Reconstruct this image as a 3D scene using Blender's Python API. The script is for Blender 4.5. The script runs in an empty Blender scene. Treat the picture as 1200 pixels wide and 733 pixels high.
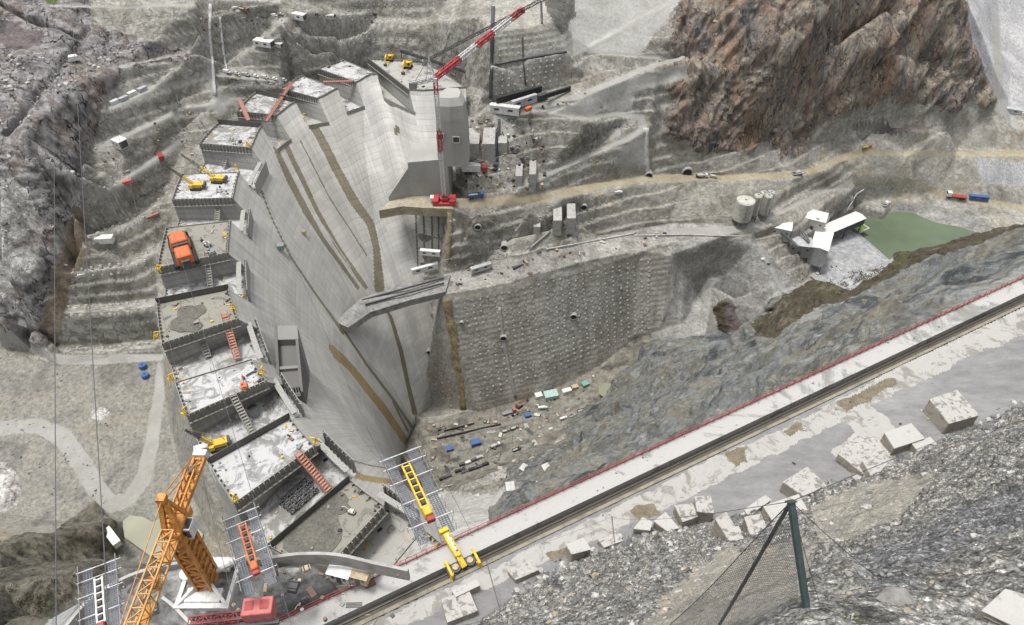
import bpy, bmesh, math, random
import numpy as np
from mathutils import Vector, Matrix, noise as mnoise
from mathutils.geometry import delaunay_2d_cdt

# ------------------------------------------------------------------ camera, sky, sun, exposure
scene = bpy.context.scene
F_PX, PITCH, CAM_Z = 857.0, math.radians(43.0), 430.0
cam_data = bpy.data.cameras.new('camera')
cam_data.sensor_width = 36.0
cam_data.lens = F_PX / 1200.0 * 36.0
cam_data.clip_start = 0.5
cam_data.clip_end = 6000
cam = bpy.data.objects.new('camera', cam_data)
scene.collection.objects.link(cam)
cam.location = (0, 0, CAM_Z)
cam.rotation_euler = (math.radians(90) - PITCH, 0, 0)
scene.camera = cam

SUN_EL, SUN_AZ = math.radians(62), math.radians(250)      # light comes from the upper left
world = bpy.data.worlds.new('World')
scene.world = world
world.use_nodes = True
wn = world.node_tree
wn.nodes.clear()
w_out = wn.nodes.new('ShaderNodeOutputWorld')
w_bg = wn.nodes.new('ShaderNodeBackground')
w_sky = wn.nodes.new('ShaderNodeTexSky')
w_sky.sky_type = 'NISHITA'
w_sky.sun_disc = False
w_sky.sun_elevation = SUN_EL
w_sky.sun_rotation = math.radians(-35)
w_sky.air_density = 1.0
w_sky.dust_density = 4.0
w_hsv = wn.nodes.new('ShaderNodeHueSaturation')             # a cloudy sky has lost most of its blue
w_hsv.inputs['Saturation'].default_value = 0.22
wn.links.new(w_sky.outputs[0], w_hsv.inputs['Color'])
wn.links.new(w_hsv.outputs[0], w_bg.inputs['Color'])
w_bg.inputs['Strength'].default_value = 0.125
wn.links.new(w_bg.outputs[0], w_out.inputs['Surface'])
sun_data = bpy.data.lights.new('sun', 'SUN')
sun_data.energy = 1.5
sun_data.angle = math.radians(11)
sun_data.color = (1.0, 0.965, 0.91)
sun = bpy.data.objects.new('sun', sun_data)
scene.collection.objects.link(sun)
sd = Vector((-0.22, 0.04, 1.0)).normalized()                 # direction towards the sun
sun.rotation_euler = sd.to_track_quat('Z', 'Y').to_euler()
w_sky.sun_elevation = math.asin(sd.z)
w_sky.sun_rotation = math.atan2(sd.x, sd.y)
scene.view_settings.view_transform = 'Standard'
scene.view_settings.look = 'None'
scene.view_settings.gamma = 1.0
scene.view_settings.use_curve_mapping = False
scene.view_settings.exposure = 0.70
scene.cycles.max_bounces = 4
scene.cycles.diffuse_bounces = 2
scene.cycles.use_denoising = True

rng = random.Random(7)
nrg = np.random.default_rng(11)

# ------------------------------------------------------------------ survey: bearing of a sighted point and its height -> place
SP, CP_ = math.sin(PITCH), math.cos(PITCH)
def W(x, y, z):
    u = (x - 600.0) / F_PX
    v = (366.5 - y) / F_PX
    d = (CAM_Z - z) / (SP - v * CP_)
    return Vector((u * d, d * (CP_ + v * SP), z))
def sight(X, Y, Z):
    X, Y, Z = np.asarray(X, float), np.asarray(Y, float), np.asarray(Z, float)
    d = Y * CP_ + (CAM_Z - Z) * SP
    d = np.maximum(d, 1e-3)
    v = Y * SP - (CAM_Z - Z) * CP_
    return 600 + F_PX * X / d, 366.5 - F_PX * v / d

# ------------------------------------------------------------------ numpy noise
def _hash(ix, iy, iz, seed):
    h = (ix * 374761393 + iy * 668265263 + iz * 2147483647 + seed * 974634541) & 0xffffffff
    h = ((h ^ (h >> 13)) * 1274126177) & 0xffffffff
    h = (h ^ (h >> 16)) & 0xffff
    return h.astype(np.float32) / 65535.0
def vnoise(p, seed=0):
    """value noise in -1..1 for an (n,3) array"""
    f = np.floor(p)
    i = f.astype(np.int64)
    t = (p - f).astype(np.float32)
    t = t * t * (3 - 2 * t)
    out = 0
    for dx in (0, 1):
        wx = t[:, 0] if dx else 1 - t[:, 0]
        for dy in (0, 1):
            wy = t[:, 1] if dy else 1 - t[:, 1]
            for dz in (0, 1):
                wz = t[:, 2] if dz else 1 - t[:, 2]
                out = out + wx * wy * wz * _hash(i[:, 0] + dx, i[:, 1] + dy, i[:, 2] + dz, seed)
    return out * 2 - 1
def fbm(p, octaves=4, seed=0, gain=0.5, ridged=False):
    a, s, tot = 1.0, 0.0, 0.0
    q = p.copy()
    for o in range(octaves):
        n = vnoise(q, seed + o * 7)
        if ridged:
            n = 1 - 2 * np.abs(n)
        s = s + a * n
        tot += a
        a *= gain
        q = q * 2.03 + 17.3
    return s / tot

# ------------------------------------------------------------------ objects, tags, materials
def link(o, parent=None):
    scene.collection.objects.link(o)
    if parent is not None:
        o.parent = parent
    return o
def tag(o, label=None, cat=None, group=None, kind=None):
    if label: o['label'] = label
    if cat: o['category'] = cat
    if group: o['group'] = group
    if kind: o['kind'] = kind
    return o
def empty(name, loc, rz=0.0, label=None, cat=None, group=None, rot=None, scale=1.0):
    o = bpy.data.objects.new(name, None)
    o.empty_display_size = 0.5
    o.location = loc
    o.rotation_euler = rot if rot else (0, 0, rz)
    o.scale = (scale,) * 3
    link(o)
    return tag(o, label, cat, group)
def copy_tree(o, parent=None):
    c = o.copy()
    scene.collection.objects.link(c)
    if parent is not None:
        c.parent = parent
    for ch in list(o.children):
        copy_tree(ch, c)
    return c

class MB:
    """collects shapes into one mesh"""
    def __init__(s):
        s.v, s.f = [], []
    def add(s, vs, fs):
        n = len(s.v)
        s.v += [tuple(v) for v in vs]
        s.f += [tuple(i + n for i in f) for f in fs]
        return s
    def box(s, c, size, rz=0.0, M=None, taper=1.0):
        hx, hy, hz = size[0] / 2, size[1] / 2, size[2] / 2
        vs = []
        for z in (-1, 1):
            k = taper if z > 0 else 1.0
            for x, y in ((-1, -1), (1, -1), (1, 1), (-1, 1)):
                v = Vector((x * hx * k, y * hy * k, z * hz))
                if rz: v = Matrix.Rotation(rz, 3, 'Z') @ v
                if M is not None: v = M @ v
                vs.append(v + Vector(c))
        return s.add(vs, [(3, 2, 1, 0), (4, 5, 6, 7), (0, 1, 5, 4), (1, 2, 6, 5), (2, 3, 7, 6), (3, 0, 4, 7)])
    def bar(s, a, b, w, h=None):
        """a square bar from a to b"""
        a, b = Vector(a), Vector(b)
        d = b - a
        L = d.length
        if L < 1e-6: return s
        z = d / L
        up = Vector((0, 0, 1)) if abs(z.z) < 0.95 else Vector((1, 0, 0))
        x = up.cross(z).normalized()
        y = z.cross(x)
        h = h or w
        vs = []
        for p in (a, b):
            for i, j in ((-1, -1), (1, -1), (1, 1), (-1, 1)):
                vs.append(p + x * (w / 2 * i) + y * (h / 2 * j))
        return s.add(vs, [(3, 2, 1, 0), (4, 5, 6, 7), (0, 1, 5, 4), (1, 2, 6, 5), (2, 3, 7, 6), (3, 0, 4, 7)])
    def tube(s, a, b, r, r2=None, n=10, caps=True):
        a, b = Vector(a), Vector(b)
        r2 = r if r2 is None else r2
        z = (b - a).normalized()
        up = Vector((0, 0, 1)) if abs(z.z) < 0.95 else Vector((1, 0, 0))
        x = up.cross(z).normalized()
        y = z.cross(x)
        vs = []
        for p, q in ((a, r), (b, r2)):
            for k in range(n):
                t = 2 * math.pi * k / n
                vs.append(p + (x * math.cos(t) + y * math.sin(t)) * q)
        fs = [(k, (k + 1) % n, n + (k + 1) % n, n + k) for k in range(n)]
        if caps:
            fs += [tuple(range(n))[::-1], tuple(range(n, 2 * n))]
        return s.add(vs, fs)
    def prism(s, poly, z0, z1):
        """vertical prism over a counter-clockwise outline; z0, z1 numbers or per-vertex lists"""
        n = len(poly)
        if sum(poly[i][0] * poly[(i + 1) % n][1] - poly[(i + 1) % n][0] * poly[i][1] for i in range(n)) < 0:
            poly = list(poly)[::-1]
            if hasattr(z0, '__len__'): z0 = list(z0)[::-1]
            if hasattr(z1, '__len__'): z1 = list(z1)[::-1]
        za = z0 if hasattr(z0, '__len__') else [z0] * n
        zb = z1 if hasattr(z1, '__len__') else [z1] * n
        vs = [(p[0], p[1], za[i]) for i, p in enumerate(poly)] + [(p[0], p[1], zb[i]) for i, p in enumerate(poly)]
        fs = [(i, (i + 1) % n, n + (i + 1) % n, n + i) for i in range(n)] + [tuple(range(n))[::-1], tuple(range(n, 2 * n))]
        return s.add(vs, fs)
    def build(s, name, mat, parent=None, smooth=False, bevel=0.0):
        me = bpy.data.meshes.new(name)
        me.from_pydata(s.v, [], s.f)
        me.update()
        if smooth:
            me.polygons.foreach_set('use_smooth', [True] * len(me.polygons))
        me.materials.append(mat)
        o = bpy.data.objects.new(name, me)
        link(o, parent)
        if bevel:
            m = o.modifiers.new('bevel', 'BEVEL')
            m.width = bevel
            m.segments = 1
            m.limit_method = 'ANGLE'
        return o

def grid_mesh(name, P, mask, mat, parent=None, attrs=None, smooth=True, uv=None):
    """P (r,c,3); mask (r-1,c-1) faces kept"""
    r, c = P.shape[:2]
    idx = np.arange(r * c).reshape(r, c)
    q = np.stack([idx[:-1, :-1], idx[:-1, 1:], idx[1:, 1:], idx[1:, :-1]], -1)[mask]
    used = np.zeros(r * c, bool)
    used[q.ravel()] = True
    remap = np.cumsum(used) - 1
    q = remap[q]
    V = P.reshape(-1, 3)[used].astype(np.float32)
    me = bpy.data.meshes.new(name)
    me.vertices.add(len(V))
    me.vertices.foreach_set('co', V.ravel())
    me.loops.add(q.size)
    me.loops.foreach_set('vertex_index', q.ravel().astype(np.int32))
    me.polygons.add(len(q))
    me.polygons.foreach_set('loop_start', (np.arange(len(q)) * 4).astype(np.int32))
    me.polygons.foreach_set('loop_total', np.full(len(q), 4, np.int32))
    me.polygons.foreach_set('use_smooth', np.full(len(q), smooth))
    me.update(calc_edges=True)
    for k, a in (attrs or {}).items():
        at = me.attributes.new(k, 'FLOAT', 'POINT')
        at.data.foreach_set('value', a.reshape(-1)[used].astype(np.float32))
    me.materials.append(mat)
    o = bpy.data.objects.new(name, me)
    link(o, parent)
    return o

_mats = {}
def new_mat(name):
    m = bpy.data.materials.new(name)
    m.use_nodes = True
    nt = m.node_tree
    b = nt.nodes.get('Principled BSDF')
    return m, nt, b
def paint(name, col, rough=0.6, metal=0.0, var=0.18, scale=1.5, dirt=None, bump=0.05):
    """a painted or bare surface with uneven wear"""
    if name in _mats: return _mats[name]
    m, nt, b = new_mat(name)
    N, L = nt.nodes.new, nt.links.new
    tc = N('ShaderNodeTexCoord')
    n = N('ShaderNodeTexNoise'); n.inputs['Scale'].default_value = scale; n.inputs['Detail'].default_value = 6; n.inputs['Roughness'].default_value = 0.65
    L(tc.outputs['Object'], n.inputs['Vector'])
    r = N('ShaderNodeValToRGB')
    d = dirt or tuple(c * 0.45 + 0.02 for c in col)
    r.color_ramp.elements[0].position = 0.33
    r.color_ramp.elements[0].color = (*[c * (1 - var) * 0.5 + d[i] * 0.5 for i, c in enumerate(col)], 1)
    r.color_ramp.elements[1].position = 0.55
    r.color_ramp.elements[1].color = (*col, 1)
    L(n.outputs['Fac'], r.inputs['Fac'])
    L(r.outputs['Color'], b.inputs['Base Color'])
    b.inputs['Roughness'].default_value = rough
    b.inputs['Metallic'].default_value = metal
    if bump:
        bp = N('ShaderNodeBump'); bp.inputs['Strength'].default_value = 0.4; bp.inputs['Distance'].default_value = bump
        L(n.outputs['Fac'], bp.inputs['Height']); L(bp.outputs['Normal'], b.inputs['Normal'])
    _mats[name] = m
    return m

def ground_mat(name, cols, scale=0.05, fine=0.6, contrast=0.35, bump=1.0, bump_fine=0.3, cracks=0.0, crack_col=(0.03, 0.028, 0.028),
               crack_scale=0.06, stretch=(1, 1, 1), rot=(0, 0, 0), rough=0.95, gravel=None, speck=None, bands=None, veins=None, tint=None, edge=False, calm=1.0, drips=None):
    """rock, gravel or sprayed concrete: two scales of mottling, optional cracks, specks and strata"""
    if name in _mats: return _mats[name]
    m, nt, b = new_mat(name)
    N, L = nt.nodes.new, nt.links.new
    geo = N('ShaderNodeTexCoord')
    mp = N('ShaderNodeMapping'); mp.inputs['Scale'].default_value = stretch; mp.inputs['Rotation'].default_value = rot
    L(geo.outputs['Object'], mp.inputs['Vector'])
    n1 = N('ShaderNodeTexNoise'); n1.inputs['Scale'].default_value = scale; n1.inputs['Detail'].default_value = 8; n1.inputs['Roughness'].default_value = 0.62
    n1.inputs['Distortion'].default_value = 0.6
    L(mp.outputs[0], n1.inputs['Vector'])
    ramp = N('ShaderNodeValToRGB')
    els = ramp.color_ramp.elements
    k = len(cols)
    while len(els) < k: els.new(0.5)
    for i, c in enumerate(cols):
        els[i].position = 0.5 - contrast / 2 + contrast * i / max(1, k - 1)
        els[i].color = (*c, 1)
    L(n1.outputs['Fac'], ramp.inputs['Fac'])
    n2 = N('ShaderNodeTexNoise'); n2.inputs['Scale'].default_value = fine; n2.inputs['Detail'].default_value = 8; n2.inputs['Roughness'].default_value = 0.75
    L(mp.outputs[0], n2.inputs['Vector'])
    mr = N('ShaderNodeMapRange'); mr.inputs[1].default_value = 0.36; mr.inputs[2].default_value = 0.64; mr.inputs[3].default_value = 1 - 0.36 * calm; mr.inputs[4].default_value = 1 + 0.34 * calm
    L(n2.outputs['Fac'], mr.inputs[0])
    mul = N('ShaderNodeVectorMath'); mul.operation = 'MULTIPLY'
    L(ramp.outputs['Color'], mul.inputs[0]); L(mr.outputs[0], mul.inputs[1])
    col = mul.outputs[0]
    hgt = n1.outputs['Fac']
    def mix(fac, c1, c2):
        x = N('ShaderNodeMix'); x.data_type = 'RGBA'
        if hasattr(fac, 'is_linked') or not isinstance(fac, (int, float)): L(fac, x.inputs[0])
        else: x.inputs[0].default_value = fac
        L(c1, x.inputs[6])
        if isinstance(c2, tuple): x.inputs[7].default_value = (*c2, 1)
        else: L(c2, x.inputs[7])
        return x.outputs[2]
    crk = None
    if cracks:
        v = N('ShaderNodeTexVoronoi'); v.feature = 'DISTANCE_TO_EDGE'; v.inputs['Scale'].default_value = crack_scale
        nn = N('ShaderNodeTexNoise'); nn.inputs['Scale'].default_value = crack_scale * 3; nn.inputs['Detail'].default_value = 6
        L(mp.outputs[0], nn.inputs['Vector'])
        ma = N('ShaderNodeVectorMath'); ma.operation = 'MULTIPLY_ADD'
        ma.inputs[1].default_value = (0.9 / crack_scale,) * 3
        L(nn.outputs['Color'], ma.inputs[0]); L(mp.outputs[0], ma.inputs[2])
        L(ma.outputs[0], v.inputs['Vector'])
        cr = N('ShaderNodeMapRange'); cr.inputs[1].default_value = 0.0; cr.inputs[2].default_value = 0.035; cr.inputs[3].default_value = cracks; cr.inputs[4].default_value = 0.0
        L(v.outputs['Distance'], cr.inputs[0])
        crk = cr.outputs[0]
        # only some stretches of a joint are open
        gate = N('ShaderNodeMapRange'); gate.inputs[1].default_value = 0.42; gate.inputs[2].default_value = 0.58
        L(n1.outputs['Fac'], gate.inputs[0])
        gm = N('ShaderNodeMath'); gm.operation = 'MULTIPLY'; L(crk, gm.inputs[0]); L(gate.outputs[0], gm.inputs[1]); crk = gm.outputs[0]
        col = mix(crk, col, crack_col)
    if gravel:
        gs = []
        for sc6, am6 in gravel:
            v6 = N('ShaderNodeTexVoronoi'); v6.inputs['Scale'].default_value = sc6; v6.inputs['Randomness'].default_value = 1.0
            L(geo.outputs['Object'], v6.inputs['Vector'])
            s6 = N('ShaderNodeSeparateColor'); L(v6.outputs['Color'], s6.inputs[0])
            p6 = N('ShaderNodeMath'); p6.operation = 'POWER'; p6.inputs[1].default_value = 2.2; L(s6.outputs[0], p6.inputs[0])
            r6 = N('ShaderNodeMapRange'); r6.inputs[3].default_value = 1 - am6 * .5; r6.inputs[4].default_value = 1 + am6; L(p6.outputs[0], r6.inputs[0])
            q6 = N('ShaderNodeMapRange'); q6.inputs[1].default_value = .35; q6.inputs[2].default_value = .75; q6.inputs[3].default_value = 1; q6.inputs[4].default_value = 1 - am6 * .6; L(v6.outputs['Distance'], q6.inputs[0])
            x6 = N('ShaderNodeMath'); x6.operation = 'MULTIPLY'; L(r6.outputs[0], x6.inputs[0]); L(q6.outputs[0], x6.inputs[1])
            y6 = N('ShaderNodeVectorMath'); y6.operation = 'MULTIPLY'; L(col, y6.inputs[0]); L(x6.outputs[0], y6.inputs[1]); col = y6.outputs[0]
            gs.append((v6.outputs['Distance'], .45 / sc6))
    if tint:
        n4 = N('ShaderNodeTexNoise'); n4.inputs['Scale'].default_value = tint[0]; n4.inputs['Detail'].default_value = 7; n4.inputs['Roughness'].default_value = .65; n4.inputs['Distortion'].default_value = .5
        L(mp.outputs[0], n4.inputs['Vector'])
        t4 = N('ShaderNodeMapRange'); t4.inputs[1].default_value = .52; t4.inputs[2].default_value = .66; t4.inputs[3].default_value = 0; t4.inputs[4].default_value = tint[2]
        L(n4.outputs['Fac'], t4.inputs[0])
        tc2 = N('ShaderNodeVectorMath'); tc2.operation = 'MULTIPLY'; tc2.inputs[0].default_value = tint[1]; L(mr.outputs[0], tc2.inputs[1])
        col = mix(t4.outputs[0], col, tc2.outputs[0])
    if drips:
        mp7 = N('ShaderNodeMapping'); mp7.inputs['Scale'].default_value = (drips[0], drips[0] * .3, drips[0] * .07); L(geo.outputs['Object'], mp7.inputs['Vector'])
        n7 = N('ShaderNodeTexNoise'); n7.inputs['Scale'].default_value = 1; n7.inputs['Detail'].default_value = 4; L(mp7.outputs[0], n7.inputs['Vector'])
        r7 = N('ShaderNodeMapRange'); r7.inputs[1].default_value = .55; r7.inputs[2].default_value = .72; r7.inputs[3].default_value = 0; r7.inputs[4].default_value = drips[2]; L(n7.outputs['Fac'], r7.inputs[0])
        col = mix(r7.outputs[0], col, drips[1])
        r8 = N('ShaderNodeMapRange'); r8.inputs[1].default_value = .45; r8.inputs[2].default_value = .3; r8.inputs[3].default_value = 0; r8.inputs[4].default_value = drips[2]; L(n7.outputs['Fac'], r8.inputs[0])
        col = mix(r8.outputs[0], col, tuple(c * .4 for c in drips[1]))
    if veins:
        # joints: where a slow noise passes through its middle value, in places only
        fac = None
        for sc5, wd in ((veins[0], .006), (veins[0] * 3.1, .011)):
            n5 = N('ShaderNodeTexNoise'); n5.inputs['Scale'].default_value = sc5; n5.inputs['Detail'].default_value = 5; n5.inputs['Roughness'].default_value = .55
            L(mp.outputs[0], n5.inputs['Vector'])
            a5 = N('ShaderNodeMath'); a5.operation = 'SUBTRACT'; a5.inputs[1].default_value = .5; L(n5.outputs['Fac'], a5.inputs[0])
            b5 = N('ShaderNodeMath'); b5.operation = 'ABSOLUTE'; L(a5.outputs[0], b5.inputs[0])
            c5 = N('ShaderNodeMapRange'); c5.inputs[1].default_value = wd * .4; c5.inputs[2].default_value = wd * 1.8; c5.inputs[3].default_value = veins[1]; c5.inputs[4].default_value = 0
            L(b5.outputs[0], c5.inputs[0])
            if fac is None: fac = c5.outputs[0]
            else:
                d5 = N('ShaderNodeMath'); d5.operation = 'MAXIMUM'; L(fac, d5.inputs[0]); L(c5.outputs[0], d5.inputs[1]); fac = d5.outputs[0]
        g5 = N('ShaderNodeMapRange'); g5.inputs[1].default_value = .44; g5.inputs[2].default_value = .56; L(n2.outputs['Fac'], g5.inputs[0])
        e5 = N('ShaderNodeMath'); e5.operation = 'MULTIPLY'; L(fac, e5.inputs[0]); L(g5.outputs[0], e5.inputs[1])
        crk = e5.outputs[0]
        col = mix(crk, col, veins[2])
    if edge:
        ats = []
        for nm_ in ('tr', 'tg', 'tb', 'core'):
            at_ = N('ShaderNodeAttribute'); at_.attribute_name = nm_; ats.append(at_.outputs['Fac'])
        cc = N('ShaderNodeCombineXYZ')
        for q in range(3): L(ats[q], cc.inputs[q])
        cm = N('ShaderNodeVectorMath'); cm.operation = 'MULTIPLY'; L(cc.outputs[0], cm.inputs[0]); L(mr.outputs[0], cm.inputs[1])
        ad = N('ShaderNodeMath'); ad.operation = 'ADD'; L(ats[3], ad.inputs[0])
        sb = N('ShaderNodeMath'); sb.operation = 'MULTIPLY_ADD'; sb.inputs[1].default_value = 1.4 * calm; sb.inputs[2].default_value = -.7 * calm; L(n2.outputs['Fac'], sb.inputs[0]); L(sb.outputs[0], ad.inputs[1])
        em = N('ShaderNodeMapRange'); em.inputs[1].default_value = .3; em.inputs[2].default_value = .75; em.inputs[3].default_value = 1; em.inputs[4].default_value = 0; L(ad.outputs[0], em.inputs[0])
        col = mix(em.outputs[0], col, cm.outputs[0])
    if bands:
        sc_, ax, c2, amt = bands
        wv = N('ShaderNodeTexWave'); wv.wave_type = 'BANDS'; wv.bands_direction = ax; wv.inputs['Scale'].default_value = sc_
        wv.inputs['Distortion'].default_value = 4.0; wv.inputs['Detail'].default_value = 4; wv.inputs['Detail Scale'].default_value = 1.2
        L(geo.outputs['Object'], wv.inputs['Vector'])
        bm_ = N('ShaderNodeMapRange'); bm_.inputs[1].default_value = 0.55; bm_.inputs[2].default_value = 1.0; bm_.inputs[3].default_value = 0.0; bm_.inputs[4].default_value = amt
        L(wv.outputs['Fac'], bm_.inputs[0])
        col = mix(bm_.outputs[0], col, c2)
    if speck:
        sc_, c2, amt = speck
        v2 = N('ShaderNodeTexVoronoi'); v2.inputs['Scale'].default_value = sc_
        L(geo.outputs['Object'], v2.inputs['Vector'])
        s2 = N('ShaderNodeMapRange'); s2.inputs[1].default_value = 0.12; s2.inputs[2].default_value = 0.22; s2.inputs[3].default_value = amt; s2.inputs[4].default_value = 0.0
        L(v2.outputs['Distance'], s2.inputs[0])
        col = mix(s2.outputs[0], col, c2)
    L(col, b.inputs['Base Color'])
    b.inputs['Roughness'].default_value = rough
    b.inputs['Specular IOR Level'].default_value = 0.25
    b1 = N('ShaderNodeBump'); b1.inputs['Strength'].default_value = 0.7; b1.inputs['Distance'].default_value = bump
    L(hgt, b1.inputs['Height'])
    b2 = N('ShaderNodeBump'); b2.inputs['Strength'].default_value = 0.8; b2.inputs['Distance'].default_value = bump_fine
    L(n2.outputs['Fac'], b2.inputs['Height']); L(b1.outputs['Normal'], b2.inputs['Normal'])
    last = b2
    if gravel:
        for gd, ds in gs:
            b6 = N('ShaderNodeBump'); b6.invert = True; b6.inputs['Strength'].default_value = .8; b6.inputs['Distance'].default_value = ds
            L(gd, b6.inputs['Height']); L(last.outputs['Normal'], b6.inputs['Normal']); last = b6
    if crk is not None:
        b3 = N('ShaderNodeBump'); b3.inputs['Strength'].default_value = 0.8; b3.inputs['Distance'].default_value = bump; b3.invert = True
        L(crk, b3.inputs['Height']); L(last.outputs['Normal'], b3.inputs['Normal']); last = b3
    L(last.outputs['Normal'], b.inputs['Normal'])
    _mats[name] = m
    return m
# ------------------------------------------------------------------ the plan of the arch dam
def cmr(P, n=16):
    """catmull-rom through 2d/3d points -> function of a float index"""
    P = [np.array(p, float) for p in P]
    def f(t):
        i = int(min(max(math.floor(t), 0), len(P) - 2)); a = t - i
        p0 = P[i - 1] if i > 0 else 2 * P[0] - P[1]
        p1, p2 = P[i], P[i + 1]
        p3 = P[i + 2] if i + 2 < len(P) else 2 * P[-1] - P[-2]
        return .5 * ((2 * p1) + (-p0 + p2) * a + (2 * p0 - 5 * p1 + 4 * p2 - p3) * a * a + (-p0 + 3 * p1 - 3 * p2 + p3) * a ** 3)
    return f
# stations: upstream and downstream corners of the blocks at the tall blocks' height, far bank to near bank
TALL, LOW = 218.0, 206.0
ST = [((500, 74), (546, 104)), ((432, 70), (480, 107)),
      ((400, 70), (442, 88)), ((373, 82), (418, 98)),
      ((354, 90), (396, 105)), ((328, 105), (373, 117)),
      ((300, 110), (347, 121)), ((277, 132), (325, 137)),
      ((256, 146), (307, 150)), ((234, 170), (295, 175)),
      ((214, 205), (281, 203)), ((202, 236), (274, 234)),
      ((195, 268), (271, 260)), ((185, 316), (268, 298)),
      ((184, 357), (269, 340)), ((190, 405), (280, 375)),
      ((205, 450), (296, 422)), ((219, 489), (313, 448)),
      ((245, 545), (341, 491)), ((275, 592), (369, 524)),
      ((317, 644), (411, 564)), ((386, 664), (450, 594)),
      ((455, 662), (498, 627)), ((490, 672), (520, 645))]
Uc = cmr([W(*a, TALL)[:2] for a, b in ST])
Dc = cmr([W(*b, TALL)[:2] for a, b in ST])
NS = len(ST) - 1
ZB = 45.0
# where each radial line of the downstream face lands at the foot
Bc = cmr([(-28, 352), (-34, 345), (-44, 338), (-48, 334), (-54, 329), (-57, 325), (-60, 320), (-62, 316), (-64, 312), (-66, 308), (-68, 302), (-69.5, 298),
          (-70.5, 294), (-71, 289), (-71.5, 284), (-71.5, 279), (-71, 274), (-70.5, 270), (-69.5, 264), (-68, 258), (-66, 250), (-64, 243), (-58, 232), (-50, 225)])
def face(t, z):
    d, b = Dc(t), Bc(t)
    q = (TALL - z) / (TALL - ZB)
    h = 1 - (1 - min(max(q, 0), 1)) ** 1.6 if q >= 0 else q * 1.3
    if q > 1: h = 1.0
    p = d + (b - d) * h
    return Vector((p[0], p[1], z))
def back(t, z):
    p = Uc(t)
    d = Dc(t)
    q = (TALL - z) / (TALL - ZB)
    p = p + (p - d) * (0.15 * min(max(q, 0), 1))
    return Vector((p[0], p[1], z))

# ------------------------------------------------------------------ the ground: surveyed break lines -> surface
LN = []            # break lines: lists of world points
def ln(*pts, back=0.0, dz=0.3):
    """one break line of sighted points (x, y, height); back: level berm of that depth behind it"""
    P = [W(*p) for p in pts]
    LN.append(P)
    if back:
        LN.append([Vector((p.x, p.y + back, p.z + dz)) for p in P])
def lw(*pts):
    LN.append([Vector(p) for p in pts])
def tb(l):          # world line at given coords
    LN.append([Vector(p) for p in l])

# left far bank, top to bottom
ln((-140, 26, 262), (-40, 18, 262), (80, 8, 262), (230, 7, 262), (330, 2, 256), back=8.5)
ln((232, 34, 251), (330, 24, 250), (440, 26, 237), (500, 30, 236), back=8.5)
ln((140, 82, 238), (230, 62, 239), (300, 57, 234), (370, 60, 228), (388, 60, 227), back=8.5)
ln((126, 130, 225), (175, 108, 226), (250, 89, 224), (325, 96, 219), back=8.5)
ln((112, 172, 210), (150, 160, 211), (200, 137, 212), (250, 123, 213), back=8)
ln((102, 228, 193), (135, 222, 194), (170, 196, 195), (215, 166, 197), back=8)
ln((98, 288, 171), (150, 264, 173), (185, 240, 175), back=8)
ln((85, 322, 156), (150, 314, 157), (184, 296, 158), back=8)
ln((76, 368, 137), (130, 366, 137), (180, 360, 137), back=8)
ln((64, 414, 115), (130, 413, 115), (184, 408, 115), back=8)
ln((-140, 410, 110), (0, 408, 111), (35, 412, 111), (70, 430, 110), (120, 433, 110), (188, 428, 110), back=9)
# natural rock on the left
for q in [(-140, 100, 246), (-140, 200, 212), (-140, 300, 172), (0, 100, 246), (0, 200, 215), (0, 300, 176), (0, 370, 140), (40, 390, 128), (50, 340, 152), (60, 260, 188),
          (80, 200, 212), (60, 130, 236), (100, 100, 240), (60, 60, 250), (95, 190, 212), (30, 160, 228), (85, 250, 190)]:
    LN.append([W(*q)])
# upstream river bed
ln((-140, 505, 104), (0, 505, 104), (60, 500, 104), (100, 520, 103), (120, 560, 101))
ln((-140, 600, 100), (0, 600, 100), (60, 610, 100), (120, 610, 99))
ln((150, 610, 98), (175, 600, 98), (235, 600, 99), (215, 560, 101), (200, 500, 104))
ln((140, 655, 99), (175, 662, 99), (235, 655, 100))
lw((-150, 190, 100), (-120, 150, 108), (-100, 120, 120))
# knoll in the lower left corner
ln((-140, 640, 120), (-10, 645, 122), (60, 630, 124), (110, 618, 120))
ln((-140, 690, 210), (0, 690, 212), (60, 680, 214), (95, 672, 210), (115, 665, 190))
ln((-140, 740, 315), (0, 740, 312), (40, 733, 318), (60, 725, 325))
# near-bank terrace by the orange crane
TERR = 346.0
ln((70, 738, TERR), (110, 700, TERR), (150, 676, TERR), (200, 660, TERR), (300, 657, TERR), (380, 655, TERR), (460, 662, TERR), (500, 660, 345))
lw((-110, -20, TERR), (-60, 5, TERR), (0, 10, TERR), (20, 40, 345))
lw((-110, 75, 210), (-60, 70, 215), (-40, 75, 220), (-25, 85, 220))
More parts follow.
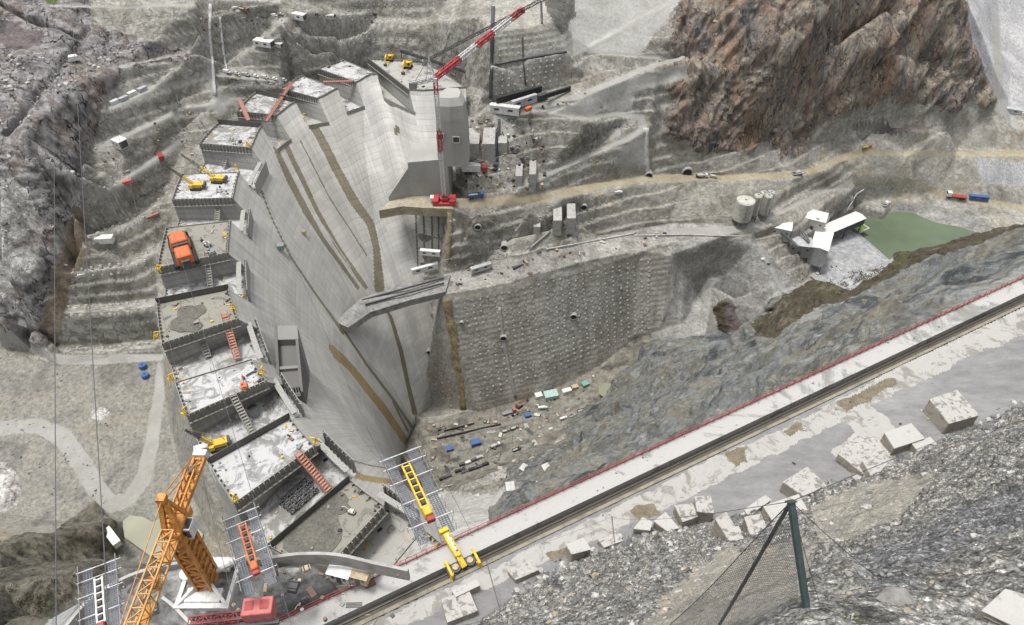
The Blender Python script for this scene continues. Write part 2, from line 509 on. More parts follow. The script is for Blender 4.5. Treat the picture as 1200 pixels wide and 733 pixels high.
# dam foot band (under the dam)
for t_, z_, o_ in [(0, 206, 8), (1, 204, 8), (2, 202, 8), (3, 200, 9), (4, 198, 9), (5, 196, 9), (6, 193, 9), (7, 190, 9), (8, 186, 9), (9, 182, 8), (10, 176, 8), (11, 168, 8), (12, 158, 8), (13, 146, 8), (14, 132, 8), (15, 118, 8),
                    (16, 106, 9), (17, 102, 10), (18, 100, 10), (19, 100, 10), (20, 108, 10), (21, 130, 10), (22, 170, 10)]:
    a_, b_ = Uc(t_), Dc(t_)
    n_ = (a_ - b_) / np.linalg.norm(a_ - b_)
    LN.append([Vector((*(a_ + n_ * o_), z_))])
    if t_ < 22: LN.append([Vector((*(a_ - n_ * 10), min(z_, 150)))])
for t_ in (2, 3, 4):
    LN.append([Vector((*face(t_, 205)[:2], 190))])
for t_ in [5, 7, 9, 11, 13, 15, 17, 19, 21, 22.6]:
    for z_ in (205, 160, 120, 85, 55):
        p_ = face(t_, z_)
        LN.append([Vector((p_.x, p_.y, z_ - 14 if z_ > 60 else 36))])
LN.append([Vector((*face(t_, z_)[:2], z_)) for t_, z_ in ((-.2, 205), (0, 198.1), (.26, 177.2), (.66, 155.3), (1.19, 131.5), (1.65, 108.6), (4.48, 64.8), (8.4, 45))])
LN.append([Vector((*face(t_, z_)[:2], z_ - 12)) for t_, z_ in ((1.6, 205), (1.8, 190), (2.2, 170), (2.8, 150), (3.4, 125), (4.2, 100), (6.2, 64))])
# far bank, below the dam crest; foot of the anchored wall
ln((494, 492, 44), (560, 483, 44), (640, 461, 46), (700, 431, 51), (740, 400, 60), (775, 387, 70))
ln((519, 346, 131), (560, 339, 131), (600, 331, 131), (640, 320, 131), (700, 304, 131), (750, 294, 128), (785, 288, 126))
ln((520, 322, 132), (560, 312, 132), (600, 303, 132), (640, 293, 132), (700, 277, 132), (740, 270, 132), (785, 262, 133))
# mid terraces between the wall top and the yellow road
ln((545, 285, 150), (600, 280, 149), (650, 268, 148), (665, 262, 147), back=4)
# yellow road
ln((527, 244, 172), (560, 245, 172), (620, 241, 169), (660, 234, 163), (700, 227, 157), (760, 216, 155), (800, 214, 150), (850, 216, 146), (930, 210, 139),
   (960, 202, 135), (985, 190, 131), (1010, 184, 129), (1060, 186, 125), (1120, 184, 121), (1200, 185, 118), (1340, 185, 114))
ln((529, 232, 172), (560, 232, 172), (600, 230, 171), (640, 224, 167), (700, 214, 158), (760, 205, 156), (800, 204, 150), (850, 206, 147), (930, 200, 140),
   (985, 180, 132), (1010, 174, 130), (1060, 177, 126), (1120, 175, 122), (1200, 176, 119), (1340, 176, 115))
# switchback
ln((610, 222, 174), (640, 208, 175), (690, 186, 175), (735, 168, 183), (756, 154, 187), (762, 142, 190), (752, 133, 194), (722, 131, 197), (690, 138, 200), (640, 137, 203), (600, 136, 207), (560, 137, 208))
ln((606, 214, 175), (640, 201, 176), (690, 178, 178), (730, 161, 185), (746, 152, 187))
ln((735, 140, 193), (690, 146, 198))
# upper road
ln((575, 130, 210), (620, 128, 209), (640, 127, 209), (680, 118, 211), (700, 108, 213), (740, 92, 216), (770, 82, 219), (802, 77, 220))
ln((575, 122, 211), (640, 118, 211), (680, 109, 213), (700, 99, 214.5), (740, 83, 217), (770, 73, 220), (800, 67, 222))
ln((690, 63, 227), (745, 68, 223), (772, 71, 221))
ln((690, 57, 229), (740, 30, 238), (797, 0, 250), (840, -30, 256), back=5)
ln((575, 108, 214), (620, 110, 213), (660, 102, 213), (690, 94, 217))
ln((575, 78, 234), (620, 70, 234), (665, 62, 234), back=2)
ln((578, 38, 250), (620, 33, 250), (650, 26, 250), back=2)
ln((553, 100, 214), (556, 60, 232), (562, 20, 250))
ln((-140, -80, 290), (0, -80, 290), (200, -80, 290), (440, -80, 282), (700, -80, 280), (850, -80, 276))
ln((440, -10, 252), (540, -10, 252))
ln((575, -5, 256), (600, -5, 256), (660, 5, 250))
# red cliff
ln((774, 142, 186), (802, 176, 165), (860, 179, 158), (910, 150, 160), (980, 126, 158), (1060, 121, 155), (1170, 116, 150))
ln((800, 80, 212), (850, 85, 208), (900, 80, 212), (960, 70, 205), (1040, 60, 205), (1110, 60, 195))
ln((830, 20, 240), (900, 25, 240), (960, 20, 238), (1040, 10, 234), (1120, 10, 224))
ln((860, -30, 262), (900, -30, 264), (980, -40, 262), (1060, -30, 250), (1130, -4, 232), (1150, 40, 202), (1168, 90, 166))
lw((330, 700, 240), (400, 640, 180), (440, 620, 150))
ln((1170, -20, 178), (1300, -20, 190))
ln((1172, 60, 150), (1190, 60, 150), (1300, 60, 155))
ln((1182, 118, 140), (1200, 120, 141), (1300, 120, 145))
ln((1185, 150, 133), (1200, 155, 132), (1300, 150, 130))
ln((1000, 155, 146), (1050, 152, 144), (1110, 152, 142), back=4)
# right lower bank
ln((785, 280, 128), (850, 277, 129), (880, 268, 128), (930, 262, 124), (965, 240, 119), (1000, 220, 112), (1030, 217, 106))
ln((790, 262, 133), (850, 262, 131), (872, 258, 130), (900, 248, 130), (940, 225, 127), (1000, 206, 118), (1040, 208, 112), (1100, 224, 98), (1200, 240, 94), (1340, 257, 93))
ln((1000, 228, 102), (1045, 230, 94), (1100, 236, 92), (1150, 243, 91.5), (1200, 250, 91), (1340, 268, 91))
WATER = 85.0
ln((996, 243, 92), (1003, 242, 92), (1035, 249, 91), (1046, 237, 90.5), (1093, 243, 90), (1157, 258, 90), (1165, 262, 90), (1200, 264, 90), (1340, 282, 90))
ln((992, 256, 80), (1034, 264, 80), (1054, 257, 80), (1098, 275, 80), (1160, 291, 80), (1200, 292, 80), (1340, 312, 80))
ln((998, 266, 80), (1050, 308, 80), (1100, 325, 80), (1200, 340, 80), (1340, 350, 80))
ln((986, 258, 90), (1042, 306, 88), (1080, 330, 88), (1200, 350, 88), (1340, 362, 88))
ln((960, 262, 112), (930, 285, 112), (900, 290, 114), (885, 282, 118))
ln((975, 268, 92), (945, 330, 91), (960, 345, 90))
# spoil heap and gorge
ln((785, 300, 122), (850, 283, 125), (880, 288, 120), (905, 340, 98), (920, 360, 90))
ln((800, 320, 105), (830, 325, 95), (850, 322, 96), (880, 345, 92), (900, 365, 84))
ln((818, 345, 82), (825, 395, 72), (845, 398, 62), (860, 395, 62), (880, 385, 74))
ln((835, 335, 92), (862, 350, 88), (890, 372, 80))
LN.append([W(850, 362, 72)])
ln((790, 340, 96), (800, 380, 74))
# pit floor
ln((470, 530, 42), (500, 560, 44), (530, 566, 50), (580, 548, 48), (620, 528, 46), (660, 510, 47), (700, 476, 50), (730, 440, 58), (760, 405, 68), (800, 398, 74), (850, 402, 80))
# near bank below the runway
ln((520, 590, 96), (560, 575, 92), (600, 555, 72), (650, 530, 66), (700, 505, 78), (760, 440, 92), (800, 420, 105), (860, 406, 110))
ln((500, 622, 176), (545, 618, 176), (590, 600, 160), (640, 575, 140), (700, 545, 150), (780, 470, 170), (850, 430, 175), (885, 398, 200))
ln((640, 590, 190), (720, 548, 210), (800, 495, 225), (870, 455, 245), (930, 400, 248), (1000, 372, 262), (1100, 335, 275), (1200, 300, 290), (1340, 262, 300))
ln((885, 392, 205), (905, 370, 228), (950, 340, 242), (1000, 318, 250), (1050, 303, 256), (1100, 297, 258), (1150, 285, 264), (1200, 270, 268), (1340, 235, 275))
for a in [(905, 370, 228), (950, 340, 242), (1000, 318, 250), (1050, 303, 256), (1100, 297, 258), (1150, 285, 264), (1200, 270, 268), (1340, 235, 275)]:
    p = W(*a)
    LN.append([Vector((p.x * 1.08, p.y + 28, p.z - 48))])
    LN.append([Vector((p.x * 1.2, p.y + 75, max(100, p.z - 105)))])
# runway line (outer edge), the ground falls away from it
RA, RB = W(500, 648, 340), W(1200, 325, 340)
RDIR = (RB - RA).normalized()
RN = Vector((-RDIR.y, RDIR.x, 0))            # towards the valley
def run(t, n, z=340.0):
    """t metres along the runway from its end by the crane, n metres towards the valley"""
    p = RA + RDIR * t + RN * n
    return Vector((p.x, p.y, z))
tb([run(-45, 0.9, 334), run(0, 0.9, 334), run(60, 0.9, 334), run(122, 0.9, 334), run(190, 0.9, 334)])
tb([run(-12, 3.0, 318), run(0, 3.5, 316), run(30, 4, 318), run(60, 4.5, 322), run(90, 6, 325), run(122, 8, 328), run(190, 8, 328)])
tb([run(-60, -14, 338), run(0, -14, 338), run(122, -14, 338), run(190, -14, 338)])

tb([(-900, 900, 300), (0, 900, 330), (900, 900, 240)])
tb([(-900, 20, 200), (-900, 300, 200)])
tb([(-60, -5, 338), (200, -5, 338), (900, 20, 200), (900, 300, 180)])

verts, edges, zs = [], [], []
for L_ in LN:
    k0 = len(verts)
    for p in L_:
        verts.append(Vector((p.x, p.y))); zs.append(p.z)
    for i in range(len(L_) - 1):
        edges.append((k0 + i, k0 + i + 1))
ov, oe, of, ovi, oei, ofi = delaunay_2d_cdt(verts, edges, [], 0, 1e-4)
TV = np.array([[v.x, v.y] for v in ov])
TZ = np.array([np.mean([zs[i] for i in ids]) if len(ids) else np.nan for ids in ovi])
for k in np.where(np.isnan(TZ))[0]:                  # crossings of break lines
    d = np.hypot(TV[:, 0] - TV[k, 0], TV[:, 1] - TV[k, 1]); d[np.isnan(TZ)] = 1e9
    n3 = np.argsort(d)[:3]
    TZ[k] = np.sum(TZ[n3] / d[n3]) / np.sum(1 / d[n3])
print('break-line crossings:', len(ov) - len(verts))

FINE = 1.0
def rows(a, b, st): return list(np.arange(a, b, st / FINE))
GY = np.array(rows(18, 60, .5) + rows(60, 290, .8) + rows(290, 480, .36) + rows(480, 620, .8) + rows(620, 900, 3))
GU = np.linspace(-.86, .86, int(1050 * FINE))
KY = 150.0
YY, UU = np.meshgrid(GY, GU, indexing='ij')
XX = UU * (KY + YY)
ZZ = np.full(XX.shape, np.nan)
for f in of:
    a, b, c = f[0], f[1], f[2]
    p = TV[[a, b, c]]; z = TZ[[a, b, c]]
    u = p[:, 0] / (KY + p[:, 1])
    # u is not linear along edges; bound generously by the corners of the box
    ymin, ymax = p[:, 1].min(), p[:, 1].max()
    xs = p[:, 0]
    us = [x / (KY + y) for x in (xs.min(), xs.max()) for y in (max(ymin, -100), ymax)]
    r0, r1 = np.searchsorted(GY, ymin), np.searchsorted(GY, ymax, 'right')
    c0, c1 = np.searchsorted(GU, min(us)), np.searchsorted(GU, max(us), 'right')
    if r0 >= r1 or c0 >= c1: continue
    x, y = XX[r0:r1, c0:c1], YY[r0:r1, c0:c1]
    det = (p[1, 1] - p[2, 1]) * (p[0, 0] - p[2, 0]) + (p[2, 0] - p[1, 0]) * (p[0, 1] - p[2, 1])
    if abs(det) < 1e-9: continue
    l0 = ((p[1, 1] - p[2, 1]) * (x - p[2, 0]) + (p[2, 0] - p[1, 0]) * (y - p[2, 1])) / det
    l1 = ((p[2, 1] - p[0, 1]) * (x - p[2, 0]) + (p[0, 0] - p[2, 0]) * (y - p[2, 1])) / det
    l2 = 1 - l0 - l1
    ok = (l0 > -1e-6) & (l1 > -1e-6) & (l2 > -1e-6)
    ZZ[r0:r1, c0:c1][ok] = (l0 * z[0] + l1 * z[1] + l2 * z[2])[ok]
bad = np.isnan(ZZ)
print('holes in the ground:', int(bad.sum()))
ZZ[bad] = 150.0
def blur(A, k):
    for _ in range(k):
        B = A.copy()
        B[1:-1] = (A[:-2] + 2 * A[1:-1] + A[2:]) / 4
        A = B.copy()
        A[:, 1:-1] = (B[:, :-2] + 2 * B[:, 1:-1] + B[:, 2:]) / 4
    return A
ZZ = blur(ZZ, 1)

def ground_z(X, Y):
    u = X / (KY + Y)
    j = np.clip(np.searchsorted(GU, u) - 1, 0, len(GU) - 2); i = np.clip(np.searchsorted(GY, Y) - 1, 0, len(GY) - 2)
    a = (Y - GY[i]) / (GY[i + 1] - GY[i]); b = (u - GU[j]) / (GU[j + 1] - GU[j])
    a, b = min(max(a, 0), 1), min(max(b, 0), 1)
    z = (PG[i, j, 2] * (1 - a) + PG[i + 1, j, 2] * a) * (1 - b) + (PG[i, j + 1, 2] * (1 - a) + PG[i + 1, j + 1, 2] * a) * b
    return float(z)
def G(px, py, lo=40, ymin=0):
    """the place on the ground sighted at a bearing"""
    u = (px - 600) / F_PX; v = (366.5 - py) / F_PX
    d = np.array([u, CP_ + v * SP, -SP + v * CP_])
    t = lo
    prev = t
    while t < 1200:
        p = d * t
        if p[1] > ymin and CAM_Z + p[2] < ground_z(p[0], p[1]):
            a, b = prev, t
            for _ in range(14):
                m = (a + b) / 2; q = d * m
                if CAM_Z + q[2] < ground_z(q[0], q[1]): b = m
                else: a = m
            q = d * b
            return Vector((q[0], q[1], CAM_Z + q[2]))
        prev = t
        t += 1.2
    return Vector((d[0] * 500, d[1] * 500, 100))

# --- kinds of surface, mapped over the survey
PX, PY = sight(XX, YY, ZZ)
def inside(poly, X, Y):
    m = np.zeros(X.shape, bool)
    n = len(poly)
    x0, x1 = min(p[0] for p in poly), max(p[0] for p in poly)
    y0, y1 = min(p[1] for p in poly), max(p[1] for p in poly)
    sel = (X >= x0) & (X <= x1) & (Y >= y0) & (Y <= y1)
    x, y = X[sel], Y[sel]
    r = np.zeros(x.shape, bool)
    for i in range(n):
        ax, ay = poly[i]; bx, by = poly[(i + 1) % n]
        if ay == by: continue
        c = ((ay > y) != (by > y)) & (x < (bx - ax) * (y - ay) / (by - ay) + ax)
        r ^= c
    m[sel] = r
    return m
def near_line(pl, w, X, Y):
    m = np.zeros(X.shape, bool)
    for i in range(len(pl) - 1):
        ax, ay = pl[i][:2]; bx, by = pl[i + 1][:2]
        wa = pl[i][2] if len(pl[i]) > 2 else w
        wb = pl[i + 1][2] if len(pl[i + 1]) > 2 else w
        wm = max(wa, wb)
        sel = (X >= min(ax, bx) - wm) & (X <= max(ax, bx) + wm) & (Y >= min(ay, by) - wm) & (Y <= max(ay, by) + wm)
        x, y = X[sel], Y[sel]
        L2 = (bx - ax) ** 2 + (by - ay) ** 2 + 1e-9
        t = np.clip(((x - ax) * (bx - ax) + (y - ay) * (by - ay)) / L2, 0, 1)
        d = np.hypot(x - ax - t * (bx - ax), y - ay - t * (by - ay))
        m[sel] |= d < (wa + (wb - wa) * t) / 2
    return m
Q = np.stack([XX, YY, ZZ], -1).reshape(-1, 3)
j1 = fbm(Q * .06, 4, 3).reshape(XX.shape); j2 = fbm(Q * .06, 4, 77).reshape(XX.shape)
JX, JY = PX + j1 * 9, PY + j2 * 9
KX, KYY = PX + j1 * 2.5, PY + j2 * 2.5
KIND = ['shotcrete', 'fractured_rock', 'pale_rock', 'brown_gully', 'red_cliff', 'scree', 'blue_rock', 'ridge_scrub', 'pit_floor', 'river_gravel', 'scrub_knoll',
        'terrace', 'anchored', 'concrete', 'road', 'dirt_road', 'spoil', 'bank_earth', 'mud', 'dark_rock', 'dirt_flat', 'quay', 'apron', 'turf', 'dark_stain']
KID = {k: i for i, k in enumerate(KIND)}
R = np.zeros(XX.shape, np.uint8)
FAR = YY > 150
def region(kind, poly, soft=True, cond=None):
    m = inside(poly, JX if soft else KX, JY if soft else KYY)
    if cond is not None: m &= cond
    R[m] = KID[kind]
def road(kind, pl, w, cond=None):
    m = near_line(pl, w, KX, KYY)
    if cond is not None: m &= cond
    R[m] = KID[kind]
region('bank_earth', [(760, 130), (1500, 100), (1500, 300), (1150, 300), (1000, 240), (900, 300), (780, 292), (700, 300), (690, 180)])
region('spoil', [(785, 285), (880, 280), (960, 360), (860, 405), (780, 390)])
region('fractured_rock', [(-400, -120), (60, -120), (110, 30), (150, 40), (240, 70), (150, 80), (120, 125), (100, 190), (102, 270), (85, 330), (74, 400), (40, 402), (-400, 400)])
region('dark_rock', [(-20, 20), (50, 40), (52, 50), (20, 60), (-20, 40)])
region('pale_rock', [(-400, 190), (10, 200), (35, 225), (50, 270), (42, 300), (20, 345), (-5, 350), (-400, 350)])
region('brown_gully', [(60, 330), (85, 250), (100, 235), (102, 285), (82, 335), (72, 400), (52, 398)])
JX, JY = PX + j1 * 26, PY + j2 * 22
region('red_cliff', [(770, 150), (782, 60), (800, 0), (830, -140), (1300, -140), (1140, 10), (1175, 110), (1150, 130), (1080, 122), (1000, 118), (960, 150), (930, 178), (850, 178), (800, 174)], cond=YY < 600)
JX, JY = PX + j1 * 9, PY + j2 * 9
R[(YY > 555) & (PX > 1120) & (PY < 150)] = KID['scree']
region('concrete', [(655, 20), (700, -60), (800, -60), (797, 2), (745, 70), (690, 58), (660, 70)], False)
region('river_gravel', [(-400, 395), (70, 425), (195, 412), (330, 660), (120, 640), (-400, 660)])
region('scrub_knoll', [(-400, 640), (-10, 640), (60, 625), (110, 590), (160, 625), (120, 672), (60, 760), (-400, 900)])
R[(ZZ > 325) & (YY < 150)] = KID['terrace']
NEARB = (YY < 395) & (PX > 560)
region('blue_rock', [(560, 640), (600, 545), (660, 515), (700, 475), (760, 405), (870, 402), (900, 350), (1000, 310), (1500, 200), (1500, 500), (600, 760)], cond=NEARB)
region('ridge_scrub', [(885, 405), (900, 365), (940, 335), (1000, 308), (1140, 280), (1200, 262), (1500, 200), (1500, 265), (1185, 296), (1100, 312), (1040, 335), (965, 372), (915, 402)], cond=NEARB)
region('pit_floor', [(465, 500), (560, 480), (640, 458), (700, 430), (740, 395), (780, 385), (765, 405), (720, 455), (700, 478), (640, 522), (590, 548), (540, 572), (500, 580), (460, 540)])
for pl_r in ([(500, 515), (580, 500), (640, 485), (690, 462)], [(530, 535), (600, 515), (650, 500), (700, 480)], [(505, 545), (560, 545), (620, 522)]):
    road('mud', pl_r, 5)
region('spoil', [(770, 382), (800, 330), (820, 330), (830, 400), (765, 408)])
region('anchored', [(486, 495), (500, 430), (512, 350), (560, 342), (640, 323), (700, 307), (770, 293), (790, 300), (788, 345), (772, 384), (740, 396), (700, 429), (640, 458), (560, 481)], False)
region('anchored', [(572, 118), (575, 5), (640, -10), (668, 20), (672, 60), (668, 98), (620, 106)], False)
region('dark_stain', [(640, -20), (676, -20), (676, 25), (655, 40), (640, 20)])
region('dirt_flat', [(512, 322), (640, 293), (740, 270), (785, 262), (870, 262), (880, 275), (785, 285), (700, 303), (640, 319), (512, 346)], False)
region('concrete', [(575, 130), (640, 129), (680, 119), (740, 92), (802, 77), (803, 92), (745, 108), (705, 118), (700, 130), (690, 137), (600, 135), (600, 165), (582, 165)], False)
region('concrete', [(714, 182), (758, 156), (760, 190), (748, 196), (714, 192)], False)
region('concrete', [(705, 115), (745, 103), (738, 130), (705, 128)], False)
region('quay', [(948, 330), (985, 262), (996, 256), (1044, 303), (1046, 308), (1000, 345)], False)
region('apron', [(478, 600), (520, 575), (560, 580), (610, 582), (615, 592), (590, 602), (560, 640), (520, 650), (490, 640)], False, YY < 260)
region('scree', [(1145, 190), (1200, 185), (1230, 215), (1150, 222)])
region('turf', [(50, -10), (80, -12), (66, 8), (54, 8)])
region('pale_rock', [(108, 483), (122, 478), (130, 488), (118, 496), (107, 492)], False)
region('pale_rock', [(-60, 545), (12, 548), (28, 575), (24, 590), (0, 605), (-60, 610)])
region('mud', [(135, 600), (160, 590), (235, 605), (250, 660), (140, 670)])
road('road', [(-100, 402, 8), (0, 402, 9), (35, 408, 10), (70, 422, 11), (120, 423, 11), (190, 418, 9)], 9)
road('road', [(-150, 508, 16), (0, 502, 17), (45, 500, 18), (75, 515, 24), (97, 545, 24), (112, 575, 24), (130, 592, 20), (150, 586, 17), (168, 560, 18), (178, 520, 16), (186, 470, 14), (188, 430, 10)], 20)
road('road', [(60, 10, 4), (100, 10, 3), (230, 7, 3)], 3)
road('road', [(128, 128, 5), (175, 107, 5), (250, 87, 6), (330, 96, 6)], 5)
road('road', [(112, 172, 9), (150, 160, 5), (200, 136, 6), (262, 120, 9), (285, 120, 6)], 5)
road('road', [(100, 226, 10), (135, 221, 8), (170, 195, 8), (215, 165, 7)], 5)
road('road', [(232, 32, 4), (330, 23, 4), (440, 25, 4)], 5)
for pl_r in ([(98, 286), (150, 262), (188, 238)], [(85, 320), (150, 312), (186, 293)], [(76, 366), (130, 364), (182, 358)], [(66, 412), (130, 411), (186, 406)], [(140, 80), (230, 60), (300, 56), (385, 59)]):
    road('dirt_flat', pl_r, 3.5)
for pl_r in ([(104, 36), (92, 58), (70, 82), (58, 98), (44, 112), (28, 138), (8, 160)], [(104, 160), (98, 185), (92, 212)], [(0, 8), (30, 22), (60, 34), (90, 45)], [(40, 170), (52, 200), (60, 225)], [(-10, 95), (20, 105), (40, 112)]):
    road('dark_rock', pl_r, 3)
region('dark_rock', [(838, 352), (850, 345), (862, 362), (868, 385), (862, 400), (846, 398), (842, 378)])  # dark tone painted into the ground as the gorge hollow
region('ridge_scrub', [(832, 360), (846, 350), (852, 372), (846, 392), (836, 380)])
road('road', [(246, -5, 7), (245, 60, 8), (252, 118, 12), (258, 128, 12)], 8)
road('dirt_road', [(470, 238, 12), (560, 238, 12), (620, 234, 12), (660, 227, 10), (700, 219, 9), (760, 209, 8), (850, 209, 8), (930, 205, 8), (960, 198, 8), (985, 186, 9), (1010, 179, 8), (1060, 181, 6), (1200, 180, 6), (1400, 180, 6)], 9)
road('road', [(608, 220, 6), (640, 206, 5), (690, 182, 5), (733, 164, 6), (752, 150, 9), (750, 138, 8), (722, 133, 5), (690, 139, 5), (640, 134, 4), (600, 133, 4)], 5)
road('road', [(600, 128, 5), (640, 123, 6), (680, 113, 7), (700, 104, 6), (740, 88, 6), (770, 78, 5), (800, 70, 7)], 5)
road('road', [(690, 60, 5), (745, 66, 4), (790, 71, 5)], 4)
road('road', [(690, 58, 4), (740, 30, 5), (797, -1, 6), (830, -30, 6)], 5)
road('road', [(785, 272, 5), (850, 270, 10), (880, 268, 6), (940, 236, 4), (1000, 212, 4), (1040, 212, 4)], 5)
road('dirt_road', [(1000, 209, 4), (1040, 211, 5), (1100, 229, 6), (1200, 245, 6), (1400, 262, 6)], 5)
road('road', [(885, 284, 3), (905, 322, 4), (925, 352, 4)], 4)
road('road', [(905, 372, 4), (875, 350, 4), (850, 330, 3), (832, 326, 4), (824, 338, 5), (833, 372, 7), (838, 400, 8)], 4)
road('road', [(1165, 20, 8), (1168, 60, 10), (1172, 125, 10), (1190, 150, 8)], 8, YY > 480)
road('pit_floor', [(765, 408, 3), (740, 402, 5), (720, 425, 6), (700, 445, 10)], 6)
region('spoil', [(1046, 238), (1093, 243), (1160, 258), (1160, 282), (1098, 270), (1052, 252)], False)
region('dark_rock', [(998, 150), (1040, 147), (1095, 149), (1080, 154), (1030, 156), (1000, 155)])

# relief by kind of surface
AMP = {'shotcrete': .55, 'fractured_rock': 5.5, 'pale_rock': 2.5, 'brown_gully': 3, 'red_cliff': 4.5, 'scree': 1.0, 'blue_rock': 3.0, 'ridge_scrub': 6.5, 'pit_floor': .5, 'river_gravel': .9,
       'scrub_knoll': 5, 'terrace': .25, 'anchored': .25, 'concrete': .05, 'road': .08, 'dirt_road': .15, 'spoil': 1.6, 'bank_earth': 1.3, 'mud': .25, 'dark_rock': 3, 'dirt_flat': .4,
       'quay': .05, 'apron': .3, 'turf': .5, 'dark_stain': 2.5}
amp = np.array([AMP[k] for k in KIND])[R]
amp = blur(amp, 6)
Pxyz = np.stack([XX, YY, ZZ], -1)
gu = np.gradient(Pxyz, axis=1); gv = np.gradient(Pxyz, axis=0)
NRM = np.cross(gu, gv)
NRM /= np.linalg.norm(NRM, axis=-1, keepdims=True) + 1e-9
NRM = np.stack([blur(NRM[..., k], 8) for k in range(3)], -1)
big = fbm(Q * .028, 6, 5, .55, ridged=True).reshape(XX.shape)
Qs = Q.copy(); Qs[:, 0] = Q[:, 0] * .35 + Q[:, 2] * .25; Qs[:, 1] = Q[:, 1] * .6
str_ = fbm(Qs * .16, 5, 21, .6, ridged=True).reshape(XX.shape)
small = fbm(Q * .33, 4, 9, .6).reshape(XX.shape)
dg = np.stack([(XX * .8 - ZZ * .6).ravel() * .06, (XX * .6 + ZZ * .8).ravel() * .014, YY.ravel() * .03], -1)
diag = fbm(dg, 5, 61, .55, ridged=True).reshape(XX.shape)
cliffy = blur((R == KID['red_cliff']).astype(float), 8)
bluey = blur((R == KID['blue_rock']).astype(float), 8)
fold = fbm(np.stack([(XX * .5 + YY * .86).ravel() * .05, (XX * .86 - YY * .5).ravel() * .014, ZZ.ravel() * .03], -1), 5, 71, .5, ridged=True).reshape(XX.shape)
crack = near_line([(104, 36), (92, 58), (70, 82), (58, 98), (44, 112), (28, 138), (8, 160)], 5, PX, PY) | near_line([(104, 160), (98, 185), (92, 212)], 5, PX, PY) | near_line([(0, 8), (30, 22), (60, 34), (90, 45)], 4, PX, PY)
D = amp * (big * .55 + str_ * .38 + small * .22)
D *= np.clip((YY - 30) / 20, 0.1, 1)
stepm = blur(((R == KID['shotcrete']) | (R == KID['bank_earth'])).astype(float) * (YY > 200) * (PX < 1000), 4)
wob = fbm(Q * .02, 3, 91).reshape(XX.shape) * .5
sw = (ZZ / 7.5 + wob) % 1.0
ancm = blur((R == KID['anchored']).astype(float), 4)
sw2 = (ZZ / 3.6 + wob * .3) % 1.0
D += stepm * (sw - .5) * 2.3 + ancm * (sw2 - .5) * .55
D += cliffy * diag * 8 + bluey * fold * 7.5 + bluey * np.abs(small) * 1.2 - blur(crack.astype(float), 3) * 5
_sd = (XX - RA.x) * RN.x + (YY - RA.y) * RN.y
D *= np.clip((_sd - 2) / 12, 0.0, 1) + (XX < RA.x - 5) * (1 - np.clip((_sd - 2) / 12, 0.0, 1))
PG = Pxyz + NRM * D[..., None]

# how deep inside its own kind of ground a place lies, and the mean tone round it
MEAN = {'shotcrete': (.29, .28, .25), 'fractured_rock': (.27, .26, .255), 'pale_rock': (.45, .43, .4), 'brown_gully': (.2, .165, .12), 'red_cliff': (.24, .215, .18), 'scree': (.34, .34, .345), 'blue_rock': (.19, .195, .19),
        'ridge_scrub': (.1, .085, .065), 'pit_floor': (.17, .16, .14), 'river_gravel': (.24, .235, .21), 'scrub_knoll': (.13, .125, .105), 'terrace': (.28, .28, .275), 'anchored': (.33, .32, .295), 'concrete': (.38, .375, .35),
        'road': (.29, .285, .265), 'dirt_road': (.33, .29, .21), 'spoil': (.28, .275, .255), 'bank_earth': (.28, .27, .235), 'mud': (.24, .24, .21), 'dark_rock': (.15, .14, .14), 'dirt_flat': (.3, .29, .265), 'quay': (.38, .38, .385),
        'apron': (.42, .41, .39), 'turf': (.1, .13, .05), 'dark_stain': (.12, .115, .1)}
TONE = np.array([MEAN[k] for k in KIND])[R]
AROUND = np.stack([blur(TONE[..., k], 6) for k in range(3)], -1)
CORE = np.zeros(R.shape)
for i in range(len(KIND)):
    m = R == i
    if m.any(): CORE[m] = blur(m.astype(float), 3)[m]
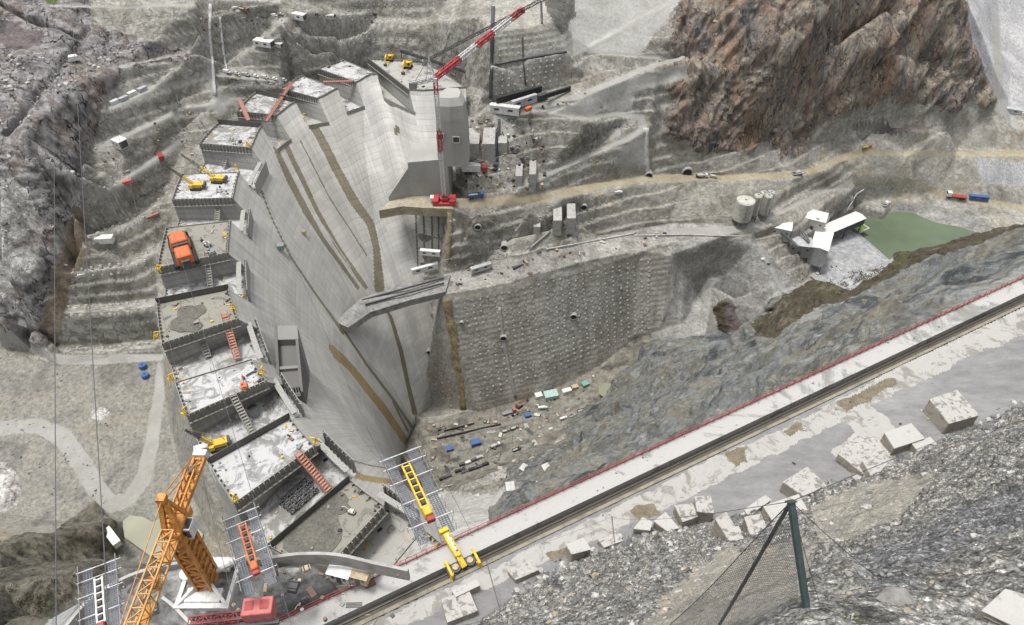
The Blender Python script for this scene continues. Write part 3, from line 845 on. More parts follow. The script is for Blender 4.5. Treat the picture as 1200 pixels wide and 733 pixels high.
# ------------------------------------------------------------------ ground materials
GM = {
 'shotcrete': ground_mat('sprayed concrete', [(.19, .18, .15), (.28, .27, .235), (.36, .348, .318), (.258, .24, .2)], .05, .35, .3, 1.5, .6, veins=(.03, .5, (.13, .125, .105)), edge=True),
 'fractured_rock': ground_mat('fractured grey rock', [(.11, .1, .1), (.22, .21, .207), (.31, .3, .295), (.21, .175, .155), (.34, .33, .315)], .06, .3, .3, 3.5, 1.6, veins=(.035, .95, (.035, .032, .03)), stretch=(1, 1, .6), rot=(0, .6, 0), edge=True),
 'pale_rock': ground_mat('pale rock', [(.24, .22, .21), (.46, .45, .43), (.58, .57, .55)], .08, .5, .25, 1.5, .8, veins=(.07, .8, (.1, .09, .08)), edge=True),
 'brown_gully': ground_mat('brown earth gully', [(.1, .085, .065), (.2, .165, .125), (.27, .2, .15)], .08, .5, .3, 1.5, .8, edge=True),
 'red_cliff': ground_mat('red and grey cliff rock', [(.1, .1, .1), (.23, .215, .195), (.29, .215, .165), (.15, .147, .142), (.34, .28, .21), (.27, .26, .235), (.17, .125, .1)], .05, .3, .3, 4, 2.2, veins=(.05, .85, (.035, .032, .035)), stretch=(1.0, 1.0, .45), rot=(0, .55, 0), edge=True, tint=(.03, (.36, .22, .13), .5)),
 'scree': ground_mat('pale scree', [(.27, .27, .275), (.34, .34, .345), (.4, .398, .395)], .05, .6, .3, .8, .6, stretch=(1.6, .5, 1), edge=True),
 'blue_rock': ground_mat('blue grey rock', [(.07, .078, .08), (.145, .155, .157), (.22, .23, .226), (.18, .175, .148), (.12, .13, .13), (.28, .29, .282)], .055, .4, .26, 3.5, 1.6, veins=(.035, .5, (.36, .33, .26)), stretch=(.85, 1.25, 1.1), rot=(.3, .2, .5), edge=True, tint=(.035, (.27, .235, .165), .55)),
 'ridge_scrub': ground_mat('scrubby ridge rock', [(.04, .034, .028), (.1, .078, .06), (.075, .07, .045), (.17, .14, .11)], .12, .5, .3, 2.5, 1.6, edge=True, tint=(.05, (.09, .11, .035), .6)),
 'pit_floor': ground_mat('wet pit floor', [(.085, .08, .07), (.155, .147, .125), (.23, .215, .18), (.13, .125, .11)], .07, .3, .3, .5, .4, edge=True),
 'river_gravel': ground_mat('river gravel', [(.17, .165, .148), (.225, .22, .198), (.265, .255, .22), (.2, .2, .182)], .04, .5, .3, .8, .7, edge=True, tint=(.02, (.27, .215, .14), .4)),
 'scrub_knoll': ground_mat('scrubby knoll', [(.05, .05, .045), (.14, .13, .105), (.22, .2, .165)], .1, .4, .3, 2, 1.5, edge=True, tint=(.06, (.1, .11, .05), .5)),
 'terrace': ground_mat('terrace rubble', [(.14, .14, .135), (.26, .265, .26), (.38, .385, .38), (.2, .195, .18)], .16, 1.0, .3, .3, .25, edge=True),
 'anchored': ground_mat('anchored sprayed concrete', [(.25, .24, .21), (.33, .32, .29), (.4, .39, .36)], .06, .5, .3, .5, .4, edge=True, drips=(.12, (.46, .44, .4), .55), tint=(.02, (.24, .2, .13), .4)),
 'concrete': ground_mat('cast concrete walls', [(.31, .305, .28), (.37, .365, .34), (.42, .41, .39)], .06, .5, .35, .15, .12, edge=False, calm=.5),
 'road': ground_mat('gravel road', [(.26, .255, .235), (.31, .305, .285), (.35, .345, .325)], .05, .4, .4, .1, .1, edge=True, calm=.25),
 'dirt_road': ground_mat('yellow dirt road', [(.27, .235, .16), (.33, .29, .21), (.39, .355, .28)], .05, .4, .3, .1, .12, edge=True, calm=.5),
 'spoil': ground_mat('spoil heap', [(.2, .198, .185), (.28, .275, .26), (.36, .355, .33)], .07, .5, .3, 1, .9, edge=True),
 'bank_earth': ground_mat('bank earth', [(.188, .176, .147), (.275, .264, .23), (.35, .338, .305), (.298, .268, .21)], .045, .35, .3, 1, .7, edge=True, veins=(.03, .4, (.15, .14, .12))),
 'mud': ground_mat('river mud', [(.16, .16, .14), (.24, .24, .21)], .08, .6, .3, .3, .15, edge=True),
 'dark_rock': ground_mat('dark rock', [(.06, .055, .06), (.14, .12, .12), (.19, .15, .14)], .08, .6, .3, 2, .8, edge=True),
 'dirt_flat': ground_mat('bench ground', [(.19, .18, .16), (.3, .29, .265), (.39, .38, .355)], .08, .5, .3, .4, .3, edge=True),
 'quay': ground_mat('plant yard', [(.25, .255, .26), (.31, .315, .32), (.36, .365, .365)], .04, .3, .35, .1, .05),
 'apron': ground_mat('apron concrete', [(.32, .315, .295), (.42, .41, .39), (.49, .48, .46)], .07, .5, .3, .4, .3, edge=True),
 'turf': ground_mat('green turf', [(.06, .09, .025), (.1, .14, .04)], .2, 1.5, .3, .3, .2, edge=True),
 'dark_stain': ground_mat('dark wet rock face', [(.07, .068, .06), (.15, .145, .13)], .08, .6, .3, .8, .4, edge=True),
}
for k in GM: pass
NAMES = {'shotcrete': 'hillside_terraces', 'fractured_rock': 'rock_slope', 'pale_rock': 'pale_rock_ground', 'brown_gully': 'gully_ground', 'red_cliff': 'cliff', 'scree': 'scree_ground',
         'blue_rock': 'rock_slope', 'ridge_scrub': 'ridge_ground', 'pit_floor': 'pit_ground', 'river_gravel': 'river_bed', 'scrub_knoll': 'hill', 'terrace': 'terrace_ground', 'anchored': 'anchored_rock_face',
         'concrete': 'concrete_bank', 'road': 'gravel_road', 'dirt_road': 'dirt_road', 'spoil': 'spoil_ground', 'bank_earth': 'river_bank', 'mud': 'mud_ground', 'dark_rock': 'dark_rock_ground',
         'dirt_flat': 'bench_ground', 'quay': 'yard_ground', 'apron': 'apron_ground', 'turf': 'grass_ground', 'dark_stain': 'wet_rock_ground'}
# side of the runway: the ground on the camera's side is a finer sheet of its own
side = (XX - RA.x) * RN.x + (YY - RA.y) * RN.y
keep = ~((side < .5) & (XX > RA.x - 40 + 0 * YY) & ((XX - RA.x) * RDIR.x + (YY - RA.y) * RDIR.y > -14))
keep &= ~((side < .5) & (XX > -2))
fk = keep[:-1, :-1] & keep[1:, 1:]
Rf = R[:-1, :-1]
for k, i in KID.items():
    m = (Rf == i) & fk
    if m.any():
        o = grid_mesh(NAMES[k], PG, m, GM[k], attrs={'core': CORE, 'tr': AROUND[..., 0], 'tg': AROUND[..., 1], 'tb': AROUND[..., 2]})
        o['kind'] = 'structure'
# ------------------------------------------------------------------ the arch dam
def dam_mat(name, base, lift_amt=.14):
    m, nt, b = new_mat(name)
    N, L = nt.nodes.new, nt.links.new
    tc = N('ShaderNodeTexCoord'); uv = N('ShaderNodeUVMap'); uv.uv_map = 'lay'
    sep = N('ShaderNodeSeparateXYZ'); L(uv.outputs[0], sep.inputs[0])
    n1 = N('ShaderNodeTexNoise'); n1.inputs['Scale'].default_value = .035; n1.inputs['Detail'].default_value = 8; n1.inputs['Roughness'].default_value = .6
    L(tc.outputs['Object'], n1.inputs['Vector'])
    r = N('ShaderNodeValToRGB'); e = r.color_ramp.elements
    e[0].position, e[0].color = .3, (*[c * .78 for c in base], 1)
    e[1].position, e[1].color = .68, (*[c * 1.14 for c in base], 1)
    L(n1.outputs['Fac'], r.inputs['Fac'])
    # runs of rain down the face: noise stretched along v
    mp = N('ShaderNodeMapping'); mp.inputs['Scale'].default_value = (.55, .018, 1); L(uv.outputs[0], mp.inputs['Vector'])
    n2 = N('ShaderNodeTexNoise'); n2.inputs['Scale'].default_value = 1; n2.inputs['Detail'].default_value = 5; n2.inputs['Roughness'].default_value = .7; L(mp.outputs[0], n2.inputs['Vector'])
    m2 = N('ShaderNodeMapRange'); m2.inputs[1].default_value = .35; m2.inputs[2].default_value = .65; m2.inputs[3].default_value = .84; m2.inputs[4].default_value = 1.1
    L(n2.outputs['Fac'], m2.inputs[0])
    mul = N('ShaderNodeVectorMath'); mul.operation = 'MULTIPLY'; L(r.outputs[0], mul.inputs[0]); L(m2.outputs[0], mul.inputs[1])
    # lift joints every 3 m
    fr = N('ShaderNodeMath'); fr.operation = 'MULTIPLY'; fr.inputs[1].default_value = 1 / 3.0; L(sep.outputs[1], fr.inputs[0])
    f2 = N('ShaderNodeMath'); f2.operation = 'FRACT'; L(fr.outputs[0], f2.inputs[0])
    f3 = N('ShaderNodeMath'); f3.operation = 'LESS_THAN'; f3.inputs[1].default_value = .16; L(f2.outputs[0], f3.inputs[0])
    f4 = N('ShaderNodeMath'); f4.operation = 'MULTIPLY'; f4.inputs[1].default_value = lift_amt; L(f3.outputs[0], f4.inputs[0])
    # each lift has its own tone
    fl = N('ShaderNodeMath'); fl.operation = 'FLOOR'; L(fr.outputs[0], fl.inputs[0])
    fx = N('ShaderNodeMath'); fx.operation = 'MULTIPLY'; fx.inputs[1].default_value = 1 / 18.; L(sep.outputs[0], fx.inputs[0])
    flx = N('ShaderNodeMath'); flx.operation = 'FLOOR'; L(fx.outputs[0], flx.inputs[0])
    cb = N('ShaderNodeCombineXYZ'); L(flx.outputs[0], cb.inputs[0]); L(fl.outputs[0], cb.inputs[1])
    wn_ = N('ShaderNodeTexWhiteNoise'); wn_.noise_dimensions = '2D'; L(cb.outputs[0], wn_.inputs['Vector'])
    m5 = N('ShaderNodeMapRange'); m5.inputs[3].default_value = .92; m5.inputs[4].default_value = 1.06; L(wn_.outputs['Value'], m5.inputs[0])
    mul2 = N('ShaderNodeVectorMath'); mul2.operation = 'MULTIPLY'; L(mul.outputs[0], mul2.inputs[0]); L(m5.outputs[0], mul2.inputs[1])
    x = N('ShaderNodeMix'); x.data_type = 'RGBA'; L(f4.outputs[0], x.inputs[0]); L(mul2.outputs[0], x.inputs[6]); x.inputs[7].default_value = (*[c * .55 for c in base], 1)
    L(x.outputs[2], b.inputs['Base Color'])
    b.inputs['Roughness'].default_value = .9
    b.inputs['Specular IOR Level'].default_value = .25
    n3 = N('ShaderNodeTexNoise'); n3.inputs['Scale'].default_value = .8; n3.inputs['Detail'].default_value = 6; L(tc.outputs['Object'], n3.inputs['Vector'])
    bp = N('ShaderNodeBump'); bp.inputs['Strength'].default_value = .5; bp.inputs['Distance'].default_value = .12; L(n3.outputs['Fac'], bp.inputs['Height'])
    bp2 = N('ShaderNodeBump'); bp2.inputs['Strength'].default_value = .6; bp2.inputs['Distance'].default_value = .25; bp2.invert = True
    L(f3.outputs[0], bp2.inputs['Height']); L(bp.outputs[0], bp2.inputs['Normal']); L(bp2.outputs[0], b.inputs['Normal'])
    return m
M_DAM = dam_mat('dam concrete', (.46, .448, .418))
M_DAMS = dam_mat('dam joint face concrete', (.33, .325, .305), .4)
M_DAML = dam_mat('dam pale concrete', (.56, .55, .525), .12)
M_STAIN = dam_mat('dam stain and rib strip', (.21, .19, .14), .3)
M_OCHRE = dam_mat('dam ochre stain', (.33, .25, .13), .3)

def top_mat(name, light, dark, thr, scale=.16):
    m, nt, b = new_mat(name)
    N, L = nt.nodes.new, nt.links.new
    tc = N('ShaderNodeTexCoord')
    n = N('ShaderNodeTexNoise'); n.inputs['Scale'].default_value = scale; n.inputs['Detail'].default_value = 10; n.inputs['Roughness'].default_value = .72; n.inputs['Distortion'].default_value = .8
    L(tc.outputs['Object'], n.inputs['Vector'])
    r = N('ShaderNodeValToRGB'); e = r.color_ramp.elements
    e[0].position, e[0].color = thr - .07, (*dark, 1)
    e[1].position, e[1].color = thr + .02, (*light, 1)
    k = e.new(thr - .015); k.color = (*[(a + c) / 2 * .9 for a, c in zip(light, dark)], 1)
    L(n.outputs['Fac'], r.inputs['Fac'])
    L(r.outputs[0], b.inputs['Base Color'])
    b.inputs['Roughness'].default_value = .8
    n2 = N('ShaderNodeTexNoise'); n2.inputs['Scale'].default_value = 1.2; n2.inputs['Detail'].default_value = 6; L(tc.outputs['Object'], n2.inputs['Vector'])
    bp = N('ShaderNodeBump'); bp.inputs['Strength'].default_value = .7; bp.inputs['Distance'].default_value = .25; L(n2.outputs['Fac'], bp.inputs['Height']); L(bp.outputs[0], b.inputs['Normal'])
    return m
T_WHITE = top_mat('fresh white concrete top', (.47, .472, .475), (.24, .235, .225), .485)
T_WHITE2 = top_mat('marked white concrete top', (.46, .462, .462), (.21, .205, .195), .5)
T_GREY = top_mat('grey concrete top', (.36, .355, .33), (.2, .195, .175), .45)
T_MIX = top_mat('half washed concrete top', (.44, .44, .435), (.21, .205, .19), .52)
T_DARK = top_mat('wet dark concrete top', (.25, .24, .205), (.15, .145, .125), .45)
M_FORM = paint('weathered formwork', (.3, .29, .26), .8, var=.4, scale=.9)
M_FORM_SHADE = paint('shaded formwork', (.1, .098, .09), .6, var=.4, scale=.9)  # formwork with the shade of the far joint walls put into its colour
M_FORML = paint('pale formwork beam', (.36, .355, .33), .8, var=.4, scale=1.5)

dam = empty('arch_dam', (-100, 280, 30), label='huge curved concrete arch dam under construction, its crest a stair of open blocks', cat='dam')
dam_inv = Vector((-dam.location.x, -dam.location.y, -dam.location.z))
def dobj(o):
    o.parent = dam
    o.matrix_parent_inverse = Matrix.Translation(dam_inv)
    return o

# stained strips of the face: (station from, to, z top, z bottom, material key)
STRIPS = []
def monolith(t0, t1, zt, topm, n, side0=True, side1=True):
    """one block of the dam between two radial joints"""
    zl = [zt] + [z for z in np.linspace(TALL, 28, 112) if z < zt - 1.0]
    nc = max(4, n)
    me = bpy.data.meshes.new('dam_block')
    V, Fc, UV, MI = [], [], [], []
    def addgrid(pts, uvs, mi, flip=False):
        r, c = len(pts), len(pts[0])
        k0 = len(V)
        for row in pts: V.extend([tuple(p) for p in row])
        for i in range(r - 1):
            for j in range(c - 1):
                q = [(i, j), (i, j + 1), (i + 1, j + 1), (i + 1, j)]
                if flip: q = q[::-1]
                Fc.append([k0 + a * c + b for a, b in q])
                UV.append([uvs[a][b] for a, b in q])
                MI.append(mi(i, j) if callable(mi) else mi)
    ts = np.linspace(t0, t1, nc + 1)
    FG = np.array([[tuple(face(t, z)) for t in ts] for z in zl])
    FC = (FG[:-1, :-1] + FG[1:, :-1] + FG[:-1, 1:] + FG[1:, 1:]) / 4
    fx_, fy_ = sight(FC[..., 0], FC[..., 1], FC[..., 2])
    MK = np.zeros(fx_.shape, int)
    for kind, shape in MARKS:
        m = inside(shape, fx_, fy_) if kind[1] == 'area' else near_line(shape, 4, fx_, fy_)
        MK[m] = kind[0]
    def fm(i, j): return int(MK[i, j])
    addgrid([[face(t, z) for t in ts] for z in zl], [[(t * 18, z) for t in ts] for z in zl], fm)
    addgrid([[back(t, z) for t in ts] for z in zl], [[(t * 18, z) for t in ts] for z in zl], 0, True)
    K = 6
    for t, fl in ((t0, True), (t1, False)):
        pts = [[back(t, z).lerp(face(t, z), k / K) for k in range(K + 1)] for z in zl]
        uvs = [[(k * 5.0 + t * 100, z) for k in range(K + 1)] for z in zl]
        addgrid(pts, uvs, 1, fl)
    addgrid([[back(t, zt).lerp(face(t, zt), k / K) for k in range(K + 1)] for t in ts], [[(t * 18, k * 5.) for k in range(K + 1)] for t in ts], 2)
    me.from_pydata(V, [], Fc)
    uvl = me.uv_layers.new(name='lay')
    uvl.data.foreach_set('uv', np.array([c for f in UV for p in f for c in p], np.float32))
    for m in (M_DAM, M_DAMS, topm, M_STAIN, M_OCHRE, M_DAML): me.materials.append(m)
    me.polygons.foreach_set('material_index', MI)
    me.update()
    o = bpy.data.objects.new('dam_block', me)
    link(o)
    return dobj(o)

MARKS = [
    ((5, 'area'), [(424, 92), (480, 112), (550, 100), (545, 200), (520, 330), (447, 338), (440, 262), (428, 180)]),
    ((5, 'area'), [(396, 380), (432, 362), (516, 342), (504, 440), (490, 496), (480, 488), (462, 455), (430, 422), (410, 398)]),
    ((3, 'line'), [(360, 138, 9), (375, 160, 10), (395, 200, 10), (415, 236, 11), (434, 262, 9), (441, 290, 8), (445, 338, 12)]),
    ((3, 'line'), [(322, 172, 5), (340, 212, 8), (360, 250, 8), (378, 280, 5), (420, 338, 4)]),
    ((3, 'line'), [(334, 168, 6), (352, 206, 6), (372, 248, 5), (396, 290, 5), (428, 336, 5)]),
    ((3, 'line'), [(303, 215, 2), (318, 255, 2), (340, 300, 2), (370, 345, 2.5), (394, 378, 3), (402, 390, 5)]),
    ((3, 'line'), [(352, 165, 1.5), (385, 230, 1.5), (430, 300, 1.5)]),
    ((0, 'line'), [(330, 178, 1), (348, 216, 1.4), (370, 252, 1), (410, 312, 1)]),
    ((4, 'line'), [(387, 406, 5), (396, 417, 10), (412, 432, 8), (430, 455, 9), (450, 480, 9), (475, 517, 8)]),
    ((4, 'line'), [(378, 543, 4), (400, 552, 7), (425, 560, 7), (470, 567, 7)]),
    ((3, 'line'), [(452, 362, 3), (458, 372, 4), (470, 412, 5), (478, 450, 5), (486, 484, 6)]),
    ((3, 'line'), [(460, 470, 2), (478, 505, 3)]), ((3, 'line'), [(398, 380, 2), (430, 428, 3), (462, 470, 3), (482, 500, 4)]),
    ((3, 'line'), [(487, 245, 2.5), (490, 318, 1.5)]), ((3, 'line'), [(496, 245, 2.5), (498, 318, 1.5)]), ((3, 'line'), [(506, 245, 2.5), (507, 318, 1.5)]), ((3, 'line'), [(514, 245, 2), (514, 318, 1.5)]),  # dark strips painted flat for the upright ribs of this wall
    ((3, 'line'), [(465, 151, 6), (465, 155, 6)]),
    ((3, 'line'), [(340, 510, 1.6), (380, 530, 1.6), (430, 545, 1.6), (470, 552, 1.6)]),
]
BL = []
def form_panels(mb, line, h, out, drop=0.0, posts=2.2):
    """shutter panels and their ribs along an edge"""
    for a, b in zip(line[:-1], line[1:]):
        a, b = Vector(a), Vector(b)
        d = (b - a); L_ = d.length
        if L_ < .3: continue
        n = Vector((d.y, -d.x, 0)).normalized() * out
        c = (a + b) / 2 + n * .25
        ang = math.atan2(d.y, d.x)
        mb.box(c + Vector((0, 0, h / 2 - drop)), (L_, .22, h), ang)
        k = max(1, int(L_ / posts))
        for i in range(k):
            p = a + d * ((i + .5) / k) + n * .75
            mb.box(p + Vector((0, 0, h / 2 - drop)), (.22, .8, h * .96), ang)
        mb.box((a + b) / 2 + n * 1.0 + Vector((0, 0, -drop + .2)), (L_, .9, .12), ang)
def edge(fn, t0, t1, z, n=4, inset=0.0):
    return [fn(t, z) for t in np.linspace(t0, t1, n + 1)]
tops = [T_GREY, None, T_WHITE, None, T_WHITE, None, T_MIX, None, T_MIX, None, T_WHITE, None, T_DARK, None, T_DARK, None, T_WHITE2, None, T_WHITE2, None, T_DARK, None, T_GREY]
lows = {1: T_GREY, 3: T_WHITE, 5: T_GREY, 7: T_MIX, 9: T_WHITE, 11: T_WHITE, 13: T_WHITE2, 15: T_MIX, 17: T_WHITE2, 19: T_MIX, 21: T_GREY}
blab = {0: 'large grey block at the far end of the crest with yellow excavators on it', }
def joint_line(t, z, k0=0.0, k1=1.0, n=1):
    a, b = back(t, z), face(t, z)
    return [a.lerp(b, k0 + (k1 - k0) * i / n) for i in range(n + 1)]
# walls round a block: which sides stand above the top (u upstream, d downstream, f far joint, n near joint)
WALLS = {0: 'ud', 2: 'n', 4: 'n', 6: 'ufdn', 8: 'ufdn', 10: 'udn', 12: 'udn', 14: 'ufdn', 16: 'udn', 18: 'ufdn', 20: 'ufdn', 22: 'd'}
for i in range(NS):
    t0, t1 = i, i + 1
    tall = i % 2 == 0
    z = (TALL if tall else LOW) - (4 if i >= 22 else 0)
    b = monolith(t0, t1, z, tops[i] if tall else lows[i], 36)
    BL.append(b)
    sides = []
    def side(line, h, out, drop, posts=2.2, m=None):
        q = MB(); form_panels(q, line, h, out, drop, posts); sides.append((q, m or M_FORM))
    if tall:
        w = WALLS.get(i, '')
        side(edge(face, t0, t1, z), 4.4, 1, 3.0)
        side(edge(back, t0, t1, z)[::-1], 4.0, 1, 2.6)
        side(joint_line(t1, z, 0, 1, 4)[::-1], 4.2, -1, 2.8, 1.7)
        side(joint_line(t0, z, 0, 1, 2), 3.6 if 'f' in w else 2.4, -1, 0.4 if 'f' in w else 1.9, 9, M_FORM_SHADE if 'f' in w else M_FORM)
    else:
        side(edge(face, t0, t1, z, 2), 5.5 if i < 9 else 9.5, 1, 3.0 if i < 9 else 1.5, 2.2, M_FORM if i < 9 else M_FORML)
        if i >= 9:
            q = MB()
            for a_, b_ in zip(edge(lambda t, zz: face(t, zz).lerp(back(t, zz), .1), t0, t1, z, 4)[:-1], edge(lambda t, zz: face(t, zz).lerp(back(t, zz), .1), t0, t1, z, 4)[1:]): q.bar(a_ + Vector((0, 0, 6.5)), b_ + Vector((0, 0, 6.5)), 2.2, .3)
            sides.append((q, M_FORML))
        side(edge(back, t0, t1, z, 2)[::-1], 3.5, 1, 2.5)
    for mb, mm in sides:
        if mb.v:
            o = mb.build('formwork', mm)
            o.parent = b
# ------------------------------------------------------------------ runway of the cable cranes and the slope on the camera's side
def RN_(px, py, z=340.0):
    p = W(px, py, z) - RA
    return p.x * RDIR.x + p.y * RDIR.y, p.x * RN.x + p.y * RN.y
T0, T1 = -75.0, 200.0
def strip(name, n0, n1, z0, z1, mat, t0=T0, t1=T1, seg=80):
    mb = MB()
    ts = np.linspace(t0, t1, seg + 1)
    for a, b in zip(ts[:-1], ts[1:]):
        mb.prism([run(a, n0)[:2], run(b, n0)[:2], run(b, n1)[:2], run(a, n1)[:2]], z0, z1)
    # weld into one clean slab: only outer faces kept
    vs, fs = [], []
    for i, t in enumerate(ts):
        for n, z in ((n0, z0), (n1, z0), (n1, z1), (n0, z1)):
            vs.append(tuple(run(t, n, z)))
    for i in range(len(ts) - 1):
        for k in range(4):
            a, b = i * 4 + k, i * 4 + (k + 1) % 4
            fs.append((a, b, b + 4, a + 4))
    fs += [(0, 3, 2, 1), tuple(len(vs) - 4 + k for k in range(4))]
    m2 = MB(); m2.add(vs, fs)
    return m2.build(name, mat)
NW = RN_(800, 534)[1]         # inner edge of the white slab
M_RUN = top_mat('runway concrete', (.42, .415, .4), (.22, .22, .205), .445, .11)
M_PLAT = ground_mat('platform ground', [(.19, .186, .185), (.225, .222, .222), (.275, .272, .27)], .1, .45, .5, .05, .03, calm=.5, stretch=(.5, 1.2, 1), rot=(0, 0, .48))
M_PALE = top_mat('pale laitance slab', (.38, .372, .35), (.23, .22, .195), .46, .3)
M_WALLD = paint('runway beam wall', (.1, .09, .072), .85, var=.4, scale=.7)
M_RAIL = paint('worn rail steel', (.12, .11, .1), .5, .4, scale=2)
M_RED = paint('red railing paint', (.38, .07, .075), .6, var=.3, scale=2)
sl = strip('crane_runway', NW, 0.0, 336.0, 340.0, M_RUN); sl['kind'] = 'structure'
lip = strip('runway_kerb', NW - .02, NW + .45, 340.004, 340.28, M_RUN); lip['kind'] = 'structure'
tr = strip('rail_trench', NW - 1.6, NW - .03, 336.0, 339.0, M_WALLD); tr['kind'] = 'structure'
for n_, lab in ((NW - .5, 'steel crane rail running along the foot of the white runway slab'), (NW - 1.2, 'second steel rail, nearer the camera, in the long rail trench')):
    o = strip('crane_rail', n_ - .07, n_ + .07, 339.004, 339.2, M_RAIL)
    tag(o, lab, 'rail')
    sl_ = MB()
wl = strip('trench_wall', NW - 2.1, NW - 1.62, 336.0, 340.0, paint('trench wall concrete', (.27, .245, .19), .9, var=.4, scale=.5)); wl['kind'] = 'structure'
# red railing on the valley edge
fr = empty('safety_railing', run(0, -.15), label='long red safety railing along the valley edge of the white runway', cat='railing')
fi = Matrix.Translation(-Vector(fr.location))
for z_ in (.55, 1.1):
    o = strip('rail', -.2, -.14, 340 + z_ - .03, 340 + z_ + .03, M_RED)
    o.parent = fr; o.matrix_parent_inverse = fi
mb = MB()
for t in np.arange(T0, T1, 1.5):
    mb.bar(run(t, -.25, 340), run(t, -.25, 341.15), .07)
o = mb.build('post', M_RED); o.parent = fr; o.matrix_parent_inverse = fi; o['kind'] = 'stuff'
o = strip('toe_board', -.13, -.1, 340.01, 340.25, M_RED); o.parent = fr; o.matrix_parent_inverse = fi

# near slope surface
NL = []
def nl(*pts): NL.append([W(*p) for p in pts])
def nw(*pts): NL.append([Vector(p) for p in pts])
nw(run(-90, NW - 2.1, 339.9), run(-40, NW - 2.1, 339.9), run(20, NW - 2.1, 339.9), run(80, NW - 2.1, 339.9), run(140, NW - 2.1, 339.9), run(200, NW - 2.1, 339.9))
nw(run(-90, NW + 1, 336), run(200, NW + 1, 336))
nl((430, 790, 340), (540, 740, 340), (600, 700, 340), (650, 672, 340), (700, 648, 340), (745, 628, 340), (800, 620, 340), (850, 606, 340), (900, 605, 340), (960, 570, 340.3), (1010, 562, 340.5), (1090, 524, 340.8), (1150, 500, 341), (1200, 476, 341), (1300, 436, 341))
nl((620, 715, 347), (680, 680, 347), (740, 655, 347), (800, 648, 348), (870, 640, 350), (960, 600, 349), (1050, 570, 350), (1150, 525, 350), (1260, 480, 350))
nl((640, 733, 366), (700, 712, 366), (780, 690, 366), (860, 672, 368), (960, 640, 372), (1060, 600, 370), (1160, 560, 372), (1260, 520, 372))
nl((700, 755, 392), (780, 740, 394), (860, 715, 398), (930, 695, 404), (1000, 670, 400), (1100, 640, 396), (1200, 600, 392), (1300, 570, 390))
nl((800, 790, 408), (870, 760, 409), (945, 718, 410), (1000, 716, 409.5), (1100, 705, 408), (1200, 680, 406), (1300, 650, 405))
nl((860, 850, 413), (945, 800, 413), (1100, 780, 413), (1250, 760, 412))
nw((-8, 3, 380), (-4, 3, 400), (0, 2.0, 412), (4, 1.5, 416), (10, 1.0, 417), (30, 0, 416), (90, -5, 414))
nw((-30, 0, 341), (-14, 2, 350))
def tin(lines, X, Y, default):
    vs, es, z_ = [], [], []
    for L_ in lines:
        k0 = len(vs)
        for p in L_: vs.append(Vector((p.x, p.y))); z_.append(p.z)
        es += [(k0 + i, k0 + i + 1) for i in range(len(L_) - 1)]
    ov, oe, of, ovi, oei, ofi = delaunay_2d_cdt(vs, es, [], 0, 1e-4)
    A = np.array([[v.x, v.y] for v in ov]); Z = np.array([np.mean([z_[i] for i in ids]) if len(ids) else default for ids in ovi])
    out = np.full(X.shape, np.nan)
    for f in of:
        p, z = A[list(f[:3])], Z[list(f[:3])]
        det = (p[1, 1] - p[2, 1]) * (p[0, 0] - p[2, 0]) + (p[2, 0] - p[1, 0]) * (p[0, 1] - p[2, 1])
        if abs(det) < 1e-9: continue
        sel = (X >= p[:, 0].min()) & (X <= p[:, 0].max()) & (Y >= p[:, 1].min()) & (Y <= p[:, 1].max())
        x, y = X[sel], Y[sel]
        l0 = ((p[1, 1] - p[2, 1]) * (x - p[2, 0]) + (p[2, 0] - p[1, 0]) * (y - p[2, 1])) / det
        l1 = ((p[2, 1] - p[0, 1]) * (x - p[2, 0]) + (p[0, 0] - p[2, 0]) * (y - p[2, 1])) / det
        l2 = 1 - l0 - l1
        v = out[sel]; ok = (l0 > -1e-6) & (l1 > -1e-6) & (l2 > -1e-6)
        v[ok] = (l0 * z[0] + l1 * z[1] + l2 * z[2])[ok]
        out[sel] = v
    return out
NR_ = np.concatenate([np.exp(np.linspace(math.log(3.5), math.log(45), 480))[:-1], np.linspace(45, 150, 560)[:-1], np.linspace(150, 240, 60)])
NA_ = np.radians(np.linspace(-75, 86, 1150))
RR, AA = np.meshgrid(NR_, NA_, indexing='ij')
NX, NY = RR * np.sin(AA), RR * np.cos(AA)
NZ = tin(NL, NX, NY, 350)
nbad = np.isnan(NZ)
NZ[nbad] = 338
NZ = blur(NZ, 2)
nn = (NX - RA.x) * RN.x + (NY - RA.y) * RN.y
nkeep = (~nbad) & (nn < NW - 2.02) & (NX > -45)
npx, npy = sight(NX, NY, NZ)
NQ = np.stack([NX, NY, NZ], -1).reshape(-1, 3)
nj = fbm(NQ * .5, 4, 31).reshape(NX.shape) * 6
nj2 = fbm(NQ * .5, 4, 32).reshape(NX.shape) * 6
ax_, ay_ = npx + nj, npy + nj2
NK = ['rubble', 'platform', 'pale', 'netted', 'brown', 'greywash']
NRG = np.zeros(NX.shape, np.uint8)
flat = NZ < 341.6
NRG[flat] = 1
NRG[near_line([(440, 740, 20), (560, 685, 22), (620, 656, 20), (700, 618, 24), (760, 590, 28), (820, 560, 28), (880, 532, 26), (930, 508, 26), (975, 485, 22), (1060, 440, 28), (1130, 405, 30), (1200, 375, 32), (1300, 330, 32)], 20, ax_, ay_) & flat] = 2
NRG[inside([(984, 482), (1011, 470), (1046, 500), (1050, 530), (1000, 560), (975, 530), (1000, 508)], ax_, ay_) & flat] = 2
for poly in ([(735, 598), (765, 590), (775, 606), (745, 612)], [(850, 530), (872, 525), (874, 545), (862, 548)], [(978, 475), (1010, 455), (1045, 442), (1050, 452), (1015, 470), (990, 486)], [(915, 505), (935, 495), (940, 508), (925, 512)], [(640, 650), (670, 640), (672, 650), (645, 660)]):
    NRG[inside(poly, ax_, ay_) & flat] = 4
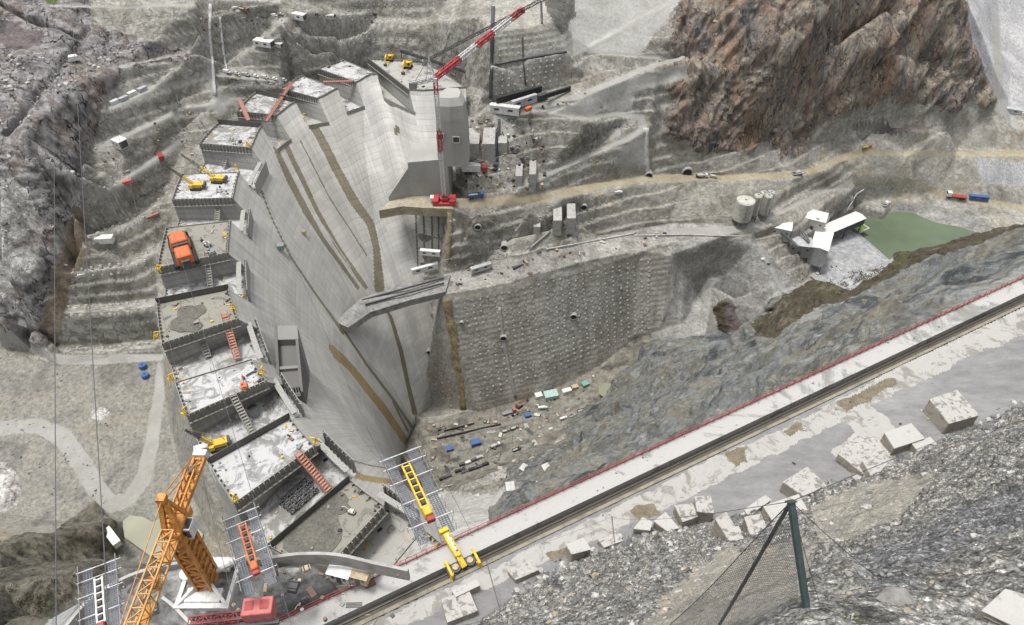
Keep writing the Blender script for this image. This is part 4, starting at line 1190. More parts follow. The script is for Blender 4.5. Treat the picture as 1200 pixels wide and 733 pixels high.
NRG[inside([(750, 740), (790, 690), (850, 645), (930, 640), (960, 640), (940, 700), (850, 760), (750, 800)], ax_, ay_)] = 3
NRG[inside([(950, 600), (1000, 570), (1100, 560), (1060, 610), (1000, 640), (960, 640)], ax_, ay_)] = 3
NRG[inside([(1000, 655), (1060, 640), (1130, 600), (1200, 580), (1300, 560), (1300, 600), (1150, 640), (1060, 690), (1010, 700)], ax_, ay_)] = 5
NAMP = np.array([.5, .04, .05, .28, .06, .35])[NRG]
NAMP = blur(NAMP, 5) * np.clip(RR / 30, .25, 1.6)
NP = np.stack([NX, NY, NZ], -1)
a_, b_ = np.gradient(NP, axis=1), np.gradient(NP, axis=0)
NN = np.cross(b_, a_); NN /= np.linalg.norm(NN, axis=-1, keepdims=True) + 1e-9
NN *= np.sign(NN[..., 2:3] + 1e-9)
sc_ = (1.0)
nd = fbm(NQ * .35, 5, 41, .55, ridged=True).reshape(NX.shape) * 1.1 + fbm(NQ * 1.5, 4, 43, .6).reshape(NX.shape) * .7 + fbm(NQ * 5.0, 3, 44, .6, ridged=True).reshape(NX.shape) * .25
NP = NP + NN * (NAMP * nd)[..., None]
NM = [ground_mat('near rubble', [(.2, .196, .186), (.33, .322, .302), (.44, .43, .4), (.36, .325, .27)], .5, 7, .3, .25, .06, gravel=[(1.1, .45), (3.6, .6), (9, .5)]),
      M_PLAT, M_PALE,
      ground_mat('netted slope', [(.24, .23, .2), (.34, .32, .275), (.4, .375, .32)], .35, 5, .3, .2, .06, gravel=[(6, .25)]),
      ground_mat('brown wet ground', [(.14, .12, .085), (.22, .19, .14)], .8, 4, .3, .1, .05),
      ground_mat('grey rubble', [(.2, .2, .205), (.29, .29, .293), (.38, .38, .378)], .5, 6, .3, .25, .06, gravel=[(1.6, .4), (5, .6), (12, .5)])]
nfk = nkeep[:-1, :-1] & nkeep[1:, 1:] & nkeep[1:, :-1] & nkeep[:-1, 1:]
for i, nm in enumerate(['rubble_slope', 'platform_ground', 'concrete_pavement', 'netted_slope', 'muddy_ground', 'gravel_slope']):
    m = (NRG[:-1, :-1] == i) & nfk
    if m.any():
        o = grid_mesh(nm, NP[:, ::-1] if False else NP, m, NM[i]); o['kind'] = 'structure'
def near_z(X, Y):
    r, a = math.hypot(X, Y), math.atan2(X, Y)
    i = int(np.clip(np.searchsorted(NR_, r) - 1, 0, len(NR_) - 2)); j = int(np.clip(np.searchsorted(NA_, a) - 1, 0, len(NA_) - 2))
    return float(NP[i, j, 2])
def GN(px, py, z0=412.0):
    """the place on the near slope sighted at a bearing"""
    z = z0
    while z > 336:
        p = W(px, py, z)
        if near_z(p.x, p.y) >= z: return p
        z -= .1
    return W(px, py, 340)
# loose stones
def stone_mesh(mb, c, s, seed):
    r_ = random.Random(seed)
    pts = []
    ph = (1 + 5 ** .5) / 2
    ico = [(-1, ph, 0), (1, ph, 0), (-1, -ph, 0), (1, -ph, 0), (0, -1, ph), (0, 1, ph), (0, -1, -ph), (0, 1, -ph), (ph, 0, -1), (ph, 0, 1), (-ph, 0, -1), (-ph, 0, 1)]
    fs = [(0, 11, 5), (0, 5, 1), (0, 1, 7), (0, 7, 10), (0, 10, 11), (1, 5, 9), (5, 11, 4), (11, 10, 2), (10, 7, 6), (7, 1, 8), (3, 9, 4), (3, 4, 2), (3, 2, 6), (3, 6, 8), (3, 8, 9), (4, 9, 5), (2, 4, 11), (6, 2, 10), (8, 6, 7), (9, 8, 1)]
    ex, ey, ez = r_.uniform(.7, 1.4), r_.uniform(.7, 1.3), r_.uniform(.5, .9)
    R_ = Matrix.Rotation(r_.uniform(0, 6.28), 3, 'Z') @ Matrix.Rotation(r_.uniform(-.5, .5), 3, 'X')
    for v in ico:
        q = Vector(v).normalized() * r_.uniform(.75, 1.15)
        q = R_ @ Vector((q.x * ex, q.y * ey, q.z * ez)) * s
        pts.append(q + Vector(c))
    mb.add(pts, fs)
def stone_mat(name, col): return paint(name, col, .9, var=.35, scale=3, bump=.03)
sm_ = [stone_mat('grey stone', (.27, .265, .25)), stone_mat('pale stone', (.5, .49, .46)), stone_mat('tan stone', (.38, .31, .22)), stone_mat('dark stone', (.14, .14, .145))]
smb = [MB() for _ in sm_]
for k in range(6200):
    px_ = rng.uniform(590, 1215); py_ = rng.uniform(560, 738)
    edge_y = np.interp(px_, [590, 650, 700, 760, 850, 960, 1090, 1200], [710, 680, 655, 635, 615, 580, 530, 480])
    py_ = edge_y + (745 - edge_y) * rng.random() ** .8
    i0 = W(px_, py_, 390)
    p = GN(px_, py_) if k % 3 == 0 else None
    if p is None:
        q = GNl.copy() if False else None
        # scatter round the last sighted one
        p = Vector((last.x + rng.gauss(0, 1) * sp, last.y + rng.gauss(0, 1) * sp, 0)); p.z = near_z(p.x, p.y)
    else:
        last = p; sp = max(.4, (p - Vector((0, 0, CAM_Z))).length * .035)
    if p.z < 341.4: continue
    xx, yy = sight(p.x, p.y, p.z)
    if inside([(770, 733), (800, 690), (850, 650), (930, 645), (955, 660), (930, 720), (850, 760)], np.array([float(xx)]), np.array([float(yy)]))[0] and rng.random() < .85: continue
    d_ = (p - Vector((0, 0, CAM_Z))).length
    s_ = d_ * rng.choice([.0012, .0016, .002, .0026, .0035, .005]) * rng.uniform(.6, 1.2)
    m_ = rng.choices([0, 1, 2, 3], [6, 2.2, 1, 3])[0]
    stone_mesh(smb[m_], p + Vector((0, 0, s_ * .25)), s_, k)
for mb_, m_ in zip(smb, sm_):
    tag(mb_.build('loose_stones', m_), 'loose angular stones strewn over the rubble slope below the viewer', 'stones', kind='stuff')
# a few boulders one can tell apart
for (x, y, s, mi, lab) in ((1005, 564, .9, 1, 'pale boulder lying just behind the long platform edge'), (1123, 628, .35, 2, 'rust coloured stone in the middle of the grey rubble slope'), (1050, 708, .5, 0, 'broad cracked grey boulder at the bottom of the rubble slope'),
                       (1105, 560, .5, 1, 'white sharp boulder on the dark rubble right of the platform blocks'), (1192, 585, .4, 2, 'yellowish stone at the right edge of the rubble slope'), (1157, 662, .3, 1, 'small pale stone low on the right of the rubble slope')):
    p = GN(x, y); mb = MB(); stone_mesh(mb, (0, 0, 0), s, int(x * 3 + y))
    o = mb.build('boulder', sm_[mi]); o.location = p + Vector((0, 0, s * .3)); tag(o, lab, 'boulder', 'boulders on the rubble slope')
# ------------------------------------------------------------------ builders of machines, vehicles and sheds
WHITE = paint('white paint', (.7, .7, .68), .45, var=.15)
DWHITE = paint('dusty white paint', (.55, .55, .52), .6, var=.25)
YEL = paint('yellow machine paint', (.72, .48, .05), .45, var=.25)
BYEL = paint('bright yellow paint', (.72, .5, .03), .45, var=.35)
ORG = paint('orange crane paint', (.62, .27, .055), .5, var=.35, scale=1.6, dirt=(.16, .07, .03))
ORG2 = paint('orange machine paint', (.6, .15, .045), .45, var=.25)
REDP = paint('red machine paint', (.36, .05, .045), .5, var=.25)
PINK = paint('faded red paint', (.52, .15, .145), .5, var=.2)
BLUE = paint('blue paint', (.06, .13, .32), .45, var=.2)
TEAL = paint('pale green sheet', (.42, .55, .5), .6, var=.12)
BLK = paint('black rubber and openings', (.03, .03, .03), .8, var=.3)
DGREY = paint('dark grey steel', (.07, .07, .075), .5, var=.3)
GREY = paint('grey steel', (.25, .255, .26), .5, var=.3)
LGREY = paint('light grey sheet metal', (.45, .46, .47), .5, var=.15, scale=.6)
TAN = paint('tan plywood', (.5, .4, .28), .7, var=.3)
RUST = paint('rusty steel', (.22, .13, .09), .8, var=.4)
PLANK = paint('orange deck boards', (.5, .24, .17), .8, var=.35, scale=1.5)
PLANKG = paint('grey deck boards', (.33, .32, .29), .8, var=.35, scale=1.5)
GLASS = paint('dark glass', (.03, .035, .04), .15, var=.0, bump=0)
GREEN = paint('green sheet', (.2, .36, .3), .6)
CONC = paint('precast concrete', (.4, .39, .37), .85, var=.25, scale=.5)
CONCP = paint('pale precast concrete', (.52, .51, .485), .85, var=.25, scale=.5)
CREAM = paint('cream silo paint', (.52, .51, .45), .5, var=.2, scale=.3)

def lay(p0, p1, z=None):
    """two sighted ends of a thing standing on the ground (or at height z): middle, heading, length"""
    if z is None:
        c = G((p0[0] + p1[0]) / 2, (p0[1] + p1[1]) / 2); z = c.z
    a, b = W(*p0, z), W(*p1, z)
    d = b - a
    return (a + b) / 2, math.atan2(d.y, d.x), max(d.length, .5)
def part(mb, name, mat, root, **k):
    return mb.build(name, mat, root, **k)
def wheels(root, L, w, xs, r=.45, sub=True):
    for x in xs:
        for s in (-1, 1):
            mb = MB().tube((x, s * (w / 2 - .28), r), (x, s * (w / 2 + .02), r), r, n=12)
            wo = part(mb, 'wheel', BLK, root)
def pickup(p0, p1, mat, label, z=None, group='small vehicles on the site roads', van=False):
    c, rz, L = lay(p0, p1, z)
    r = empty('pickup_truck' if not van else 'van', c, rz, label, 'pickup truck' if not van else 'van', group, scale=L / 5.2)
    b = MB().box((0, 0, .85), (5.2, 1.9, .6)); b.box((2.2, 0, .7), (1.0, 1.86, .5))
    part(b, 'body', mat, r, bevel=.08)
    if van: cb = MB().box((-.3, 0, 1.65), (4.3, 1.85, 1.0), taper=.93)
    else: cb = MB().box((.35, 0, 1.5), (2.2, 1.75, .75), taper=.85)
    part(cb, 'cabin', mat, r, bevel=.06)
    g = MB().box((.35 + (1.05 if not van else 1.3), 0, 1.5), (.35, 1.55, .5), taper=.8)
    part(g, 'windscreen', GLASS, r)
    if not van:
        part(MB().box((-1.7, 0, 1.17), (1.6, 1.6, .06)), 'cargo_bed', DGREY, r)
    wheels(r, 5.2, 1.9, (-1.6, 1.6), .4)
    return r
def truck(p0, p1, mat, label, kind='dump', z=None, group='trucks on the site', load=None):
    c, rz, L = lay(p0, p1, z)
    r = empty({'dump': 'dump_truck', 'mixer': 'mixer_truck', 'box': 'box_truck', 'flat': 'flatbed_truck'}[kind], c, rz, label, 'truck', group, scale=L / 9.0)
    part(MB().box((0, 0, .95), (8.8, 1.0, .3)), 'chassis', DGREY, r)
    cab = MB().box((3.55, 0, 1.95), (1.9, 2.4, 2.0), taper=.94); part(cab, 'cab', mat, r, bevel=.1)
    part(MB().box((4.46, 0, 2.35), (.12, 2.1, .8)), 'windscreen', GLASS, r)
    if kind == 'dump':
        b = MB()
        b.box((-.9, 1.2, 1.9), (6.2, .12, 1.4)); b.box((-.9, -1.2, 1.9), (6.2, .12, 1.4)); b.box((2.15, 0, 2.0), (.12, 2.5, 1.7)); b.box((-.9, 0, 1.25), (6.2, 2.3, .12)); b.box((-4.0, 0, 1.7), (.12, 2.4, 1.0))
        part(b, 'dump_body', load or mat, r)
        part(MB().box((-.9, 0, 1.75), (5.9, 2.2, .9), taper=.7), 'load', CONC, r)
    elif kind == 'mixer':
        d = MB().tube((-3.6, 0, 2.7), (-1.6, 0, 2.3), .7, 1.3, 12).tube((-1.6, 0, 2.3), (.6, 0, 2.1), 1.3, 1.25, 12).tube((.6, 0, 2.1), (2.2, 0, 1.95), 1.25, .6, 12)
        part(d, 'drum', load or DWHITE, r, smooth=True)
        part(MB().box((-4.0, 0, 2.2), (.8, 1.0, 1.2)), 'hopper', DGREY, r)
    elif kind == 'box':
        part(MB().box((-.9, 0, 2.35), (6.4, 2.5, 2.4)), 'box', load or mat, r, bevel=.06)
    else:
        part(MB().box((-.9, 0, 1.25), (6.4, 2.5, .2)), 'flatbed', load or GREY, r)
    wheels(r, 9, 2.4, (3.3, -1.4, -2.7), .52)
    return r
def container(p0, p1, mat, label, z=None, group='site containers', w=2.4, h=2.6, roof=None, name='container', cat='container', win=True):
    c, rz, L = lay(p0, p1, z)
    s = L / 6.0
    r = empty(name, c, rz, label, cat, group, scale=s)
    k_ = min(s, max(1.35, s * .55))
    r.scale = (s, k_, k_)
    b = MB().box((0, 0, h / 2), (6, w, h))
    for i in range(14):
        for sd in (-1, 1): b.box((-2.7 + i * .415, sd * (w / 2 + .02), h / 2), (.14, .06, h * .86))
    part(b, 'body', mat, r)
    part(MB().box((0, 0, h + .05), (6.1, w + .1, .1)), 'roof', roof or mat, r)
    d = MB().box((3.03, 0, h / 2), (.05, w * .85, h * .85)); part(d, 'door', DGREY if win else mat, r)
    if win:
        for x in (-1.6, 1.2): part(MB().box((x, -w / 2 - .06, h * .6), (1.0, .05, .7)), 'window', GLASS, r)
    return r
def excavator(p0, p1, mat, label, z=None, group='excavators on the site', boom=1.0):
    """p0 tail, p1 bucket"""
    c, rz, L = lay(p0, p1, z)
    r = empty('excavator', c, rz, label, 'excavator', group, scale=L / 9.0)
    for s in (-1, 1):
        part(MB().box((-1.6, s * 1.15, .45), (3.6, .5, .85)), 'track', BLK, r, bevel=.2)
    h = MB().box((-2.0, 0, 1.6), (3.2, 2.5, 1.3)); h.box((-3.3, 0, 1.7), (.9, 2.4, 1.1)); part(h, 'house', mat, r, bevel=.1)
    cb = part(MB().box((-.7, .75, 2.0), (1.4, 1.0, 1.7), taper=.9), 'cab', mat, r, bevel=.06)
    part(MB().box((.0, .75, 2.15), (.08, .85, 1.0)), 'window', GLASS, cb)
    a = MB().bar((-.6, -.2, 1.8), (1.8, -.2, 4.2), .45, .55).bar((1.8, -.2, 4.2), (3.6, -.2, 3.4), .42, .5); part(a, 'boom', mat, r)
    part(MB().bar((3.6, -.2, 3.6), (4.5, -.2, 1.0), .35, .4), 'stick', mat, r)
    part(MB().box((4.3, -.2, .6), (.9, 1.1, .8), taper=1.25), 'bucket', DGREY, r)
    return r
def lattice(mb, a, b, w, w2=None, n=8, t=.12, lace=.07):
    a, b = Vector(a), Vector(b)
    w2 = w2 or w
    d = (b - a).normalized()
    up = Vector((0, 0, 1)) if abs(d.z) < .9 else Vector((0, 1, 0))
    x = up.cross(d).normalized(); y = d.cross(x)
    def pt(k, i, j):
        f = k / n; ww = (w + (w2 - w) * f) / 2
        return a.lerp(b, f) + x * ww * i + y * ww * j
    C4 = [(-1, -1), (1, -1), (1, 1), (-1, 1)]
    for i, j in C4: mb.bar(pt(0, i, j), pt(n, i, j), t)
    for k in range(n):
        for q in range(4):
            c0, c1 = C4[q], C4[(q + 1) % 4]
            if k % 2: c0, c1 = c1, c0
            mb.bar(pt(k, *c0), pt(k + 1, *c1), lace)
    for k in range(n + 1):
        for q in range(4): mb.bar(pt(k, *C4[q]), pt(k, *C4[(q + 1) % 4]), lace)
    return mb
def crawler_crane(base, tip, z, label, mat=None, ztip=None, s=1.0, group='yellow crawler cranes on the dam', bt=None):
    """base, tip: sighted places; boom of lattice leaning to the tip"""
    mat = mat or YEL
    c = W(*base, z); t = W(*tip, ztip or z + 14)
    d = t - c
    rz = math.atan2(d.y, d.x)
    r = empty('crawler_crane', c, rz, label, 'crane', group)
    for q in (-1, 1): part(MB().box((0, q * 1.7 * s, .5 * s), (4.6 * s, .8 * s, 1.0 * s)), 'track', BLK, r, bevel=.2)
    part(MB().box((-.6 * s, 0, 1.8 * s), (5.2 * s, 2.6 * s, 1.5 * s)), 'house', mat, r, bevel=.1)
    cb = part(MB().box((1.6 * s, 1.5 * s, 1.9 * s), (1.5 * s, 1.0 * s, 1.6 * s)), 'cab', mat, r, bevel=.08)
    part(MB().box((2.38 * s, 1.5 * s, 2.1 * s), (.08, .85 * s, 1.0 * s)), 'window', GLASS, cb)
    part(MB().box((-3.4 * s, 0, 1.7 * s), (1.0 * s, 3.0 * s, 1.6 * s)), 'counterweight', DGREY, r)
    hd = math.hypot(d.x, d.y)
    bt_ = Vector((hd, 0, t.z - c.z)); b0 = Vector((1.2 * s, 0, 2.2 * s))
    mid = b0.lerp(bt_, .42)
    part(lattice(MB(), b0, mid, 1.1 * s, 1.0 * s, 7, .22, .12), 'boom', mat, r)
    part(lattice(MB(), mid, bt_, 1.0 * s, .4 * s, 9, .15, .08), 'boom_tip', bt or DGREY, r)
    g = MB().bar((-2.6 * s, 0, 2.4 * s), (-1.6 * s, 0, 5.0 * s), .2).bar((-1.6 * s, 0, 5.0 * s), bt_, .07); part(g, 'gantry', mat, r)
    return r
def barrel(c, r_, h, mat, name, root=None, n=20):
    return MB().tube((c[0], c[1], c[2]), (c[0], c[1], c[2] + h), r_, n=n).build(name, mat, root, smooth=False)
def cable_tube(mb, a, b, r_=.06, sag=0.0, n=1):
    a, b = Vector(a), Vector(b)
    pts = [a.lerp(b, k / n) - Vector((0, 0, sag * 4 * (k / n) * (1 - k / n))) for k in range(n + 1)]
    for p, q in zip(pts[:-1], pts[1:]): mb.tube(p, q, r_, n=5, caps=False)
    return mb
# ------------------------------------------------------------------ waters
def water_mat(name, col, rough=.25, bump=.04, scale=.6):
    m, nt, b = new_mat(name)
    N, L = nt.nodes.new, nt.links.new
    tc = N('ShaderNodeTexCoord'); n = N('ShaderNodeTexNoise'); n.inputs['Scale'].default_value = .03; n.inputs['Detail'].default_value = 4; L(tc.outputs['Object'], n.inputs['Vector'])
    r = N('ShaderNodeValToRGB'); r.color_ramp.elements[0].position = .35; r.color_ramp.elements[1].position = .65
    r.color_ramp.elements[0].color = (*[c * .85 for c in col], 1); r.color_ramp.elements[1].color = (*[c * 1.12 for c in col], 1)
    L(n.outputs['Fac'], r.inputs['Fac']); L(r.outputs[0], b.inputs['Base Color'])
    b.inputs['Roughness'].default_value = rough; b.inputs['Specular IOR Level'].default_value = .35
    n2 = N('ShaderNodeTexNoise'); n2.inputs['Scale'].default_value = scale; n2.inputs['Detail'].default_value = 4; L(tc.outputs['Object'], n2.inputs['Vector'])
    bp = N('ShaderNodeBump'); bp.inputs['Strength'].default_value = .4; bp.inputs['Distance'].default_value = bump; L(n2.outputs['Fac'], bp.inputs['Height']); L(bp.outputs[0], b.inputs['Normal'])
    return m
def pool(name, pts, z, mat):
    mb = MB(); P_ = [W(x, y, z) for x, y in pts]
    if sum(P_[i].x * P_[(i + 1) % len(P_)].y - P_[(i + 1) % len(P_)].x * P_[i].y for i in range(len(P_))) < 0: P_ = P_[::-1]
    mb.add(P_, [tuple(range(len(P_)))])
    o = mb.build(name, mat); o['kind'] = 'structure'; return o
pool('river_water', [(985, 240), (1010, 225), (1060, 235), (1150, 268), (1345, 272), (1400, 350), (1200, 350), (1080, 345), (1000, 300)], WATER, water_mat('green river water', (.12, .155, .1), .22, .05))
pool('puddle_water', [(143, 612), (152, 604), (168, 606), (178, 612), (192, 606), (208, 604), (224, 612), (238, 626), (234, 645), (222, 655), (196, 658), (176, 652), (160, 640), (146, 630)], 101.0, water_mat('pale silty water', (.3, .3, .22), .5, .02))
pool('pit_water', [(701, 453), (708, 449), (720, 450), (727, 456), (722, 464), (710, 467), (702, 462)], 55.5, water_mat('silty pit water', (.25, .25, .18), .4, .02))

# ------------------------------------------------------------------ ledges, buttress and portals built against the dam
def slab_px(name, outline, zs, thick, mat, label=None, cat=None, parent=None, kind=None):
    P_ = [W(x, y, z) for (x, y), z in zip(outline, zs)]
    mb = MB().prism([(p.x, p.y) for p in P_], [p.z - thick for p in P_], [p.z for p in P_])
    o = mb.build(name, mat, parent)
    if label: tag(o, label, cat)
    if kind: o['kind'] = kind
    return o
M_LEDGE = ground_mat('ledge road surface', [(.16, .155, .15), (.25, .245, .235), (.33, .325, .31)], .25, 1.5, .4, .1, .08)
M_SAND = ground_mat('sandy ledge', [(.27, .24, .17), (.33, .3, .22), (.39, .36, .28)], .2, 1.2, .3, .1, .1)
M_BUT = dam_mat('buttress concrete', (.4, .395, .37), .15)
o = slab_px('access_ledge', [(392, 377), (408, 384), (434, 366), (480, 352), (522, 342), (528, 322), (478, 333), (440, 345), (424, 349)], [143, 143, 138, 135, 133, 133, 135, 138, 141], 4.5, M_LEDGE, 'dark ledge road crossing the lower dam face to the anchored wall', 'ledge road')
for k, (a, b) in enumerate((((424, 352), (520, 326)), ((428, 357), (520, 332)))):
    p, q = W(*a, 140.5), W(*b, 134.5)
    ob = MB().bar(p, q, .9, .8).build('pipe', DGREY); tag(ob, ['dark conveyor pipe along the back of the ledge road on the dam face', 'dark conveyor pipe nearer the rim of the ledge road on the dam face'][k], 'pipe')
o = slab_px('crane_ledge', [(444, 247), (462, 231), (484, 224), (530, 226), (531, 245), (500, 244), (472, 242)], [172.2] * 7, 6, M_SAND, 'sandy ledge on the dam face carrying the red and white tower crane', 'ledge')
P_ = [W(482, 230, 172), W(527, 231, 172)]
bu = empty('buttress', (0, 0, 0), label='pale concrete buttress wall behind the red and white tower crane', cat='buttress')
A_, B_ = P_
mb = MB().prism([(A_.x, A_.y), (B_.x, B_.y), (B_.x + 1, B_.y + 22), (A_.x + 1, A_.y + 16)], 165, [196, 199, 203, 199]); o = mb.build('block', M_BUT, bu)
Cw = W(456, 236, 172)
mb = MB().prism([(Cw.x, Cw.y), (A_.x, A_.y), (A_.x + 2, A_.y + 10), (Cw.x + 3, Cw.y + 7)], 165, [175, 192, 194, 178]); mb.build('wing_wall', M_BUT, bu)
pil = empty('concrete_pier', (0, 0, 0), label='tall pale concrete pier rising beside the tower crane mast at the dam end', cat='pier')
q0 = W(513, 186, 199); q1 = W(548, 186, 199)
vs, fs = [], []
prof = [(194, 0, 1.0), (212, .02, .98), (224, .05, .93), (232, .12, .85), (236, .2, .6)]
ring = [(0, 0), (.5, -.06), (1, .05), (1.06, .6), (.9, 1.1), (.3, 1.15), (-.05, .6)]
for z, off, s in prof:
    for rx, ry in ring:
        x = q0.x + (q1.x - q0.x) * (.5 + (rx - .5) * s); y = q0.y + 18 * (.5 + (ry - .5) * s) + off * 3
        vs.append((x, y, z))
n_ = len(ring)
for k in range(len(prof) - 1):
    for i in range(n_):
        a, b = k * n_ + i, k * n_ + (i + 1) % n_
        fs.append((a, b, b + n_, a + n_))
fs.append(tuple((len(prof) - 1) * n_ + i for i in range(n_)))
o = MB().add(vs, fs).build('shaft', M_BUT, pil)
for (x, y, s, nm) in ((535, 152, 2.4, 'opening'), (517, 143, 1.6, 'opening')):
    c = W(x, y, 208); c.y = q0.y + .3
    z_ = 210 if nm else 0
for (x, dz_) in ((536, 212), (518, 214)):
    u = q0.x + (q1.x - q0.x) * ((x - 513) / 35)
    f_ = MB(); yb = q0.y - .9
    for a, b in (((u - 2, yb, dz_ - 2), (u + 2, yb, dz_ - 2)), ((u + 2, yb, dz_ - 2), (u + 2, yb, dz_ + 2)), ((u + 2, yb, dz_ + 2), (u - 2, yb, dz_ + 2)), ((u - 2, yb, dz_ + 2), (u - 2, yb, dz_ - 2))): f_.bar(a, b, .6)
    w_ = f_.build('opening_frame', CONCP, pil); MB().box((u, yb + .3, dz_), (3.4, .3, 3.4)).build('opening', DGREY, w_)
# hollow intake pier standing out of the middle of the face
def face_at(px, py):
    best = None
    for t in np.arange(0, NS, .25):
        for z in np.arange(50, 216, 3.0):
            p = face(t, z); x, y = sight(p.x, p.y, p.z); d = math.hypot(x - px, y - py)
            if best is None or d < best[0]: best = (d, t, z)
    _, t, z = best
    for st_t, st_z in ((.08, 1.0), (.02, .3)):
        for t2 in np.arange(t - 4 * st_t, t + 4.1 * st_t, st_t):
            for z2 in np.arange(z - 4 * st_z, z + 4.1 * st_z, st_z):
                p = face(t2, z2); x, y = sight(p.x, p.y, p.z); d = math.hypot(x - px, y - py)
                if d < best[0]: best = (d, t2, z2)
        _, t, z = best
    return t, z
def face_n(t, z):
    a = face(t + .05, z) - face(t - .05, z); b = face(t, z + 1) - face(t, z - 1)
    n = a.cross(b).normalized()
    return n if n.x > 0 else -n
ip = empty('outlet_pier', (0, 0, 0), label='open concrete outlet box standing out from the middle of the curved dam face', cat='outlet')
t_, z_ = face_at(340, 458)
zp = z_ + 1.0
qn, qf = (W(325, 463, zp), W(355, 459, zp)), (W(321, 381, zp), W(348, 381, zp))
def ipq(u0, u1, v0, v1, z0, z1, nm, m):
    def pt(u, v): return qn[0].lerp(qn[1], u).lerp(qf[0].lerp(qf[1], u), v)
    pts = [pt(u0, v0), pt(u1, v0), pt(u1, v1), pt(u0, v1)]
    return MB().prism([(p.x, p.y) for p in pts], z0, z1).build(nm, m, ip)
lo_ = zp - 60
M_OUT = dam_mat('outlet concrete', (.2, .195, .182), .5)
M_OUT2 = dam_mat('outlet end concrete', (.29, .285, .27), .4)
ipq(0, .12, 0, 1, lo_, zp, 'side_wall', M_OUT)
ipq(.88, 1, 0, .78, lo_, zp, 'side_wall', M_OUT)
ipq(.121, 1.0, .78, 1, lo_, zp - .4, 'end_block', M_OUT2)
ipq(.121, .879, 0, .36, lo_, zp - 2.5, 'floor', M_OUT)
ipq(.121, .879, .36, .4, lo_, zp - 1, 'cross_wall', M_OUT2)
ipq(.121, .879, .4, .779, lo_, zp - 4, 'floor', M_OUT)
for k in range(9):
    MB().bar(qn[0].lerp(qn[1], .1 + k * .1) + Vector((0, 0, .1)), qn[0].lerp(qn[1], .1 + k * .1) + Vector((0, 0, 3.0)), .5).build('scaffold_post', DGREY, ip)
# stair scaffold lines and boxes hung on the face
for (x, y, m, s, lab) in ((326, 291, GREEN, 3.2, 'small green work cage hanging on the upper dam face'), (355, 273, YEL, 2.0, 'small yellow work platform hanging on the upper dam face')):
    t, z = face_at(x, y); n = face_n(t, z)
    r = empty('work_cage', face(t, z) + n * s * .5, math.atan2(n.y, n.x), lab, 'work cage')
    MB().box((0, 0, 0), (s, s, s * .8)).build('cage', m, r)
    MB().box((0, 0, s * .45), (s * 1.1, s * 1.1, .1)).build('cover', GREY, r)

PINKW = paint('weathered red boards', (.42, .2, .16), .8, var=.35, scale=1.5)
# ------------------------------------------------------------------ footbridges between the blocks
def footbridge(a, b, za, zb, w, mat, lab):
    p, q = W(*a, za), W(*b, zb)
    r = empty('footbridge', p, 0, lab, 'footbridge', 'footbridges over the gaps between the blocks')
    d = q - p; s = Vector((-d.y, d.x, 0)).normalized()
    mb = MB()
    n = max(4, int(d.length / 1.2))
    for k in range(n):
        c = d * ((k + .5) / n)
        mb.bar(c - s * w / 2, c + s * w / 2, d.length / n * .86, .15)
    for sd in (-1, 1): mb.bar(s * (sd * w / 2), d + s * (sd * w / 2), .25, .5)
    mb.build('deck', mat, r)
    for sd in (-1, 1):
        rl = MB()
        o_ = s * (sd * w / 2)
        rl.bar(o_ + Vector((0, 0, 1.3)), d + o_ + Vector((0, 0, 1.3)), .12)
        for k in range(n + 1): rl.bar(o_ + d * (k / n), o_ + d * (k / n) + Vector((0, 0, 1.3)), .1)
        rl.build('railing', mat, r)
for a in [((262, 366), (278, 421), 220, 207.5, 2.6, PLANK, 'orange boarded footbridge from the dark puddle block down to the marked white block'),
          ((242, 294), (247, 338), 219.5, 207, 2.2, PLANKG, 'grey footbridge just right of the orange-red tracked machine'),
          ((229, 376), (244, 419), 219.5, 207, 2.6, PLANKG, 'grey stair bridge at the near edge of the block with the dark puddle'),
          ((257, 221), (254, 268), 219.5, 207, 2.2, PLANKG, 'pale footbridge below the two yellow crawler cranes'),
          ((272, 462), (298, 512), 219.5, 207, 2.4, PLANKG, 'grey footbridge below the red machine on the white block'),
          ((349, 532), (388, 578), 220, 207.5, 2.6, PLANK, 'orange boarded footbridge leading to the blue box'),
          ((272, 162), (262, 197), 219.5, 207, 2.0, PLANKG, 'thin pale footbridge from the black walled block near the far end'),
          ((312, 142), (342, 97), 219.5, 220.5, 2.0, PINKW, 'pink walkway joining two white and grey blocks near the far end'),
          ((379, 96), (414, 95), 220, 220, 2.2, PINKW, 'flat red walkway between the two white blocks near the far end'),
          ((281, 118), (291, 141), 219.5, 220, 2.2, PINKW, 'pink stair on the left edge of the walled grey block near the far end')]:
    footbridge(*a)
# ------------------------------------------------------------------ machines on the blocks
def spreader():
    c, rz, L = lay((222, 318), (210, 281), TALL)
    r = empty('tracked_machine', c, rz, 'orange-red tracked concrete machine on the block below the two yellow cranes', 'tracked machine', scale=L / 12.0)
    for s in (-1, 1): MB().box((0, s * 1.9, .6), (9.5, .9, 1.2)).build('track', BLK, r, bevel=.25)
    MB().box((-3.0, 0, 2.2), (4.4, 3.4, 2.0), taper=.85).build('rear_house', ORG2, r, bevel=.2)
    MB().box((1.4, 0, 2.6), (3.6, 4.0, 2.4), taper=.8).build('front_house', ORG2, r, bevel=.25)
    MB().box((4.4, 0, 2.0), (2.0, 3.2, 1.6), taper=.8).build('hopper', ORG2, r, bevel=.15)
    MB().box((-.7, 0, 2.4), (.6, 3.0, 2.0)).build('grille', DGREY, r)
    MB().box((5.7, 0, 1.2), (.6, 4.2, 1.2)).build('blade', DGREY, r)
    MB().box((-5.6, 0, 1.8), (.7, 1.6, 1.4)).build('exhaust_box', DGREY, r)
spreader()
crawler_crane((231, 221), (197, 196), TALL, 'left one of two yellow crawler cranes on the white block, boom over the upstream slope', ztip=TALL + 13, s=1.25)
